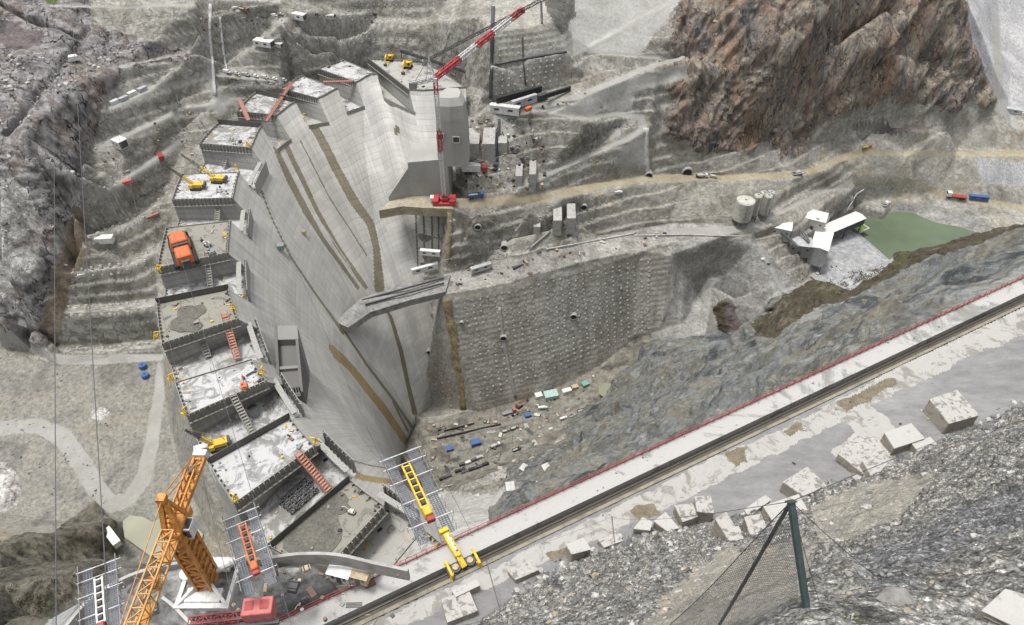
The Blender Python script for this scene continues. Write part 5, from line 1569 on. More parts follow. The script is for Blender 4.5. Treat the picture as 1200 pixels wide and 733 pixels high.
crawler_crane((256, 213), (212, 181), TALL, 'right one of two yellow crawler cranes on the white block, boom over the upstream slope', ztip=TALL + 15, s=1.25)
crawler_crane((256, 524), (217, 504), LOW, 'yellow crawler crane with its boom out over the upstream edge near the orange tower crane', ztip=LOW + 14, s=1.2)
excavator((460, 68), (452, 78), YEL, 'yellow excavator at the left on the far grey block of the crest', TALL)
excavator((481, 76), (473, 88), YEL, 'yellow excavator at the right on the far grey block of the crest', TALL)
excavator((252, 303), (243, 290), GREY, 'grey excavator in the middle of the block with the orange-red machine', TALL)
excavator((247, 291), (236, 283), DWHITE, 'pale excavator at the far edge of the block with the orange-red machine', TALL)
excavator((418, 603), (400, 598), DWHITE, 'white cabbed excavator working on the dark wet block near the runway', TALL)
excavator((284, 166), (276, 170), DGREY, 'small black machine inside the black walled block near the far end', TALL)
r = excavator((288, 461), (285, 444), ORG2, 'red-orange boom machine at the near edge of the marked white block', TALL)
for k, (x, y, lab) in enumerate(((187, 318, 'yellow stand at the upstream corner of the block with the orange-red machine'), (184, 397, 'yellow stand at the upstream corner of the dark puddle block'), (201, 447, 'tall yellow stand at the far upstream corner of the marked white block'),
                              (217, 487, 'yellow stand at the near upstream corner of the marked white block'), (308, 440, 'yellow stand at the downstream corner of the marked white block'), (278, 201, 'yellow stand at the downstream corner of the block with two cranes'),
                              (277, 588, 'yellow stand at the near upstream corner of the large white block'), (371, 521, 'yellow stand at the downstream corner of the large white block'), (274, 364, 'yellow stand at the downstream edge of the dark puddle block'), (291, 173, 'yellow stand at the near corner of the black walled block'))):
    p = W(x, y, TALL)
    r = empty('form_stand', p, .4 * k, lab, 'stand', 'yellow shutter stands at the block corners')
    mb = MB()
    for a, b in (((-1.2, -1.2, 0), (0, 0, 3.6)), ((1.2, -1.2, 0), (0, 0, 3.6)), ((0, 1.4, 0), (0, 0, 3.6)), ((0, 0, 3.6), (2.6, 0, 3.0))): mb.bar(a, b, .35)
    mb.build('legs', YEL, r)
    MB().box((0, 0, 1.6), (1.7, 1.7, .25)).build('platform', YEL, r)
container((229, 530), (246, 526), WHITE, 'white cabin beside the yellow crawler crane at the upstream edge', LOW, w=2.6)
container((232, 538), (244, 534), DGREY, 'black generator in front of the white cabin by the orange crane jib', LOW, w=3.0, name='generator', cat='generator', win=False)
container((383, 577), (391, 573), BLUE, 'blue box at the foot of the orange footbridge', LOW, w=4.5, h=2.8, name='site_box', cat='box', win=False)
container((355, 134), (369, 131), YEL, 'yellow pallet load on the low block near the far end', LOW, w=4, h=.8, name='pallet_load', cat='pallet', win=False)
r = empty('steel_drum', W(299, 487, LOW), 0, 'black round shaft collar on the low block below the red machine', 'shaft collar')
MB().tube((0, 0, 0), (0, 0, 5), 1.9, n=18, caps=False).build('collar', GREY, r); MB().tube((0, 0, 4.2), (0, 0, 4.4), 1.85, n=18).build('opening', BLK, r)
# scaffold trestle and rubble heaps on the low block before the orange carriage
r = empty('scaffold_trestle', W(352, 585, LOW), .9, 'dark steel scaffold trestle on the low block behind the dark wet block', 'scaffold')
lattice(MB(), (-6, -1.5, 1.5), (6, -1.5, 1.5), 2.4, n=6, t=.35, lace=.2).build('truss', DGREY, r)
lattice(MB(), (-6, 2.5, 1.5), (6, 2.5, 1.5), 2.4, n=6, t=.35, lace=.2).build('truss', DGREY, r)
# puddles of wet concrete: thin sheets lying on the tops
def puddle(name, cx, cy, z, rx, ry, mat, lab, seed):
    r_ = random.Random(seed); c = W(cx, cy, z); n = 28
    ph = [r_.uniform(0, 6.28) for _ in range(4)]
    pts = []
    for k in range(n):
        a = 2 * math.pi * k / n
        q = 1 + .18 * math.sin(2 * a + ph[0]) + .12 * math.sin(3 * a + ph[1]) + .06 * math.sin(7 * a + ph[2])
        pts.append((c.x + rx * q * math.cos(a), c.y + ry * q * math.sin(a)))
    mb = MB().prism(pts, z + .004, z + .2 + seed * .012)
    o = mb.build(name, mat); return tag(o, lab, 'wet concrete patch')
M_WET = ground_mat('wet fresh concrete', [(.085, .082, .07), (.12, .115, .098), (.15, .145, .12)], .3, 1.5, .4, .1, .08, rough=.6)
puddle('wet_patch', 369, 622, TALL, 7.5, 11.5, M_WET, 'big dark patch of fresh concrete on the block nearest the runway', 3)
puddle('wet_patch', 392, 590, TALL, 6.0, 3.6, M_WET, 'smaller dark patch of fresh concrete beside the white cabbed excavator', 5)
puddle('wet_patch', 224, 367, TALL, 5.0, 6.0, M_WET, 'dark round patch of fresh concrete on the block above the stair bridge', 8)
puddle('wet_patch', 217, 381, TALL, 6.5, 5.0, M_WET, 'lower dark patch of fresh concrete on the block above the stair bridge', 9)

# ------------------------------------------------------------------ the three cable crane carriages and their ropes
def carriage(near, far, z, mat, motor, lab, i):
    a, b = W(*near, z), W(*far, z)
    d = b - a; rz = math.atan2(d.y, d.x); L_ = d.length
    r = empty('cable_carriage', (a + b) / 2, rz, lab, 'cable carriage', 'cable crane carriages hanging over the dam')
    s = L_ / 12
    gr = MB()
    for sd in (-1, 1):
        for k in range(4): gr.bar((-L_ / 2, sd * (.95 + k * .32) * s, 0), (L_ / 2, sd * (.95 + k * .32) * s, 0), .13 * s, .05)
        for k in range(49): gr.bar((-L_ / 2 + L_ * k / 48, sd * .9 * s, .03), (-L_ / 2 + L_ * k / 48, sd * 2.0 * s, .03), .13 * s, .03)
    gr.build('walkway', paint('walkway grating', (.13, .138, .16), .5, .3), r)
    for k, x in enumerate((-.34, -.08, .16, .34, .46)):
        mb = MB().bar((x * L_, -2.6 * s, .5 * s), (x * L_, 2.6 * s, .5 * s), .09 * s).bar((x * L_, -2.6 * s, 1.0 * s), (x * L_, -2.6 * s, -.1), .06 * s).bar((x * L_, 2.6 * s, 1.0 * s), (x * L_, 2.6 * s, -.1), .06 * s)
        mb.build('cross_bar', WHITE, r)
    for sd in (-1, 1):
        mb = MB().bar((-L_ / 2, sd * 2.15 * s, 1.2 * s), (L_ / 2, sd * 2.15 * s, 1.2 * s), .07)
        for k in range(13): mb.bar((-L_ / 2 + L_ * k / 12, sd * 2.15 * s, 0), (-L_ / 2 + L_ * k / 12, sd * 2.15 * s, 1.2 * s), .06)
        mb.build('handrail', GREY, r)
    f = MB()
    for sd in (-1, 1): f.box((.04 * L_, sd * .42 * s, .75 * s), (L_ * .52, .2 * s, .45 * s))
    for k in range(7): f.box((-.2 * L_ + k * .08 * L_, 0, .75 * s), (.16 * s, .7 * s, .35 * s))
    f.build('frame', mat, r)
    for k in range(6):
        MB().tube((-.16 * L_ + k * .08 * L_, -.22 * s, .9 * s), (-.16 * L_ + k * .08 * L_, .22 * s, .9 * s), .3 * s, n=14).build('sheave', DGREY, r)
    m = MB().box((-.27 * L_, 0, .95 * s), (1.3 * s, 1.1 * s, .9 * s), taper=.8); m.build('motor', motor, r, bevel=.1)
    MB().box((-.345 * L_, 0, .85 * s), (.6 * s, .9 * s, .6 * s)).build('gearbox', REDP, r, bevel=.08)
    u = d.normalized()
    sv = Vector((-u.y, u.x, 0))
    ends = []
    fa = a - u * 60 + Vector((0, 0, 8)); fb = b + u * (470 - b.y) / max(u.y, .3) + Vector((0, 0, -10))
    for sd in (-1, 1):
        mb = MB(); cable_tube(mb, fa + sv * sd * 2.6 * s, fb + sv * sd * 2.6 * s, .06 if i == 0 else .03, 0, 1)
        o = mb.build('cable', paint('rope steel', (.12, .125, .13), .5, .3))
        tag(o, ['left', 'right'][sd > 0] + ' suspension rope of the ' + ['white and red', 'orange', 'yellow'][i] + ' cable carriage', 'rope', 'suspension ropes')
carriage((124, 765), (117, 662), 353, WHITE, REDP, 'white and red cable carriage in the lower left corner', 0)
carriage((306, 690), (281, 602), 351, ORG2, ORG2, 'orange cable carriage hanging beside the orange tower crane', 1)
carriage((513, 630), (468, 532), 327, BYEL, YEL, 'yellow cable carriage hanging in front of the dam foot', 2)

# ------------------------------------------------------------------ orange tower crane on the terrace
def orange_crane():
    b = Vector((-36.3, 42.0, TERR + .1))
    r = empty('tower_crane', b, 0, 'orange lattice tower crane on a white base frame in the lower left', 'tower crane')
    r.scale = (.64, .9, .9)
    pl = MB()
    for x, y, sx, sy in ((0, 3.2, 10, .7), (0, -3.2, 10, .7), (-4.6, 0, .7, 5.7), (4.6, 0, .7, 5.7)): pl.box((x, y, .35), (sx, sy, .7))
    for q in ((-4.6, -3.2), (4.6, -3.2), (4.6, 3.2), (-4.6, 3.2)): pl.bar((q[0], q[1], .5), (q[0] * .3, q[1] * .3, 1.8), .5)
    pl.build('base_frame', WHITE, r)
    MB().box((0, -1.9, .7), (6.5, 1.9, .7)).build('ballast', WHITE, r, bevel=.05); MB().box((0, 2.2, .7), (6.5, 1.2, .7)).build('ballast', WHITE, r, bevel=.05)
    m = MB(); lattice(m, (0, 0, .8), (0, 0, 13), 2.6, n=8, t=.5, lace=.3)
    for k in range(7): lattice(m, (-.2, 0, 1.2 + k * 1.6), (.3, 0, 2.6 + k * 1.6), 1.6, n=1, t=.16, lace=.12)
    for k in range(8):
        z = 1.6 + k * 1.52
        for s in (-1, 1): m.box((s * 1.8, 0, z), (.08, 1.3, .5))
    m.build('mast', ORG, r)
    MB().tube((0, 0, 12.8), (0, 0, 13.8), 2.1, n=20).build('slewing_ring', ORG, r)
    MB().box((0, .5, 14.4), (3.0, 4.2, 1.4)).build('turntable', ORG, r, bevel=.1)
    ap = MB()
    for s in (-1, 1): ap.bar((s * 1.2, -1, 14.8), (s * .35, .3, 20), .45, .8).bar((s * 1.2, 1.6, 14.8), (s * .35, .3, 20), .4, .5)
    for k in range(5): ap.bar((-1.0 + k * .12, 0, 15.6 + k * 1.0), (1.0 - k * .12, 0, 15.6 + k * 1.0), .3)
    ap.box((0, .3, 20.1), (1.4, 1.0, .7)); ap.build('apex_frame', ORG, r)
    j = MB(); lattice(j, (0, -1.4, 15.2), (0, -45, 15.2), 2.0, n=28, t=.26, lace=.13)
    j.build('jib', paint('yellow orange crane paint', (.6, .33, .1), .5, var=.3, scale=1.2), r)
    w = MB()
    for y0, y1 in ((-1.5, -4.5), (-9.5, -15.5)): MB().box((0, (y0 + y1) / 2, 14.4), (1.7, abs(y1 - y0), .12)).build('jib_walkway', ORG, r)
    MB().box((.3, -16.5, 14.6), (.5, 8.0, .3)).build('pipe', WHITE, r)
    MB().box((0, -7.2, 14.9), (1.5, 1.1, .7)).build('trolley', ORG, r)
    MB().box((0, -7.2, 15.3), (.7, .6, .4)).build('trolley_drum', REDP, r)
    cj = MB()
    for s in (-1, 1):
        cj.bar((s * .75, 1.4, 15.0), (s * .95, 10.0, 15.0), .42, .6)
        cj.bar((s * .75, 1.4, 16.3), (s * .75, 7.0, 16.3), .25, .3)
    for k in range(7): cj.bar((-.9, 1.6 + k * 1.3, 15.1), (.9, 1.6 + k * 1.3 + (.8 if k % 2 else 0), 15.1), .3)
    for k in range(5): cj.bar((-.75, 1.6 + k * 1.3, 15.0), (-.75, 2.3 + k * 1.3, 16.3), .2); cj.bar((.75, 1.6 + k * 1.3, 15.0), (.75, 2.3 + k * 1.3, 16.3), .2)
    cj.box((0, 4.0, 15.0), (1.6, 4.6, .15)); cj.build('counter_jib', ORG, r)
    MB().box((0, 10.1, 15.1), (2.4, .9, 1.2)).build('winch', WHITE, r, bevel=.08)
    MB().box((0, 7.2, 15.7), (1.0, 1.0, .8)).build('winch', DGREY, r, bevel=.08)
    c = MB().box((2.1, .2, 13.9), (1.2, 1.9, 2.0), taper=.9).build('cab', WHITE, r, bevel=.06)
    MB().box((2.1, -.78, 14.1), (1.0, .08, 1.3)).build('window', GLASS, c); MB().box((2.1, .2, 14.93), (.9, 1.4, .08)).build('roof_window', GLASS, c)
    p = MB().bar((.35, .3, 20), (.95, 9.8, 15.5), .12).bar((-.35, .3, 20), (-.95, 9.8, 15.5), .12).bar((0, .3, 20), (0, -32, 16.2), .1); p.build('tie_bars', ORG, r)
orange_crane()
# red and white luffing tower crane on the ledge
def red_crane():
    b = W(521, 238, 172.3)
    r = empty('tower_crane', b, 0, 'tall red and white tower crane standing on the ledge in front of the buttress', 'tower crane')
    zt = 80.0
    RED2 = paint('crane red paint', (.48, .05, .06), .5, var=.2); WH2 = paint('crane white paint', (.66, .65, .63), .5, var=.2)
    segs = [(0, 6, RED2), (6, 36, WH2), (36, 50, RED2), (50, 72, WH2), (72, zt, RED2)]
    for z0, z1, m in segs: lattice(MB(), (0, 0, z0), (0, 0, z1), 2.0, n=max(3, int((z1 - z0) / 2.4)), t=.45, lace=.22).build('mast_section', m, r)
    bs = MB()
    for s in (-1, 1): bs.box((s * 5.2, 0, 2.0), (3.6, 7.5, 3.4)); bs.box((0, s * 3.0, 1.0), (13, 1.4, 1.8))
    bs.build('base', RED2, r, bevel=.1)
    MB().box((-7.6, 1.0, 2.8), (2.2, 3.5, 2.2)).build('cabinet', WHITE, r); MB().box((0, 0, 3.2), (5, 4, 1.8)).build('winch', REDP, r)
    tip = W(612, 12, 276) - b; root = Vector((0, 0, zt + 1)); d = tip - root
    for f0, f1, m in ((0, .28, RED2), (.28, .47, WH2), (.47, .66, RED2), (.66, .87, WH2), (.87, 1, RED2)):
        lattice(MB(), root + d * f0, root + d * f1, 2.2, n=max(3, int((f1 - f0) * 28)), t=.5, lace=.28).build('jib_section', m, r)
    h = Vector((d.x, d.y, 0)).normalized()
    cj = MB(); lattice(cj, root, root - h * 14 + Vector((0, 0, 1)), 2.0, n=6, t=.4, lace=.25); cj.build('counter_jib', WH2, r)
    MB().box(root - h * 14, (4, 3, 3.4)).build('counterweight', GREY, r)
    A = root - h * 3 + Vector((0, 0, 12)); MB().bar(root, A, .6).bar(root - h * 6, A, .5).build('apex_frame', WH2, r)
    mb = MB(); cable_tube(mb, A, tip, .14); cable_tube(mb, A, root - h * 14, .14); mb.build('tie_rope', DGREY, r)
    MB().box(tip, (3.2, 3.2, 2.2)).build('jib_head', RED2, r); MB().box(root + Vector((0, -1.8, -.5)), (2, 1.8, 2.2)).build('cab', WHITE, r)
red_crane()
# yellow rope tower bogie on the runway rails
def runway_bogie():
    t, n = RN_(541, 664, 339)
    n = NW - .85
    c = run(t, n, 339.35)
    rz = math.atan2(RDIR.y, RDIR.x)
    r = empty('rope_bogie', c, rz, 'bright yellow rope bogie with two round sheaves standing on the runway rails', 'bogie')
    MB().box((0, 0, .55), (4.4, 1.5, .5)).build('chassis', DGREY, r)
    for s in (-1, 1):
        f = MB()
        for y in (-1.05, 1.05): f.bar((s * 2.1, y, .1), (s * 1.8, y * .7, 1.6), .3, .45)
        f.bar((s * 1.95, -1.2, 1.6), (s * 1.95, 1.2, 1.6), .35, .4); f.build('leg_frame', BYEL, r, bevel=.05)
        w = MB().tube((s * 1.05, 0, .85), (s * 1.05, 0, 1.25), .72, n=24).build('sheave', DGREY, r)
        MB().tube((s * 1.05, 0, 1.25), (s * 1.05, 0, 1.42), .42, n=20).build('hub', TAN, w)
        f = MB().bar((s * 2.2, -1.6, .0), (s * 2.0, -.9, 1.5), .16).bar((s * 2.2, 1.6, 0), (s * 2.0, .9, 1.5), .16); f.build('brace', BYEL, r)
    a = MB().bar((0, -.6, 1.3), (-.15, .9, 1.9), .75, .6); a.bar((-.15, .9, 1.9), (-.5, 4.3, 2.6), .95, .7); a.build('arm', BYEL, r, bevel=.08)
    for k in range(4): MB().bar((-.25 - k * .06, 1.5 + k * .7, 2.32 + k * .13), (.05 - k * .06, 1.5 + k * .7, 2.32 + k * .13), .16, .3).build('bracket', DGREY, r)
    MB().box((-.55, 4.7, 2.7), (1.3, .6, .8)).build('arm_head', BYEL, r, bevel=.06)
    MB().bar((-.2, 1.4, 2.35), (-.45, 3.9, 2.95), .3, .12).build('cover', WHITE, r)
    MB().box((-.1, .9, 2.35), (.5, .5, .35)).build('motor', YEL, r, bevel=.05)
runway_bogie()
# red hoist carriage on the terrace
r = empty('winch_house', W(307, 721, TERR + .2), math.radians(6), 'faded red winch house at the bottom edge beside the orange crane', 'winch house')
MB().box((0, 0, 1.3), (3.4, 2.1, 2.2)).build('body', PINK, r, bevel=.08)
for x in (-.9, .8): MB().box((x, .1, 2.42), (1.0, 1.1, .08)).build('hatch', REDP, r)
MB().box((0, -1.2, .4), (4.4, .5, .5)).build('beam', DGREY, r)
o = lattice(MB(), (0, 0, 0), (7.5, 0, 0), .9, n=9, t=.16, lace=.09).build('truss_beam', paint('dark red paint', (.25, .03, .035), .5)); o.location = W(222, 730, TERR + 1); o.rotation_euler = (0, 0, .12); tag(o, 'dark red lattice beam lying left of the faded red winch house', 'lattice beam')
container((284, 722), (293, 719), DWHITE, 'small white cabinet between the dark red beam and the red winch house', TERR, w=4, h=4, name='cabinet', cat='cabinet', win=False)
container((127, 624), (140, 641), WHITE, 'white tank trailer standing by the pale puddle', G(133, 630).z + 3.0, w=2.6, h=2.6, name='tank_trailer', cat='trailer', win=False)

# kiosk between the terrace and the runway
def shed(c_px, z, size, rz, wall, roof, lab, pitch=.6, name='site_shed'):
    p = W(*c_px, z) if z else G(*c_px)
    r = empty(name, p, rz, lab, 'shed')
    sx, sy, sz = size
    MB().box((0, 0, sz / 2), (sx, sy, sz)).build('wall', wall, r)
    mb = MB(); e = .25
    vs = [(-sx / 2 - e, -sy / 2 - e, sz + .003), (sx / 2 + e, -sy / 2 - e, sz + .003), (sx / 2 + e, sy / 2 + e, sz + .003), (-sx / 2 - e, sy / 2 + e, sz + .003), (-sx / 2 - e, 0, sz + pitch), (sx / 2 + e, 0, sz + pitch)]
    mb.add(vs, [(3, 2, 1, 0), (0, 1, 5, 4), (2, 3, 4, 5), (0, 4, 3), (1, 2, 5)]); mb.build('roof', roof, r)
    MB().box((0, -sy / 2 - .03, sz * .45), (min(1.2, sx * .25), .06, sz * .8)).build('door', DGREY, r)
    for x in (-sx * .3, sx * .3): MB().box((x, -sy / 2 - .03, sz * .6), (min(1.0, sx * .15), .06, sz * .3)).build('window', GLASS, r)
    return r
shed((403, 674), 341, (2.6, 2.4, 2.2), -.25, DWHITE, WHITE, 'small hut with a white sheet roof standing behind the runway railing', .15)
shed((424, 676), 341.2, (2.4, 2.2, 2.0), -.25, TAN, TAN, 'plywood roofed hut beside the white roofed hut at the runway', .1)
container((431, 668), (438, 671), GREY, 'grey cabinet on the plywood hut by the runway', 343.5, w=3, h=2.4, name='cabinet', cat='cabinet', win=False)
container((428, 689), (440, 683), RUST, 'rusty box below the plywood hut by the runway', 340, w=2.4, h=2, name='rusty_box', cat='box', win=False)

# kerb wall along the terrace rim
def wall_px(name, pl, z, w, h, mat, lab, cat, zs=None):
    P_ = [W(x, y, (zs[i] if zs else z)) for i, (x, y) in enumerate(pl)]
    C = cmr([tuple(p) for p in P_]); n = (len(P_) - 1) * 6
    Q_ = [Vector(C(k / 6)) for k in range(n + 1)]
    vs, fs = [], []
    for i, p in enumerate(Q_):
        d = (Q_[min(i + 1, n)] - Q_[max(i - 1, 0)]); s = Vector((-d.y, d.x, 0)).normalized() * w / 2
        vs += [p - s - Vector((0, 0, h)), p + s - Vector((0, 0, h)), p + s, p - s]
        if i:
            for k in range(4):
                a, b = (i - 1) * 4 + k, (i - 1) * 4 + (k + 1) % 4
                fs.append((a, b, b + 4, a + 4))
    fs += [(0, 1, 2, 3), tuple(len(vs) - 4 + k for k in range(4))[::-1]]
    o = MB().add(vs, fs).build(name, mat); return tag(o, lab, cat)
wall_px('terrace_wall', [(70, 742), (105, 702), (150, 675), (200, 661), (250, 656), (300, 655), (350, 649), (395, 650), (440, 660), (478, 668)], TERR + .6, .4, 2.4, CONC, 'winding pale kerb wall along the rim of the terrace by the orange crane', 'wall')
wall_px('drain_kerb', [(190, 700), (205, 712), (225, 733)], TERR + .5, .35, 1, CONCP, 'short kerb on the terrace left of the orange crane base', 'kerb')
r = empty('tank', W(222, 676, TERR), 0, 'round white lid tank beside the orange crane base frame', 'tank'); MB().tube((0, 0, 0), (0, 0, 1), .9, n=20).build('tank', WHITE, r); MB().tube((0, 0, 1), (0, 0, 1.1), .3, n=12).build('lid', LGREY, r)
# electric boxes, pallets and timber on the terrace
r_ = random.Random(12)
for k, (x, y, s, m, lab) in enumerate(((345, 690, 1.0, DGREY, 'dark pallet on the terrace left of the runway huts'), (322, 672, .8, RUST, 'rusty box on the terrace below the kerb wall'), (180, 715, 1.2, GREY, 'grey box on the terrace beside the orange crane jib'), (360, 668, .7, TAN, 'tan crate on the terrace near the white roofed hut'))):
    r = empty('crate', W(x, y, TERR), r_.uniform(0, 3), lab, 'crate'); MB().box((0, 0, s * .4), (s * 1.3, s, s * .8)).build('body', m, r)
    for q in (-1, 1): MB().box((q * s * .4, 0, s * .83), (.12, s * 1.04, .05)).build('strap', BLK, r)
# ------------------------------------------------------------------ anchor heads of the sprayed rock faces
M_ANCH = paint('anchor block concrete', (.43, .42, .385), .85, var=.2, scale=2)
def anchor_shape(mb, c, s, M):
    vs = []
    for y, k in ((0, 1.0), (-.45, .62)):
        for x, z in ((-1, -1), (1, -1), (1, 1), (-1, 1)):
            vs.append(Vector(c) + M @ Vector((x * k * s, y * s * 1.3, z * k * s)))
    mb.add(vs, [(0, 1, 2, 3), (4, 7, 6, 5), (0, 4, 5, 1), (1, 5, 6, 2), (2, 6, 7, 3), (3, 7, 4, 0)])
spots = []
ORD2 = 'first second third fourth fifth sixth seventh eighth ninth tenth eleventh twelfth thirteenth fourteenth fifteenth sixteenth seventeenth eighteenth nineteenth twentieth twenty-first twenty-second twenty-third twenty-fourth twenty-fifth twenty-sixth twenty-seventh twenty-eighth twenty-ninth'.split()
ORD = ['top', 'second', 'third', 'fourth', 'fifth', 'sixth', 'seventh', 'eighth', 'ninth', 'tenth', 'eleventh', 'twelfth', 'thirteenth', 'fourteenth', 'fifteenth', 'sixteenth', 'bottom']
def agrid(q, nu, nv, s, lab, grp, jit=.5, skip=.12, skew=0.0):
    lab0 = lab
    for i in range(nv):
        nc_ = 0
        for j in range(nu):
            if rng.random() < skip: continue
            u = (j + .5 + (skew if i % 2 else 0)) / nu; v = (i + .5) / nv
            x = (q[0][0] * (1 - u) + q[1][0] * u) * (1 - v) + (q[3][0] * (1 - u) + q[2][0] * u) * v + rng.uniform(-jit, jit)
            y = (q[0][1] * (1 - u) + q[1][1] * u) * (1 - v) + (q[3][1] * (1 - u) + q[2][1] * u) * v + rng.uniform(-jit, jit)
            nc_ += 1
            lab = '%s anchor head from the left in the %s row of the %s' % (ORD2[min(nc_, 29) - 1], ORD[i], lab0)
            spots.append((x, y, s, lab, grp))
def arow(pl, step, s, lab, grp, dy=0):
    c_ = 0; lab0 = lab
    for (x0, y0), (x1, y1) in zip(pl[:-1], pl[1:]):
        n = max(1, int(math.hypot(x1 - x0, y1 - y0) / step))
        for k in range(n):
            c_ += 1; lab = '%s anchor head from the left in the %s' % (ORD2[min(c_, 29) - 1], lab0)
            spots.append((x0 + (x1 - x0) * k / n + rng.uniform(-1, 1), y0 + (y1 - y0) * k / n + dy + rng.uniform(-.6, .6), s, lab, grp))
LW, GW = 'long anchored wall', 'anchor heads of the long wall'
agrid([(540, 352), (765, 300), (764, 385), (560, 472)], 26, 17, .62, LW, GW, .9, .14)
agrid([(500, 440), (528, 432), (535, 480), (492, 484)], 4, 5, .5, 'long wall left end', GW)
LU, GU_ = 'upper high wall', 'anchor heads of the high wall'
agrid([(582, 40), (652, 30), (658, 58), (582, 70)], 10, 4, .55, LU, GU_, .3)
agrid([(578, 76), (660, 66), (655, 96), (578, 116)], 11, 5, .62, 'lower high wall', GU_, .3)
rr_ = 0
LL, GL = 'small pale anchor head on the terraced slope left of the dam', 'anchor heads of the left terraces'
for pl in ([(95, 282), (150, 258), (205, 222)], [(100, 290), (150, 268), (196, 238)], [(86, 316), (150, 309), (184, 290)], [(90, 324), (140, 320), (180, 302)], [(80, 360), (130, 359), (180, 352)], [(84, 370), (130, 369), (180, 362)], [(70, 409), (130, 408), (184, 402)]):
    arow(pl, 10, .85, ORD[rr_] + ' row of the left terraces', GL); rr_ += 1
LM, GM_ = 'small anchor head on the bank between the yellow road and the long wall', 'anchor heads of the middle bank'
agrid([(640, 190), (740, 182), (740, 196), (625, 212)], 14, 3, .45, LM, GM_)
agrid([(760, 232), (870, 232), (870, 252), (745, 262)], 16, 3, .45, LM, GM_)
agrid([(600, 262), (660, 250), (660, 262), (600, 274)], 7, 2, .45, LM, GM_)
agrid([(690, 236), (740, 228), (740, 250), (690, 262)], 6, 3, .4, LM, GM_)
LT, GT = 'small anchor head on the rock slope above the far end of the dam', 'anchor heads above the dam end'
agrid([(400, 4), (495, 2), (490, 26), (410, 26)], 14, 4, .42, LT, GT)
agrid([(420, 36), (490, 36), (490, 58), (440, 56)], 10, 3, .42, LT, GT)
MA = Matrix.Rotation(math.radians(-28), 3, 'X')
me_a = MB(); anchor_shape(me_a, (0, 0, 0), 1.0, MA)
proto_a = me_a.build('anchor_head', M_ANCH)
bpy.data.objects.remove(proto_a, do_unlink=False) if False else None
pl_ = []
for x, y, s, lab, grp in spots:
    p = G(x, y, lo=300)
    if p.y < 150: continue
    pl_.append((p, s, lab, grp))
pl_.sort(key=lambda a: (a[0] - Vector((0, 0, CAM_Z))).length / a[1])
first = True
rest = MB()
for i, (p, s, lab, grp) in enumerate(pl_):
    if i < 290:
        o = proto_a if first else proto_a.copy()
        if not first: scene.collection.objects.link(o)
        first = False
        o.location = p; o.scale = (s * rng.uniform(.85, 1.3),) * 3; o.rotation_euler = (rng.uniform(-.15, .15), rng.uniform(-.2, .2), rng.uniform(-.1, .1))
        tag(o, lab, 'anchor head', grp)
    else:
        anchor_shape(rest, p, s * 1.15, MA)
tag(rest.build('anchor_heads', M_ANCH), 'farther small anchor heads dotted over the sprayed faces', 'anchor heads', kind='stuff')

# ------------------------------------------------------------------ tunnel mouths
def portal(x, y, r_, lab):
    p = G(x, y, lo=300)
    r = empty('tunnel_mouth', p + Vector((0, -1.2, r_ * .2)), 0, lab, 'tunnel mouth')
    mb = MB(); n = 16; vs = []; fs = []
    for k in range(n):
        a = 2 * math.pi * k / n
        for q, yy in ((r_ * 1.25, -.4), (r_, -.4), (r_, 5), (r_ * 1.25, 5)): vs.append((q * math.cos(a), yy, q * math.sin(a)))
    for k in range(n):
        for j in range(4): fs.append((k * 4 + j, k * 4 + (j + 1) % 4, ((k + 1) % n) * 4 + (j + 1) % 4, ((k + 1) % n) * 4 + j))
    mb.add(vs, fs).build('lining', CONC, r)
    MB().tube((0, .2, 0), (0, .5, 0), r_ * .99, n=16).build('opening', BLK, r)  # black disc painted in for the darkness inside the mouth
for a in ((805, 203, 3.2, 'large tunnel mouth beside the white mixer truck on the yellow road'), (560, 266, 1.8, 'small tunnel mouth in the bank below the ledge end'), (591, 290, 1.9, 'small tunnel mouth above the site sheds on the middle bench'),
          (684, 243, 1.9, 'small tunnel mouth just under the yellow road in the middle'), (672, 371, 2.0, 'dark drain opening on the right part of the long anchored wall'), (590, 396, 1.9, 'dark drain opening in the middle of the long anchored wall'),
          (503, 413, 1.9, 'dark drain opening near the dam on the long anchored wall'), (760, 206, 2.2, 'low tunnel mouth where the concrete chute meets the yellow road'), (541, 378, 1.0, 'tiny drain opening beside the rusty stain on the anchored wall')):
    portal(*a)
# rusty seep line and stair tracks on the wall: thin sheets that follow it
def ribbon(name, pl, w, mat, off=.35, lab=None, cat=None):
    pts = []
    for (x0, y0), (x1, y1) in zip(pl[:-1], pl[1:]):
        n = max(2, int(math.hypot(x1 - x0, y1 - y0) / 4))
        for k in range(n): pts.append((x0 + (x1 - x0) * k / n, y0 + (y1 - y0) * k / n))
    pts.append(pl[-1])
    P_ = [G(x, y, lo=200) for x, y in pts]
    vs, fs = [], []
    for i, p in enumerate(P_):
        d = (P_[min(i + 1, len(P_) - 1)] - P_[max(i - 1, 0)]).normalized()
        n = Vector((0, -.85, .5)); s = d.cross(n).normalized()
        ww = w * rng.uniform(.8, 1.15)
        vs += [p + n * off - s * ww / 2, p + n * off + s * ww / 2]
        if i: fs.append((2 * i - 2, 2 * i, 2 * i + 1, 2 * i - 1))
    o = MB().add(vs, fs).build(name, mat, smooth=True)
    m = o.modifiers.new('thick', 'SOLIDIFY'); m.thickness = .3
    if lab: tag(o, lab, cat)
    return o
ribbon('seep_deposit', [(523, 350), (527, 375), (533, 400), (538, 430), (543, 462), (544, 480)], 5.5, ground_mat('seep deposit', [(.15, .125, .07), (.26, .215, .13), (.34, .28, .16)], .3, 1.2, .35, .2, .2), .3, 'rusty brown mineral streak running down the anchored wall', 'mineral streak')
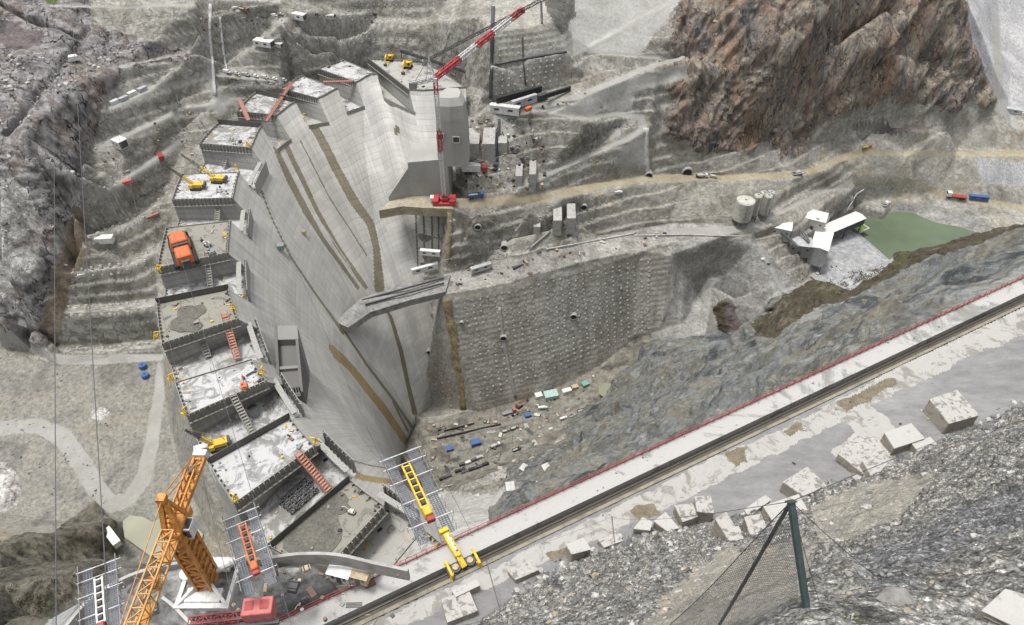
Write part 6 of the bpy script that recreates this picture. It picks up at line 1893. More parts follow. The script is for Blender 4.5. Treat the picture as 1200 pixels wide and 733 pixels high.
ribbon('seep_deposit', [(527, 248), (528, 265), (526, 285), (525, 305)], 3.0, _mats['seep deposit'], .5, 'brown mineral streak below the red crane ledge', 'mineral streak')
ribbon('stair_track', [(585, 360), (590, 400), (598, 440), (604, 466)], 2.2, CONC, .25, 'pale stair strip down the middle of the anchored wall', 'stair')
ribbon('stair_track', [(247, 5), (246, 40), (250, 80), (252, 112)], 2.0, CONCP, .4, 'left one of two pale stair strips on the upper left terraces', 'stair')
ribbon('stair_track', [(258, 20), (262, 60), (266, 84)], 1.6, CONCP, .4, 'right one of two pale stair strips on the upper left terraces', 'stair')
ribbon('concrete_chute', [(757, 150), (757, 175), (758, 204)], 3.4, CONCP, .5, 'pale concrete chute dropping to the yellow road beside the switchback', 'chute')
ribbon('pipeline', [(620, 292), (640, 275), (655, 262)], 1.4, GREY, .8, 'grey pipe climbing from the middle bench sheds', 'pipe')
ribbon('parapet_wall', [(640, 292), (680, 285), (740, 274), (745, 272)], 1.0, CONCP, .8, 'low pale parapet along the back of the middle bench', 'parapet')
ribbon('parapet_wall', [(745, 276), (800, 275), (870, 277)], .8, CONCP, .8, 'low pale parapet leading to the silos', 'parapet')
ribbon('parapet_wall', [(990, 250), (1003, 228), (1012, 222)], 1.2, CONCP, .8, 'pale quay wall at the corner of the green water', 'quay wall')

# ------------------------------------------------------------------ batching plant by the river
def silo(x, y, ytop, r_, h, lab, mat=CREAM, legs=True):
    p = G(x, y, lo=300)
    r = empty('cement_silo', p, 0, lab, 'silo', 'cream cement silos')
    z0 = h * .25 if legs else 0
    MB().tube((0, 0, z0), (0, 0, h), r_, n=24).tube((0, 0, h), (0, 0, h + .5), r_ * .97, r_ * .5, n=24).build('shell', mat, r)
    if legs:
        for k in range(6):
            a = k * math.pi / 3
            MB().bar((r_ * .9 * math.cos(a), r_ * .9 * math.sin(a), 0), (r_ * .9 * math.cos(a), r_ * .9 * math.sin(a), z0 + .4), .4).build('leg', GREY, r)
        MB().tube((0, 0, z0 * .3), (0, 0, z0 + .02), r_ * .3, r_ * .95, n=20).build('cone', GREY, r)
    mb = MB()
    for k in range(20):
        a, b = k * math.pi / 10, (k + 1) * math.pi / 10
        for hh in (.7, 1.2): mb.bar((r_ * math.cos(a), r_ * math.sin(a), h + hh), (r_ * math.cos(b), r_ * math.sin(b), h + hh), .1)
        mb.bar((r_ * math.cos(a), r_ * math.sin(a), h), (r_ * math.cos(a), r_ * math.sin(a), h + 1.2), .1)
    mb.build('top_railing', GREY, r)
    MB().box((0, 0, h + .9), (1.2, 1.2, 1.2)).build('filter_box', LGREY, r)
    mb = MB()
    for k in range(int(h / 1.0)): mb.bar((-.4, -r_ - .2, k + .5), (.4, -r_ - .2, k + .5), .1)
    mb.bar((-.4, -r_ - .2, 0), (-.4, -r_ - .2, h), .1).bar((.4, -r_ - .2, 0), (.4, -r_ - .2, h), .1).build('ladder', GREY, r)
silo(867, 262, 235, 6.4, 19, 'widest cream silo, leftmost of the silo group')
for x, y, h, lab in ((881, 258, 15.5, 'slender cream silo right beside the widest silo'), (889, 250, 13, 'slender cream silo in the back row above the left slender one'), (893, 257, 15, 'rightmost front slender cream silo'), (897, 249, 13, 'rightmost back slender cream silo')):
    silo(x, y, 0, 3.0, h * 1.3, lab)
def plant_block(x, y, z, size, rz, lab, wall=LGREY, roof=WHITE, lift=0, name='plant_building', cat='plant building'):
    p = W(x, y, z)
    r = empty(name, p, rz, lab, cat)
    sx, sy, sz = size
    if lift:
        for a in (-1, 0, 1):
            for b in (-1, 1): MB().box((a * sx * .45, b * sy * .42, lift / 2), (.6, .6, lift)).build('leg', DGREY, r)
        MB().box((0, 0, lift * .55), (sx * .6, sy * .5, .4)).build('platform', GREY, r)
    mb = MB().box((0, 0, lift + sz / 2), (sx, sy, sz))
    for k in range(int(sx / .9)):
        for s in (-1, 1): mb.box((-sx / 2 + .5 + k * .9, s * sy / 2, lift + sz / 2), (.12, .12, sz * .98))
    mb.build('wall', wall, r)
    vs = [(-sx / 2 - .3, -sy / 2 - .3, lift + sz + .01), (sx / 2 + .3, -sy / 2 - .3, lift + sz + .01), (sx / 2 + .3, sy / 2 + .3, lift + sz + .01), (-sx / 2 - .3, sy / 2 + .3, lift + sz + .01), (-sx / 2 - .3, 0, lift + sz + 1.2), (sx / 2 + .3, 0, lift + sz + 1.2)]
    rf = MB().add(vs, [(3, 2, 1, 0), (0, 1, 5, 4), (2, 3, 4, 5), (0, 4, 3), (1, 2, 5)]).build('roof', roof, r)
    MB().box((0, -sy / 2 - .12, lift + sz * .3), (min(2.2, sx * .3), .1, sz * .4)).build('door', DGREY, r)
    for x_ in (-sx * .32, sx * .32): MB().box((x_, -sy / 2 - .12, lift + sz * .7), (1.4, .1, 1.0)).build('window', GLASS, r)
    return r
plant_block(910, 286, 108, (13, 11, 10), -.35, 'left white topped mixing tower of the riverside plant', lift=7)
plant_block(949, 272, 106, (16, 13, 11), -.45, 'mixing hall with a white roof at the back of the plant', lift=4, wall=DWHITE)
plant_block(931, 305, 97, (15, 11, 10), -.2, 'low dark framed plant block between the two white roofed halls', lift=7, wall=GREY, roof=LGREY)
plant_block(954, 308, 91, (24, 12, 15), 1.12, 'tall white roofed hall at the front of the plant', lift=6)
plant_block(982, 277, 91, (38, 10, 6), .52, 'long white roofed conveyor hall running to the green water', lift=7, roof=WHITE, wall=DGREY)
plant_block(921, 262, 118, (5, 4, 4), -.3, 'small grey hut on the bank behind the plant', lift=0, wall=GREY)
for a, b, za, zb, lab in (((915, 272), (935, 290), 122, 114, 'inclined conveyor between the left tower and the dark plant block'), ((938, 268), (948, 284), 120, 116, 'short conveyor between the back hall and the front hall'), ((960, 245), (958, 258), 119, 121, 'red braced feed conveyor behind the back hall')):
    p, q = W(*a, za), W(*b, zb); r = empty('conveyor', p, 0, lab, 'conveyor')
    lattice(MB(), (0, 0, 0), q - p, 1.6, n=7, t=.3, lace=.15).build('truss', GREY if 'red' not in lab else REDP, r); MB().bar((0, 0, .4), (q - p) + Vector((0, 0, .4)), 1.2, .2).build('belt', DGREY, r)
    MB().bar((q - p) * .5, (q - p) * .5 - Vector((0, 0, 9)), .4).build('leg', GREY, r)
# walled grass patch and pool corner on the quay
c = W(1008, 268, 90.4)
r = empty('planted_bed', c, .5, 'small walled bed of bright green turf at the water edge', 'planted bed')
MB().box((0, 0, .3), (9, 7, .6)).build('turf', ground_mat('turf of the bed', [(.08, .14, .02), (.14, .22, .04)], .4, 3, .3, .1, .1), r)
for s in (-1, 1):
    MB().box((s * 4.9, 0, .5), (.8, 8.6, 1.4)).build('kerb', CONCP, r); MB().box((0, s * 3.9, .5), (8.98, .8, 1.4)).build('kerb', CONCP, r)

# ------------------------------------------------------------------ vehicles and containers
T_ = truck; C_ = container; K_ = pickup
T_((815, 209), (829, 208), WHITE, 'white mixer truck by the large tunnel mouth on the yellow road', 'mixer')
T_((831, 208), (840, 209), DWHITE, 'smaller white truck just right of the mixer truck on the yellow road', 'box')
K_((928, 206), (940, 204), LGREY, 'silver pickup on the yellow road below the red cliff')
T_((1010, 175), (1020, 173), ORG2, 'small orange dump truck on the bend of the yellow road', 'dump', load=YEL)
T_((719, 228), (729, 227), WHITE, 'white box truck on the middle of the yellow road', 'box')
T_((699, 229), (706, 229), YEL, 'small yellow truck behind the white box truck on the yellow road', 'dump')
K_((1035, 243), (1041, 238), WHITE, 'white car parked on the quay corner by the green water')
T_((1133, 234), (1108, 231), WHITE, 'long white and red truck on the lower riverside road', 'flat', load=REDP)
C_((1135, 233), (1157, 235), BLUE, 'blue container at the riverside road end', w=2.4)
C_((1172, 130), (1196, 134), LGREY, 'long silver shed by the far road in the upper right', w=3)
K_((1003, 150), (1008, 150), WHITE, 'white van on the dark cut bench in the upper right', van=True)
C_((300, 52), (320, 55), WHITE, 'pair of white roofed cabins on the second terrace above the dam', w=4)
C_((323, 54), (331, 56), DWHITE, 'short grey cabin right of the white roofed pair on the terrace', w=3)
for i, (x, y) in enumerate(((130, 124), (141, 120), (151, 114), (163, 109))):
    C_((x, y), (x + 9, y - 4), LGREY if i % 2 else WHITE, ['lowest left of the four containers in a row on the left terrace', 'second from the left of the four containers on the left terrace', 'third from the left of the four containers on the left terrace', 'highest right of the four containers on the left terrace'][i], w=3, win=False)
for i, x in enumerate((262, 273, 284, 295, 306, 317, 328)):
    K_((x, 85 + i * 1.6), (x + 8, 86.5 + i * 1.6), [WHITE, DWHITE, LGREY, WHITE, DWHITE, WHITE, LGREY][i], ['first', 'second', 'third', 'fourth', 'fifth', 'sixth', 'seventh'][i] + ' from the left of the parked row above the dam blocks', van=i % 2 == 0)
T_((278, 13), (292, 16), RUST, 'brown truck on the top left terrace', 'dump'); T_((272, 12), (279, 10), WHITE, 'white truck behind the brown truck on the top left terrace', 'box')
C_((339, 20), (358, 24), WHITE, 'long white cabin on the top terrace above the dam', w=3); K_((318, 19), (325, 20), WHITE, 'white van left of the long white cabin on the top terrace', van=True); K_((326, 17), (332, 18), LGREY, 'silver car between the van and the long white cabin', )
K_((367, 18), (374, 20), DGREY, 'dark pickup right of the long white cabin on the top terrace'); C_((382, 22), (392, 22), DWHITE, 'grey white cabin at the right of the top terrace', w=3)
C_((138, 170), (147, 174), WHITE, 'white cabin at the left end of the middle terrace', w=5, h=4); C_((114, 284), (134, 283), WHITE, 'long white sheet roofed store on the left terrace', w=3.2, win=False); C_((92, 325), (101, 323), DWHITE, 'small white box on the lower left terrace', w=3, win=False)
C_((144, 217), (155, 214), PINK, 'pink tarpaulin store on the left terrace below the white cabin', w=3.4, win=False); C_((172, 257), (186, 251), PINKW, 'faded red pile on the terrace left of the two cranes', w=1.6, h=1, win=False, name='board_pile', cat='board pile')
C_((188, 183), (190, 188), REDP, 'small dark red skip on the upper left terrace', w=3, win=False, name='skip', cat='skip')
for i, (x, y) in enumerate(((168, 431), (171, 442))):
    p = G(x, y); r = empty('water_tank', p, 0, ['upper', 'lower'][i] + ' blue tank beside the block row on the river gravel', 'tank'); MB().tube((0, 0, 0), (0, 0, 2.6), 2.2, n=18).build('tank', BLUE, r); MB().tube((0, 0, 2.6), (0, 0, 2.9), .6, n=12).build('lid', DGREY, r)
p = G(88, 72); r = empty('drill_rig', p, .4, 'white drilling rig perched on the grey rock in the upper left', 'drill rig'); MB().box((0, 0, 2), (5, 3.4, 3)).build('body', WHITE, r, bevel=.1); MB().bar((2, 0, 1), (3, 0, 8), .8).build('mast', RUST, r); MB().box((-1, 0, .4), (5.5, 4, .8)).build('track', BLK, r)
# bench by the crane: bus, long sheds
C_((575, 131), (609, 135), WHITE, 'long white roofed shed on the bench above the tower crane ledge', 209, w=2.2, h=3)
C_((600, 128), (628, 119), LGREY, 'long grey shed behind the white roofed one', 211, w=1.4, h=3); C_((630, 117), (640, 114), DGREY, 'dark truck body parked behind the long grey shed', 212, w=3, win=False)
C_((616, 131), (622, 128), ORG2, 'small orange box by the end of the white roofed shed', 210, w=3, win=False, name='site_box', cat='box')
C_((640, 115), (668, 106), BLK, 'long black covered rack along the foot of the high anchored wall', 213.5, w=.8, h=1.5, win=False, name='rack', cat='rack'); C_((582, 122), (634, 108), BLK, 'longest black covered rack at the foot of the high anchored wall', 214, w=.5, h=1.3, win=False, name='rack', cat='rack')
T_((540, 203), (571, 203), REDP, 'red truck with a white load in front of the pier terraces', 'box', z=181, load=WHITE)
T_((547, 233), (567, 231), BLUE, 'blue truck on the yellow road beside the tower crane', 'dump', z=172.5)
C_((537, 200), (544, 200), DWHITE, 'small white cabin left of the red truck', 182, w=3)
# terraces by the pier: upright concrete fins
for i, (x0, x1, y0, y1, z) in enumerate(((549, 562, 148, 190, 186), (566, 580, 146, 192, 186), (584, 594, 150, 186, 186), (548, 560, 206, 222, 173), (604, 612, 196, 216, 176), (620, 628, 194, 214, 176), (648, 658, 246, 268, 151), (664, 674, 243, 266, 151), (625, 633, 258, 272, 150))):
    a, b = W(x0, y1, z), W(x1, y1, z); h = (y1 - y0) * a.y / 857 / .62 * .5
    mb = MB().prism([(a.x, a.y), (b.x, b.y), (b.x + .5, b.y + 14), (a.x + .5, a.y + 14)], z - 6, [z + h * .8, z + h * .8, z + h, z + h])
    o = mb.build('concrete_buttress', CONC); tag(o, ['first concrete rib right of the pier under the white roofed shed', 'second concrete rib right of the pier under the white roofed shed', 'third concrete rib right of the pier under the white roofed shed', 'broad low rib behind the red crane base', 'left one of two ribs where the switchback meets the yellow road',
        'right one of two ribs where the switchback meets the yellow road', 'left one of two tall ribs below the yellow road', 'right one of two tall ribs below the yellow road', 'low rib above the middle bench sheds'][i], 'buttress', 'concrete ribs on the far bank')
# middle bench clutter
for x0, y0, x1, y1, m, lab, w in ((524, 310, 536, 312, DWHITE, 'white cabin at the dam end of the middle bench', 4), (537, 304, 547, 306, LGREY, 'grey cabin second on the middle bench', 4), (549, 302, 562, 300, WHITE, 'white cabin third on the middle bench', 3.5), (552, 320, 575, 313, LGREY, 'long pale shed at the rim of the middle bench', 2),
                                  (566, 300, 585, 295, LGREY, 'long grey roofed store along the back of the middle bench', 2), (586, 304, 600, 300, DWHITE, 'pale cabin right of the long store on the middle bench', 3), (610, 310, 623, 306, GREY, 'dark skip like box on the right of the middle bench', 3.4),
                                  (483, 322, 513, 314, WHITE, 'long white pipe shed on the ledge below the ribbed wall', 1.3), (493, 298, 516, 300, WHITE, 'white roofed platform below the ribbed wall', 1.8), (646, 300, 651, 299, ORG2, 'orange compressor on the middle bench', 4), (600, 318, 612, 313, DGREY, 'dark covered stack at the middle bench rim', 2.6)):
    C_((x0, y0), (x1, y1), m, lab, 134 if x0 > 520 else 140 if y0 > 310 else 150, w=w, h=2.6)
# pit floor: vehicles, tents, pipes
for a in [((523, 528), (531, 526), BLUE, 'small blue cover on the pit floor nearest the dam foot', 5), ((552, 522), (563, 519), BLUE, 'larger blue cover on the pit floor', 4), ((615, 489), (622, 487), BLUE, 'dark blue machine cover below the green roofed tank', 4),
          ((638, 467), (653, 464), TEAL, 'pale green roofed settling tank at the wall foot', 4.5), ((627, 466), (635, 464), WHITE, 'white cube tent left of the green roofed tank', 5), ((659, 462), (669, 459), WHITE, 'white cabin right of the green roofed tank', 3), ((670, 456), (677, 454), TAN, 'tan store right of the white cabin on the pit floor', 4), ((682, 453), (689, 450), GREEN, 'dark green tank at the right end of the pit row', 5)]:
    C_(a[0], a[1], a[2], a[3], w=a[4], h=2.8, name='site_tent' if 'cover' in a[3] or 'tent' in a[3] else 'site_cabin', cat='cover' if 'cover' in a[3] else 'cabin', win=False)
for a in [((630, 480), (641, 479), WHITE, 'white truck on the pit floor beside the green roofed tank', 'box'), ((656, 493), (664, 490), WHITE, 'white pickup sized truck by the grey water channel', 'box'), ((667, 490), (674, 487), LGREY, 'silver truck right of the white one by the water channel', 'flat'), ((588, 487), (604, 482), PINK, 'pink loader truck at the foot of the anchored wall', 'flat'),
          ((574, 527), (586, 521), WHITE, 'white mixer truck on the crowded haul track in the pit', 'mixer'), ((588, 508), (597, 505), GREY, 'grey mixer truck up the track from the white mixer', 'mixer'), ((598, 505), (607, 501), GREY, 'second grey mixer truck up the track in the pit', 'mixer'), ((600, 530), (610, 526), DGREY, 'dark truck on the outer track of the pit', 'dump'),
          ((676, 484), (688, 481), DGREY, 'dark truck beside the water channel', 'dump')]:
    T_(*a)
for i, (x, y) in enumerate(((542, 545), (549, 543), (556, 540), (562, 537), (537, 553), (545, 554), (553, 551), (561, 548), (569, 545), (526, 559), (519, 562))):
    K_((x - 4, y + 1.5), (x + 4, y - 1.5), [DGREY, WHITE, DGREY, LGREY, BLK, DGREY, BLK, DGREY, BLK, DGREY, BLK][i],
       ['dark van first in the upper parked row on the pit floor', 'white van second in the upper parked row on the pit floor', 'dark van third in the upper parked row on the pit floor', 'silver van last in the upper parked row on the pit floor', 'black van at the left end of the lower parked row', 'dark grey van second in the lower parked row', 'black van third in the lower parked row', 'dark grey van fourth in the lower parked row', 'black van at the right end of the lower parked row', 'dark van on the slope below the parked rows', 'lowest black van below the parked rows'][i], van=True, group='vans parked on the pit floor')
excavator((604, 480), (618, 470), RUST, 'rust red excavator with a tan boom at the foot of the anchored wall'); excavator((512, 505), (522, 502), DGREY, 'dark excavator at the left end of the pipes in the pit'); excavator((566, 497), (574, 492), GREY, 'grey excavator at the right end of the upper pipe in the pit')
def pipe_px(a, b, r_, mat, lab):
    p, q = G(*a, lo=300), G(*b, lo=300); o = MB().tube(p + Vector((0, 0, r_ + .3)), q + Vector((0, 0, r_ + .3)), r_, n=10).build('pipe', mat); tag(o, lab, 'pipe')
pipe_px((520, 506), (556, 497), .5, BLK, 'upper black pipe lying across the pit floor'); pipe_px((512, 515), (587, 498), .55, BLK, 'longer black pipe lying across the pit floor'); pipe_px((575, 561), (520, 571), .3, CONCP, 'thin pale pipe at the rim of the pit')
# stepped concrete blocks on the near bank
for i, (x, y, s, g_) in enumerate(((603, 543, 3.0, 0), (624, 541, 3.4, 0), (614, 552, 4.6, 1), (590, 561, 3.4, 0), (598, 575, 5.0, 1), (640, 552, 4.6, 1), (595, 586, 3.6, 0), (633, 577, 5.4, 1), (586, 551, 3.0, 0), (621, 580, 3.2, 0), (590, 596, 3.0, 0))):
    p = G(x, y, lo=200); z_top = s * .7
    r = MB().box((0, 0, 0), (s, s * .85, s * 1.5), .3 + i * .35).build('concrete_block', CONCP if g_ else CONC, bevel=.1); r.location = p
    tag(r, ['topmost small pale block on the terraced bank below the runway', 'small pale block right of the topmost one on the terraced bank', 'large pale block in the upper middle of the terraced bank', 'small block on the left of the terraced bank near the parked vans', 'large pale block low in the middle of the terraced bank', 'large pale block at the upper right of the terraced bank',
            'small block near the light concrete apron', 'largest pale block just above the runway railing', 'leftmost small block near the parked vans', 'small block left of the largest one above the runway railing', 'lowest small block beside the concrete apron'][i], 'concrete block', 'concrete blocks on the terraced bank')

# dark seams, racks and a second boom over the high wall
ribbon('dark_strip', [(578, 8), (577, 40), (576, 80), (575, 116)], 2.4, DGREY, .5, 'tall dark strip for the gully at the left edge of the high anchored wall', 'duct')  # dark strip put in for the gully
ribbon('dark_strip', [(612, 42), (613, 70), (616, 100)], .9, DGREY, .4, 'narrow dark strip for the joint down the middle of the high anchored wall', 'duct')  # dark strip drawn for the wall joint
ribbon('walkway', [(580, 76), (620, 68), (664, 61)], 1.6, DGREY, .7, 'dark walkway along the ledge halfway up the high anchored wall', 'walkway')
ribbon('dark_strip', [(634, 2), (635, 28)], 1.4, DGREY, .5, 'short dark duct at the very top of the high wall', 'duct')
ribbon('dark_strip', [(553, 140), (552, 165), (551, 190)], 1.6, DGREY, .6, 'dark duct just right of the pale pier', 'duct')
ribbon('dark_strip', [(585, 140), (584, 165), (583, 190)], 1.6, DGREY, .6, 'dark duct second from the pale pier', 'duct')
a_, b_ = W(650, -8, 292), W(498, 72, 226)
r = empty('boom', b_, 0, 'long dark lattice boom sloping from the top edge down to the far block', 'boom'); lattice(MB(), (0, 0, 0), a_ - b_, 1.5, n=30, t=.35, lace=.2).build('truss', DGREY, r); MB().box((0, 0, -1), (4, 3, 3)).build('foot', GREY, r)
a_, b_ = W(470, 60, 224), W(545, 84, 222)
r = empty('gantry', a_, 0, 'dark gantry frame over the far grey block', 'gantry'); lattice(MB(), (0, 0, 0), b_ - a_, 1.3, n=14, t=.35, lace=.2).build('truss', DGREY, r)
for k in (0, 1): MB().bar((b_ - a_) * k, (b_ - a_) * k + Vector((0, 0, -5)), .5).build('leg', DGREY, r)
# ------------------------------------------------------------------ blocks on the platform edge, posts and netting
def block_px(top, h, mat, lab, z=343.0, side=None):
    for _ in range(60):
        if z < max(near_z(*W(x, y, z)[:2]) for x, y in top) + .12: z += .12
    P_ = [W(x, y, z) for x, y in top]
    r = empty('concrete_slab_block', (0, 0, 0), label=lab, cat='concrete block', group='concrete blocks along the platform edge')
    MB().prism([(p.x, p.y) for p in P_], z - h, z - .05).build('body', side or M_BSIDE, r, bevel=.14)
    c = sum(P_, Vector()) / len(P_)
    MB().prism([((p.x - c.x) * .995 + c.x, (p.y - c.y) * .995 + c.y) for p in P_], z - .048, z).build('top', mat, r)
M_BSIDE = top_mat('weathered block side', (.34, .31, .26), (.22, .2, .165), .45, .6)
M_BTOP = top_mat('pale speckled block top', (.42, .41, .385), (.19, .18, .16), .47, 1.1)
M_BTOP2 = top_mat('clean pale block top', (.44, .43, .41), (.27, .26, .24), .4, .9)
for a in [([(814, 582), (833, 581), (837, 602), (817, 600)], 4.5, M_BTOP, 'small block left of the stepped group on the platform edge', 342.6),
          ([(766, 611), (780, 600), (796, 619), (782, 623)], 3.5, M_BTOP2, 'pale tilted block beside the red marked mound on the platform edge', 341.6),
          ([(742, 620), (753, 606), (765, 612), (762, 622)], 3.0, M_BTOP2, 'leftmost small pale block on the platform edge', 341.4),
          ([(838, 608), (851, 600), (872, 634), (860, 643)], 4.5, M_BTOP, 'narrow speckled block of the stepped group', 343.2),
          ([(872, 597), (897, 580), (904, 586), (877, 605)], 3.5, M_BTOP2, 'thin pale block behind the stepped group', 342.6),
          ([(894, 593), (936, 579), (948, 600), (906, 612)], 4.5, M_BTOP2, 'big pale slab under the top of the dark post', 343.2),
          ([(904, 612), (930, 606), (931, 646), (914, 650)], 5.0, M_BTOP, 'speckled slab just left of the dark post', 343.0),
          ([(932, 606), (948, 600), (961, 622), (940, 627)], 4.5, M_BTOP, 'speckled slab just right of the dark post', 342.9),
          ([(917, 565), (946, 547), (968, 568), (943, 583)], 2.6, M_BTOP, 'speckled block between the platform road and the dark post', 342.4),
          ([(1089, 468), (1122, 457), (1148, 487), (1112, 497)], 5.0, M_BTOP, 'large speckled block at the right of the platform', 343.4),
          ([(1036, 507), (1068, 496), (1084, 514), (1048, 526)], 3.2, M_BTOP2, 'clean pale block left of the large speckled block', 342.4),
          ([(982, 532), (1000, 508), (1026, 514), (1044, 532), (1012, 556)], 3.4, M_BTOP, 'wide speckled block below the pale pavement arm', 342.0),
          ([(663, 638), (684, 630), (693, 644), (670, 650)], 4.2, M_BTOP2, 'cube shaped block at the bottom of the platform edge', 342.8),
          ([(850, 622), (866, 616), (872, 632), (858, 640)], 3.4, M_BTOP, 'small darker block in front of the stepped group', 344.6),
          ([(529, 692), (558, 679), (563, 686), (534, 700)], 2.5, M_BTOP2, 'thin pale block beside the yellow rope bogie', 341.4),
          ([(517, 702), (550, 692), (560, 716), (524, 730)], 3.0, M_BTOP, 'big broken block below the yellow rope bogie', 341.2),
          ([(1150, 716), (1178, 690), (1212, 700), (1200, 740)], 2.6, M_BTOP2, 'block with a white cup in the bottom right corner', 404.5),
          ([(790, 592), (812, 590), (818, 606), (800, 612)], 2.5, M_BTOP, 'reddish marked mound block on the platform edge', 341.8),
          ([(872, 606), (892, 602), (902, 628), (882, 636)], 4.0, M_BTOP, 'dirty slab filling the gap between the stepped group and the big pale slab', 343.0),
          ([(1010, 540), (1040, 530), (1052, 548), (1022, 560)], 3.0, M_BTOP, 'low dirty slab at the near edge of the wide speckled block', 341.2),
          ([(700, 632), (722, 624), (730, 634), (708, 642)], 3.0, M_BTOP, 'low slab between the cube shaped block and the leftmost small block', 341.0),
          ([(594, 668), (622, 656), (632, 668), (604, 680)], 3.0, M_BTOP, 'broad low slab left of the cube shaped block', 341.0),
          ([(1068, 520), (1090, 512), (1100, 522), (1078, 532)], 2.6, M_BTOP2, 'small slab below the large speckled block', 341.4)]:
    block_px(a[0], a[1], a[2], a[3], a[4])
mb_r = [MB(), MB(), MB()]
for k in range(900):
    x = rng.uniform(600, 1200); y = np.interp(x, [600, 650, 700, 745, 800, 850, 900, 960, 1010, 1090, 1150, 1200], [700, 672, 648, 628, 622, 612, 612, 575, 566, 528, 504, 480]) + rng.gauss(0, 7)
    p = W(x, y, 341); p.z = near_z(p.x, p.y); s = rng.choice([.12, .2, .3, .45]) * rng.uniform(.6, 1.3)
    stone_mesh(mb_r[rng.randrange(3)], p + Vector((0, 0, s * .2)), s, k + 9000)
for q_, m_ in zip(mb_r, (sm_[0], sm_[1], sm_[3])): tag(q_.build('rim_rubble', m_), 'rubble heaped along the platform rim between the blocks', 'rubble', kind='stuff')
p = W(1189, 692, 404.6); r = empty('cup', p, 0, 'white cup standing on the block in the bottom right corner', 'cup')
MB().tube((0, 0, 0), (0, 0, .32), .13, .16, n=20).build('cup', WHITE, r); MB().tube((0, 0, .32), (0, 0, .33), .17, n=20).build('rim', DWHITE, r)
# big dark post
M_POST = paint('dark green post paint', (.045, .07, .07), .45, var=.3, scale=4)
b, t = GN(946, 718), W(927, 588, 412.4)
post = empty('fence_post', b, 0, 'dark green steel post leaning over the netted slope in the foreground', 'post')
d = t - b
MB().bar(-d * .06, d, .17, .17).build('shaft', M_POST, post, bevel=.01)
MB().box(d, (.24, .24, .03), M=d.normalized().to_track_quat('Z', 'Y').to_matrix()).build('cap', M_POST, post)
def wire(a, b, r_, lab, sag=.0, name='wire', n=8):
    mb = MB(); cable_tube(mb, a, b, r_, sag, n); o = mb.build(name, paint('thin wire', (.06, .065, .07), .5, .2)); return tag(o, lab, 'wire')
wire(t, GN(1035, 682), .012, 'guy wire from the dark post top down to the right', .1)
wire(t, GN(962, 712), .01, 'guy wire close beside the dark post', .05)
# two slender posts and their wires
small = []
for (bx, by), (tx, ty), lab in (((586, 713), (570, 658), 'rusty slender post near the yellow rope bogie'), ((724, 662), (717, 606), 'rusty slender post at the middle of the platform edge')):
    b2 = GN(bx, by, 360); 
    t2 = W(tx, ty, b2.z + 3.6)
    r = empty('slender_post', b2, 0, lab, 'post', 'slender posts'); MB().tube((0, 0, -.5), t2 - b2, .06, n=8).build('shaft', paint('rusty grey post', (.2, .17, .15), .7, var=.4), r); MB().tube(t2 - b2, t2 - b2 + Vector((0, 0, .08)), .09, n=8).build('cap', DGREY, r)
    small.append(t2)
wire(small[0], small[1], .015, 'sagging wire strung between the two slender posts', .5)
wire(small[1], t, .012, 'long wire from the middle slender post to the dark post', .8)
# net of thin wire hanging from the post to the slope
def net(corners, nu, nv, r_, lab):
    a, b, c, d_ = [Vector(q) for q in corners]
    vs, fs = [], []
    def pt(u, v):
        p = a.lerp(b, u).lerp(d_.lerp(c, u), v)
        p = p - Vector((0, 0, 1)) * (.35 * math.sin(math.pi * u) * (1 - v))
        p += Vector((0, 0, 1)) * .1 * math.sin(u * 9 + v * 5)
        return p
    mb = MB()
    for i in range(nu):
        for j in range(nv):
            mb.bar(pt(i / nu, j / nv), pt((i + 1) / nu, (j + 1) / nv), r_); mb.bar(pt((i + 1) / nu, j / nv), pt(i / nu, (j + 1) / nv), r_)
    for i in range(nu): mb.bar(pt(i / nu, 0), pt((i + 1) / nu, 0), r_ * 3)
    o = mb.build('wire_net', paint('net wire', (.13, .135, .14), .5, .3)); return tag(o, lab, 'net')
net([t, GN(760, 760) + Vector((0, 0, .4)), GN(850, 760) + Vector((0, 0, .2)), GN(935, 716) + Vector((0, 0, .2))], 46, 34, .007, 'fine wire net hanging from the dark post down the slope to the left')
mb = MB()
q0, q1 = t + Vector((-.05, 0, -.1)), GN(835, 745) + Vector((0, 0, .35))
for k in range(5):
    cable_tube(mb, q0 + Vector((.02 * k, 0, -.03 * k)), q1 + Vector((.06 * k, .05 * k, 0)), .022, .12 + .03 * k, 8)
tag(mb.build('net_selvedge', paint('net wire', (.1, .1, .11), .5)), 'gathered dark edge of the net running down left from the dark post', 'net edge')
net([t, GN(1200, 475) + Vector((0, 0, .5)), GN(1200, 520), GN(1020, 600)], 34, 9, .007, 'wire net panel running right from the dark post over the far rubble')
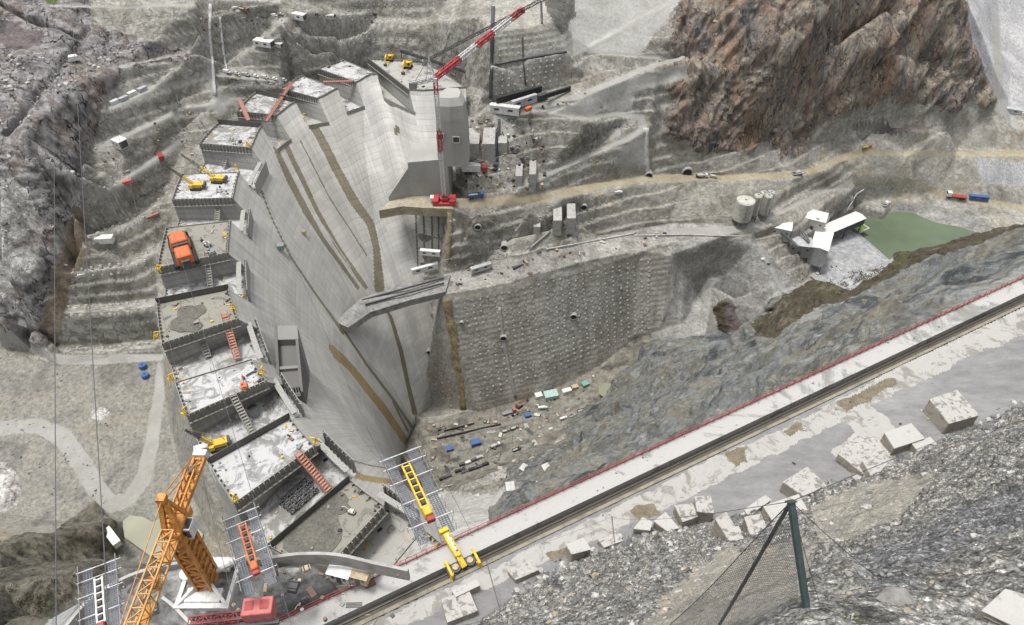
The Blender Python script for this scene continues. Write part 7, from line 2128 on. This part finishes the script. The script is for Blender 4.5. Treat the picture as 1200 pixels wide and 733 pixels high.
# larger stones and tufts near the viewer
M_TUFT = paint('dry green tufts', (.09, .11, .04), .9, var=.4, scale=3)
mb = MB()
for (cx, cy, n) in ((965, 702, 26), (985, 712, 30), (978, 690, 16), (1107, 640, 20), (1075, 700, 14), (995, 728, 22), (1160, 565, 14), (1010, 690, 10), (1190, 560, 10)):
    c = GN(cx, cy)
    for k in range(n):
        a = rng.uniform(0, 6.28); q = c + Vector((rng.gauss(0, .22), rng.gauss(0, .22), 0)); q.z = near_z(q.x, q.y)
        h = rng.uniform(.08, .28); w_ = .02; dx, dy = math.cos(a), math.sin(a)
        mb.add([q + Vector((-dy * w_, dx * w_, 0)), q + Vector((dy * w_, -dx * w_, 0)), q + Vector((dx * h * .6, dy * h * .6, h))], [(0, 1, 2)])
        mb.add([q + Vector((-dx * w_ * 3, -dy * w_ * 3, .02)), q + Vector((dy * w_ * 2, -dx * w_ * 2, .05)), q + Vector((dx * w_ * 3, dy * w_ * 3, .1)), q + Vector((-dy * w_ * 3, dx * w_ * 3, .12))], [(0, 1, 2, 3)])
tag(mb.build('grass_tufts', M_TUFT), 'sparse green tufts among the stones', 'grass', kind='stuff')
# stones strewn over the far ground
def far_stones(poly, n, s0, s1, mats, seed, lab):
    r_ = random.Random(seed); mbs = [MB() for _ in mats]
    x0, x1 = min(p[0] for p in poly), max(p[0] for p in poly); y0, y1 = min(p[1] for p in poly), max(p[1] for p in poly)
    k = 0
    while k < n:
        x, y = r_.uniform(x0, x1), r_.uniform(y0, y1)
        if not inside(poly, np.array([x]), np.array([y]))[0]: continue
        k += 1
        p = G(x, y, lo=60); s = s0 + (s1 - s0) * r_.random() ** 3
        for q in range(3):
            pp = p + Vector((r_.gauss(0, 3), r_.gauss(0, 3), 0)); pp.z = ground_z(pp.x, pp.y)
            stone_mesh(mbs[r_.randrange(len(mats))], pp + Vector((0, 0, s * .2)), s * r_.uniform(.5, 1.1), k * 3 + q)
    for mb_, m_ in zip(mbs, mats): tag(mb_.build('strewn_rocks', m_), lab, 'rocks', kind='stuff')
far_stones([(0, 430), (120, 440), (180, 470), (120, 600), (0, 640)], 90, .3, .8, [sm_[0], sm_[3]], 5, 'stones strewn over the river gravel')
far_stones([(700, 500), (800, 440), (1000, 380), (1150, 330), (1000, 400), (800, 490), (660, 560)], 130, .3, 1.2, [sm_[0], sm_[3]], 6, 'broken rocks on the blue grey slope')
far_stones([(60, 60), (130, 60), (100, 200), (90, 300), (0, 380), (0, 60)], 160, .6, 2.2, [sm_[0], sm_[3], sm_[1]], 8, 'fallen rocks on the fractured left slope')
far_stones([(780, 30), (1120, 20), (1160, 110), (950, 150), (800, 160)], 220, .6, 2.4, [sm_[0], sm_[3], sm_[2]], 9, 'fallen rocks and ledges on the high cliff')
# low scrub on the ridge above the water and on the knoll
def bush_mesh(mb, c, s, r_):
    for k in range(int(34)):
        q = Vector((r_.gauss(0, .42), r_.gauss(0, .42), abs(r_.gauss(0, .32)))) * s + Vector(c)
        a = Vector((r_.gauss(0, 1), r_.gauss(0, 1), r_.gauss(0, 1))).normalized(); b_ = a.orthogonal().normalized(); w_ = s * .13
        mb.add([q - a * w_, q + b_ * w_, q + a * w_, q - b_ * w_], [(0, 1, 2, 3)])
r_ = random.Random(4)
bm_ = [MB(), MB()]
for poly, n in (([(900, 385), (940, 345), (1000, 320), (1100, 300), (1190, 275), (1195, 285), (1100, 312), (1010, 335), (950, 370), (920, 395)], 300), ([(0, 650), (60, 640), (110, 610), (110, 660), (60, 720), (0, 733)], 120)):
    k = 0
    while k < n:
        x, y = r_.uniform(0, 1200), r_.uniform(250, 733)
        x0, x1 = min(p[0] for p in poly), max(p[0] for p in poly); y0, y1 = min(p[1] for p in poly), max(p[1] for p in poly)
        x, y = r_.uniform(x0, x1), r_.uniform(y0, y1)
        if not inside(poly, np.array([x]), np.array([y]))[0]: continue
        k += 1
        p = G(x, y, lo=60); bush_mesh(bm_[0 if r_.random() < .65 else 1], p, r_.uniform(.7, 1.9), r_)
tag(bm_[0].build('low_scrub', paint('dry brown scrub', (.1, .07, .045), .9, var=.4)), 'dry brown scrub on the ridge and knoll', 'scrub', kind='stuff')
tag(bm_[1].build('low_scrub', paint('dull green scrub', (.07, .085, .03), .9, var=.4)), 'dull green scrub on the ridge and knoll', 'scrub', kind='stuff')

# ------------------------------------------------------------------ small litter of a building site
def litter(place, n, seed, s0, s1, lab, mats):
    r_ = random.Random(seed); mbs = [MB() for _ in mats]
    for k in range(n):
        p = place(r_)
        if p is None: continue
        s = s0 + (s1 - s0) * r_.random() ** 2
        q = mbs[r_.randrange(len(mats))]; a = r_.uniform(0, 6.28); t = r_.random()
        if t < .4: q.box(p + Vector((0, 0, s * .2)), (s * r_.uniform(.6, 1.4), s * r_.uniform(.4, .9), s * .4), a)
        elif t < .8:
            d = Vector((math.cos(a), math.sin(a), 0)) * s * r_.uniform(1, 2.6)
            for j in range(r_.randint(1, 4)):
                o_ = Vector((-math.sin(a), math.cos(a), 0)) * j * s * .22; q.bar(p - d / 2 + o_ + Vector((0, 0, .12)), p + d / 2 + o_ + Vector((0, 0, .12)), s * .12)
        else: q.tube(p, p + Vector((0, 0, s * .6)), s * .3, n=8)
    for mb_, m_ in zip(mbs, mats):
        if mb_.v: tag(mb_.build('site_litter', m_), lab, 'building materials', kind='stuff')
def on_ground(poly):
    x0, x1 = min(p[0] for p in poly), max(p[0] for p in poly); y0, y1 = min(p[1] for p in poly), max(p[1] for p in poly)
    def f(r_):
        x, y = r_.uniform(x0, x1), r_.uniform(y0, y1)
        return G(x, y, lo=200) if inside(poly, np.array([x]), np.array([y]))[0] else None
    return f
LM_ = [DGREY, GREY, RUST, DWHITE, TAN, BLK]
litter(on_ground([(500, 500), (600, 482), (660, 458), (700, 440), (700, 470), (640, 512), (560, 560), (505, 560)]), 420, 1, .8, 3.2, 'small materials littered over the pit floor', LM_)
litter(on_ground([(520, 322), (640, 293), (740, 272), (780, 265), (780, 280), (700, 300), (640, 316), (520, 342)]), 260, 2, .8, 3.0, 'small materials along the middle bench', LM_)
litter(on_ground([(230, 22), (440, 16), (440, 30), (330, 28), (232, 38)]), 160, 3, .8, 2.6, 'small materials on the top terrace above the dam', LM_)
litter(on_ground([(250, 84), (330, 92), (330, 100), (250, 92)]), 80, 4, .8, 2.2, 'small materials beside the parked row', LM_)
litter(on_ground([(545, 140), (640, 140), (640, 220), (545, 225)]), 240, 6, .8, 3.2, 'small materials on the steps right of the pier', LM_)
litter(on_ground([(570, 132), (640, 124), (690, 108), (680, 118), (600, 134)]), 90, 7, .8, 2.4, 'small materials on the upper bench', LM_)
litter(on_ground([(885, 300), (940, 320), (980, 290), (990, 330), (940, 335), (900, 320)]), 60, 8, .8, 3.0, 'small materials round the riverside plant', LM_)
litter(on_ground([(100, 170), (230, 125), (230, 180), (110, 226)]), 110, 9, .6, 2.0, 'small materials on the left terraces', LM_)
def on_dam(r_):
    i = r_.randrange(NS); t = i + r_.uniform(.06, .94); z = (TALL if i % 2 == 0 else LOW) - (4 if i >= 22 else 0)
    p = back(t, z).lerp(face(t, z), r_.uniform(.05, .95) if r_.random() < .4 else r_.choice((r_.uniform(.03, .12), r_.uniform(.85, .97))))
    return Vector((p.x, p.y, z + .01))
litter(on_dam, 620, 10, .4, 1.8, 'hoses, planks and small gear left on the dam blocks', [DGREY, RUST, TAN, BLK, GREY, YEL])
def on_terr(r_): return W(r_.uniform(130, 470), r_.uniform(672, 733), TERR + .15)
litter(on_terr, 70, 13, .2, .9, 'small gear on the terrace by the orange crane', [DGREY, RUST, TAN, GREY])
def on_plat(r_):
    p = run(r_.uniform(0, 140), NW - r_.uniform(3, 13), 340.0); z = near_z(p.x, p.y); return Vector((p.x, p.y, z)) if z < 341 else None
litter(on_plat, 90, 14, .08, .5, 'stones and scraps on the platform beside the runway', [DGREY, CONC, TAN, CONCP])
def on_run(r_): return run(r_.uniform(0, 150), NW * r_.uniform(.1, .9), 340.0)
litter(on_run, 60, 15, .08, .35, 'scraps on the white runway slab', [DGREY, RUST, GREY])
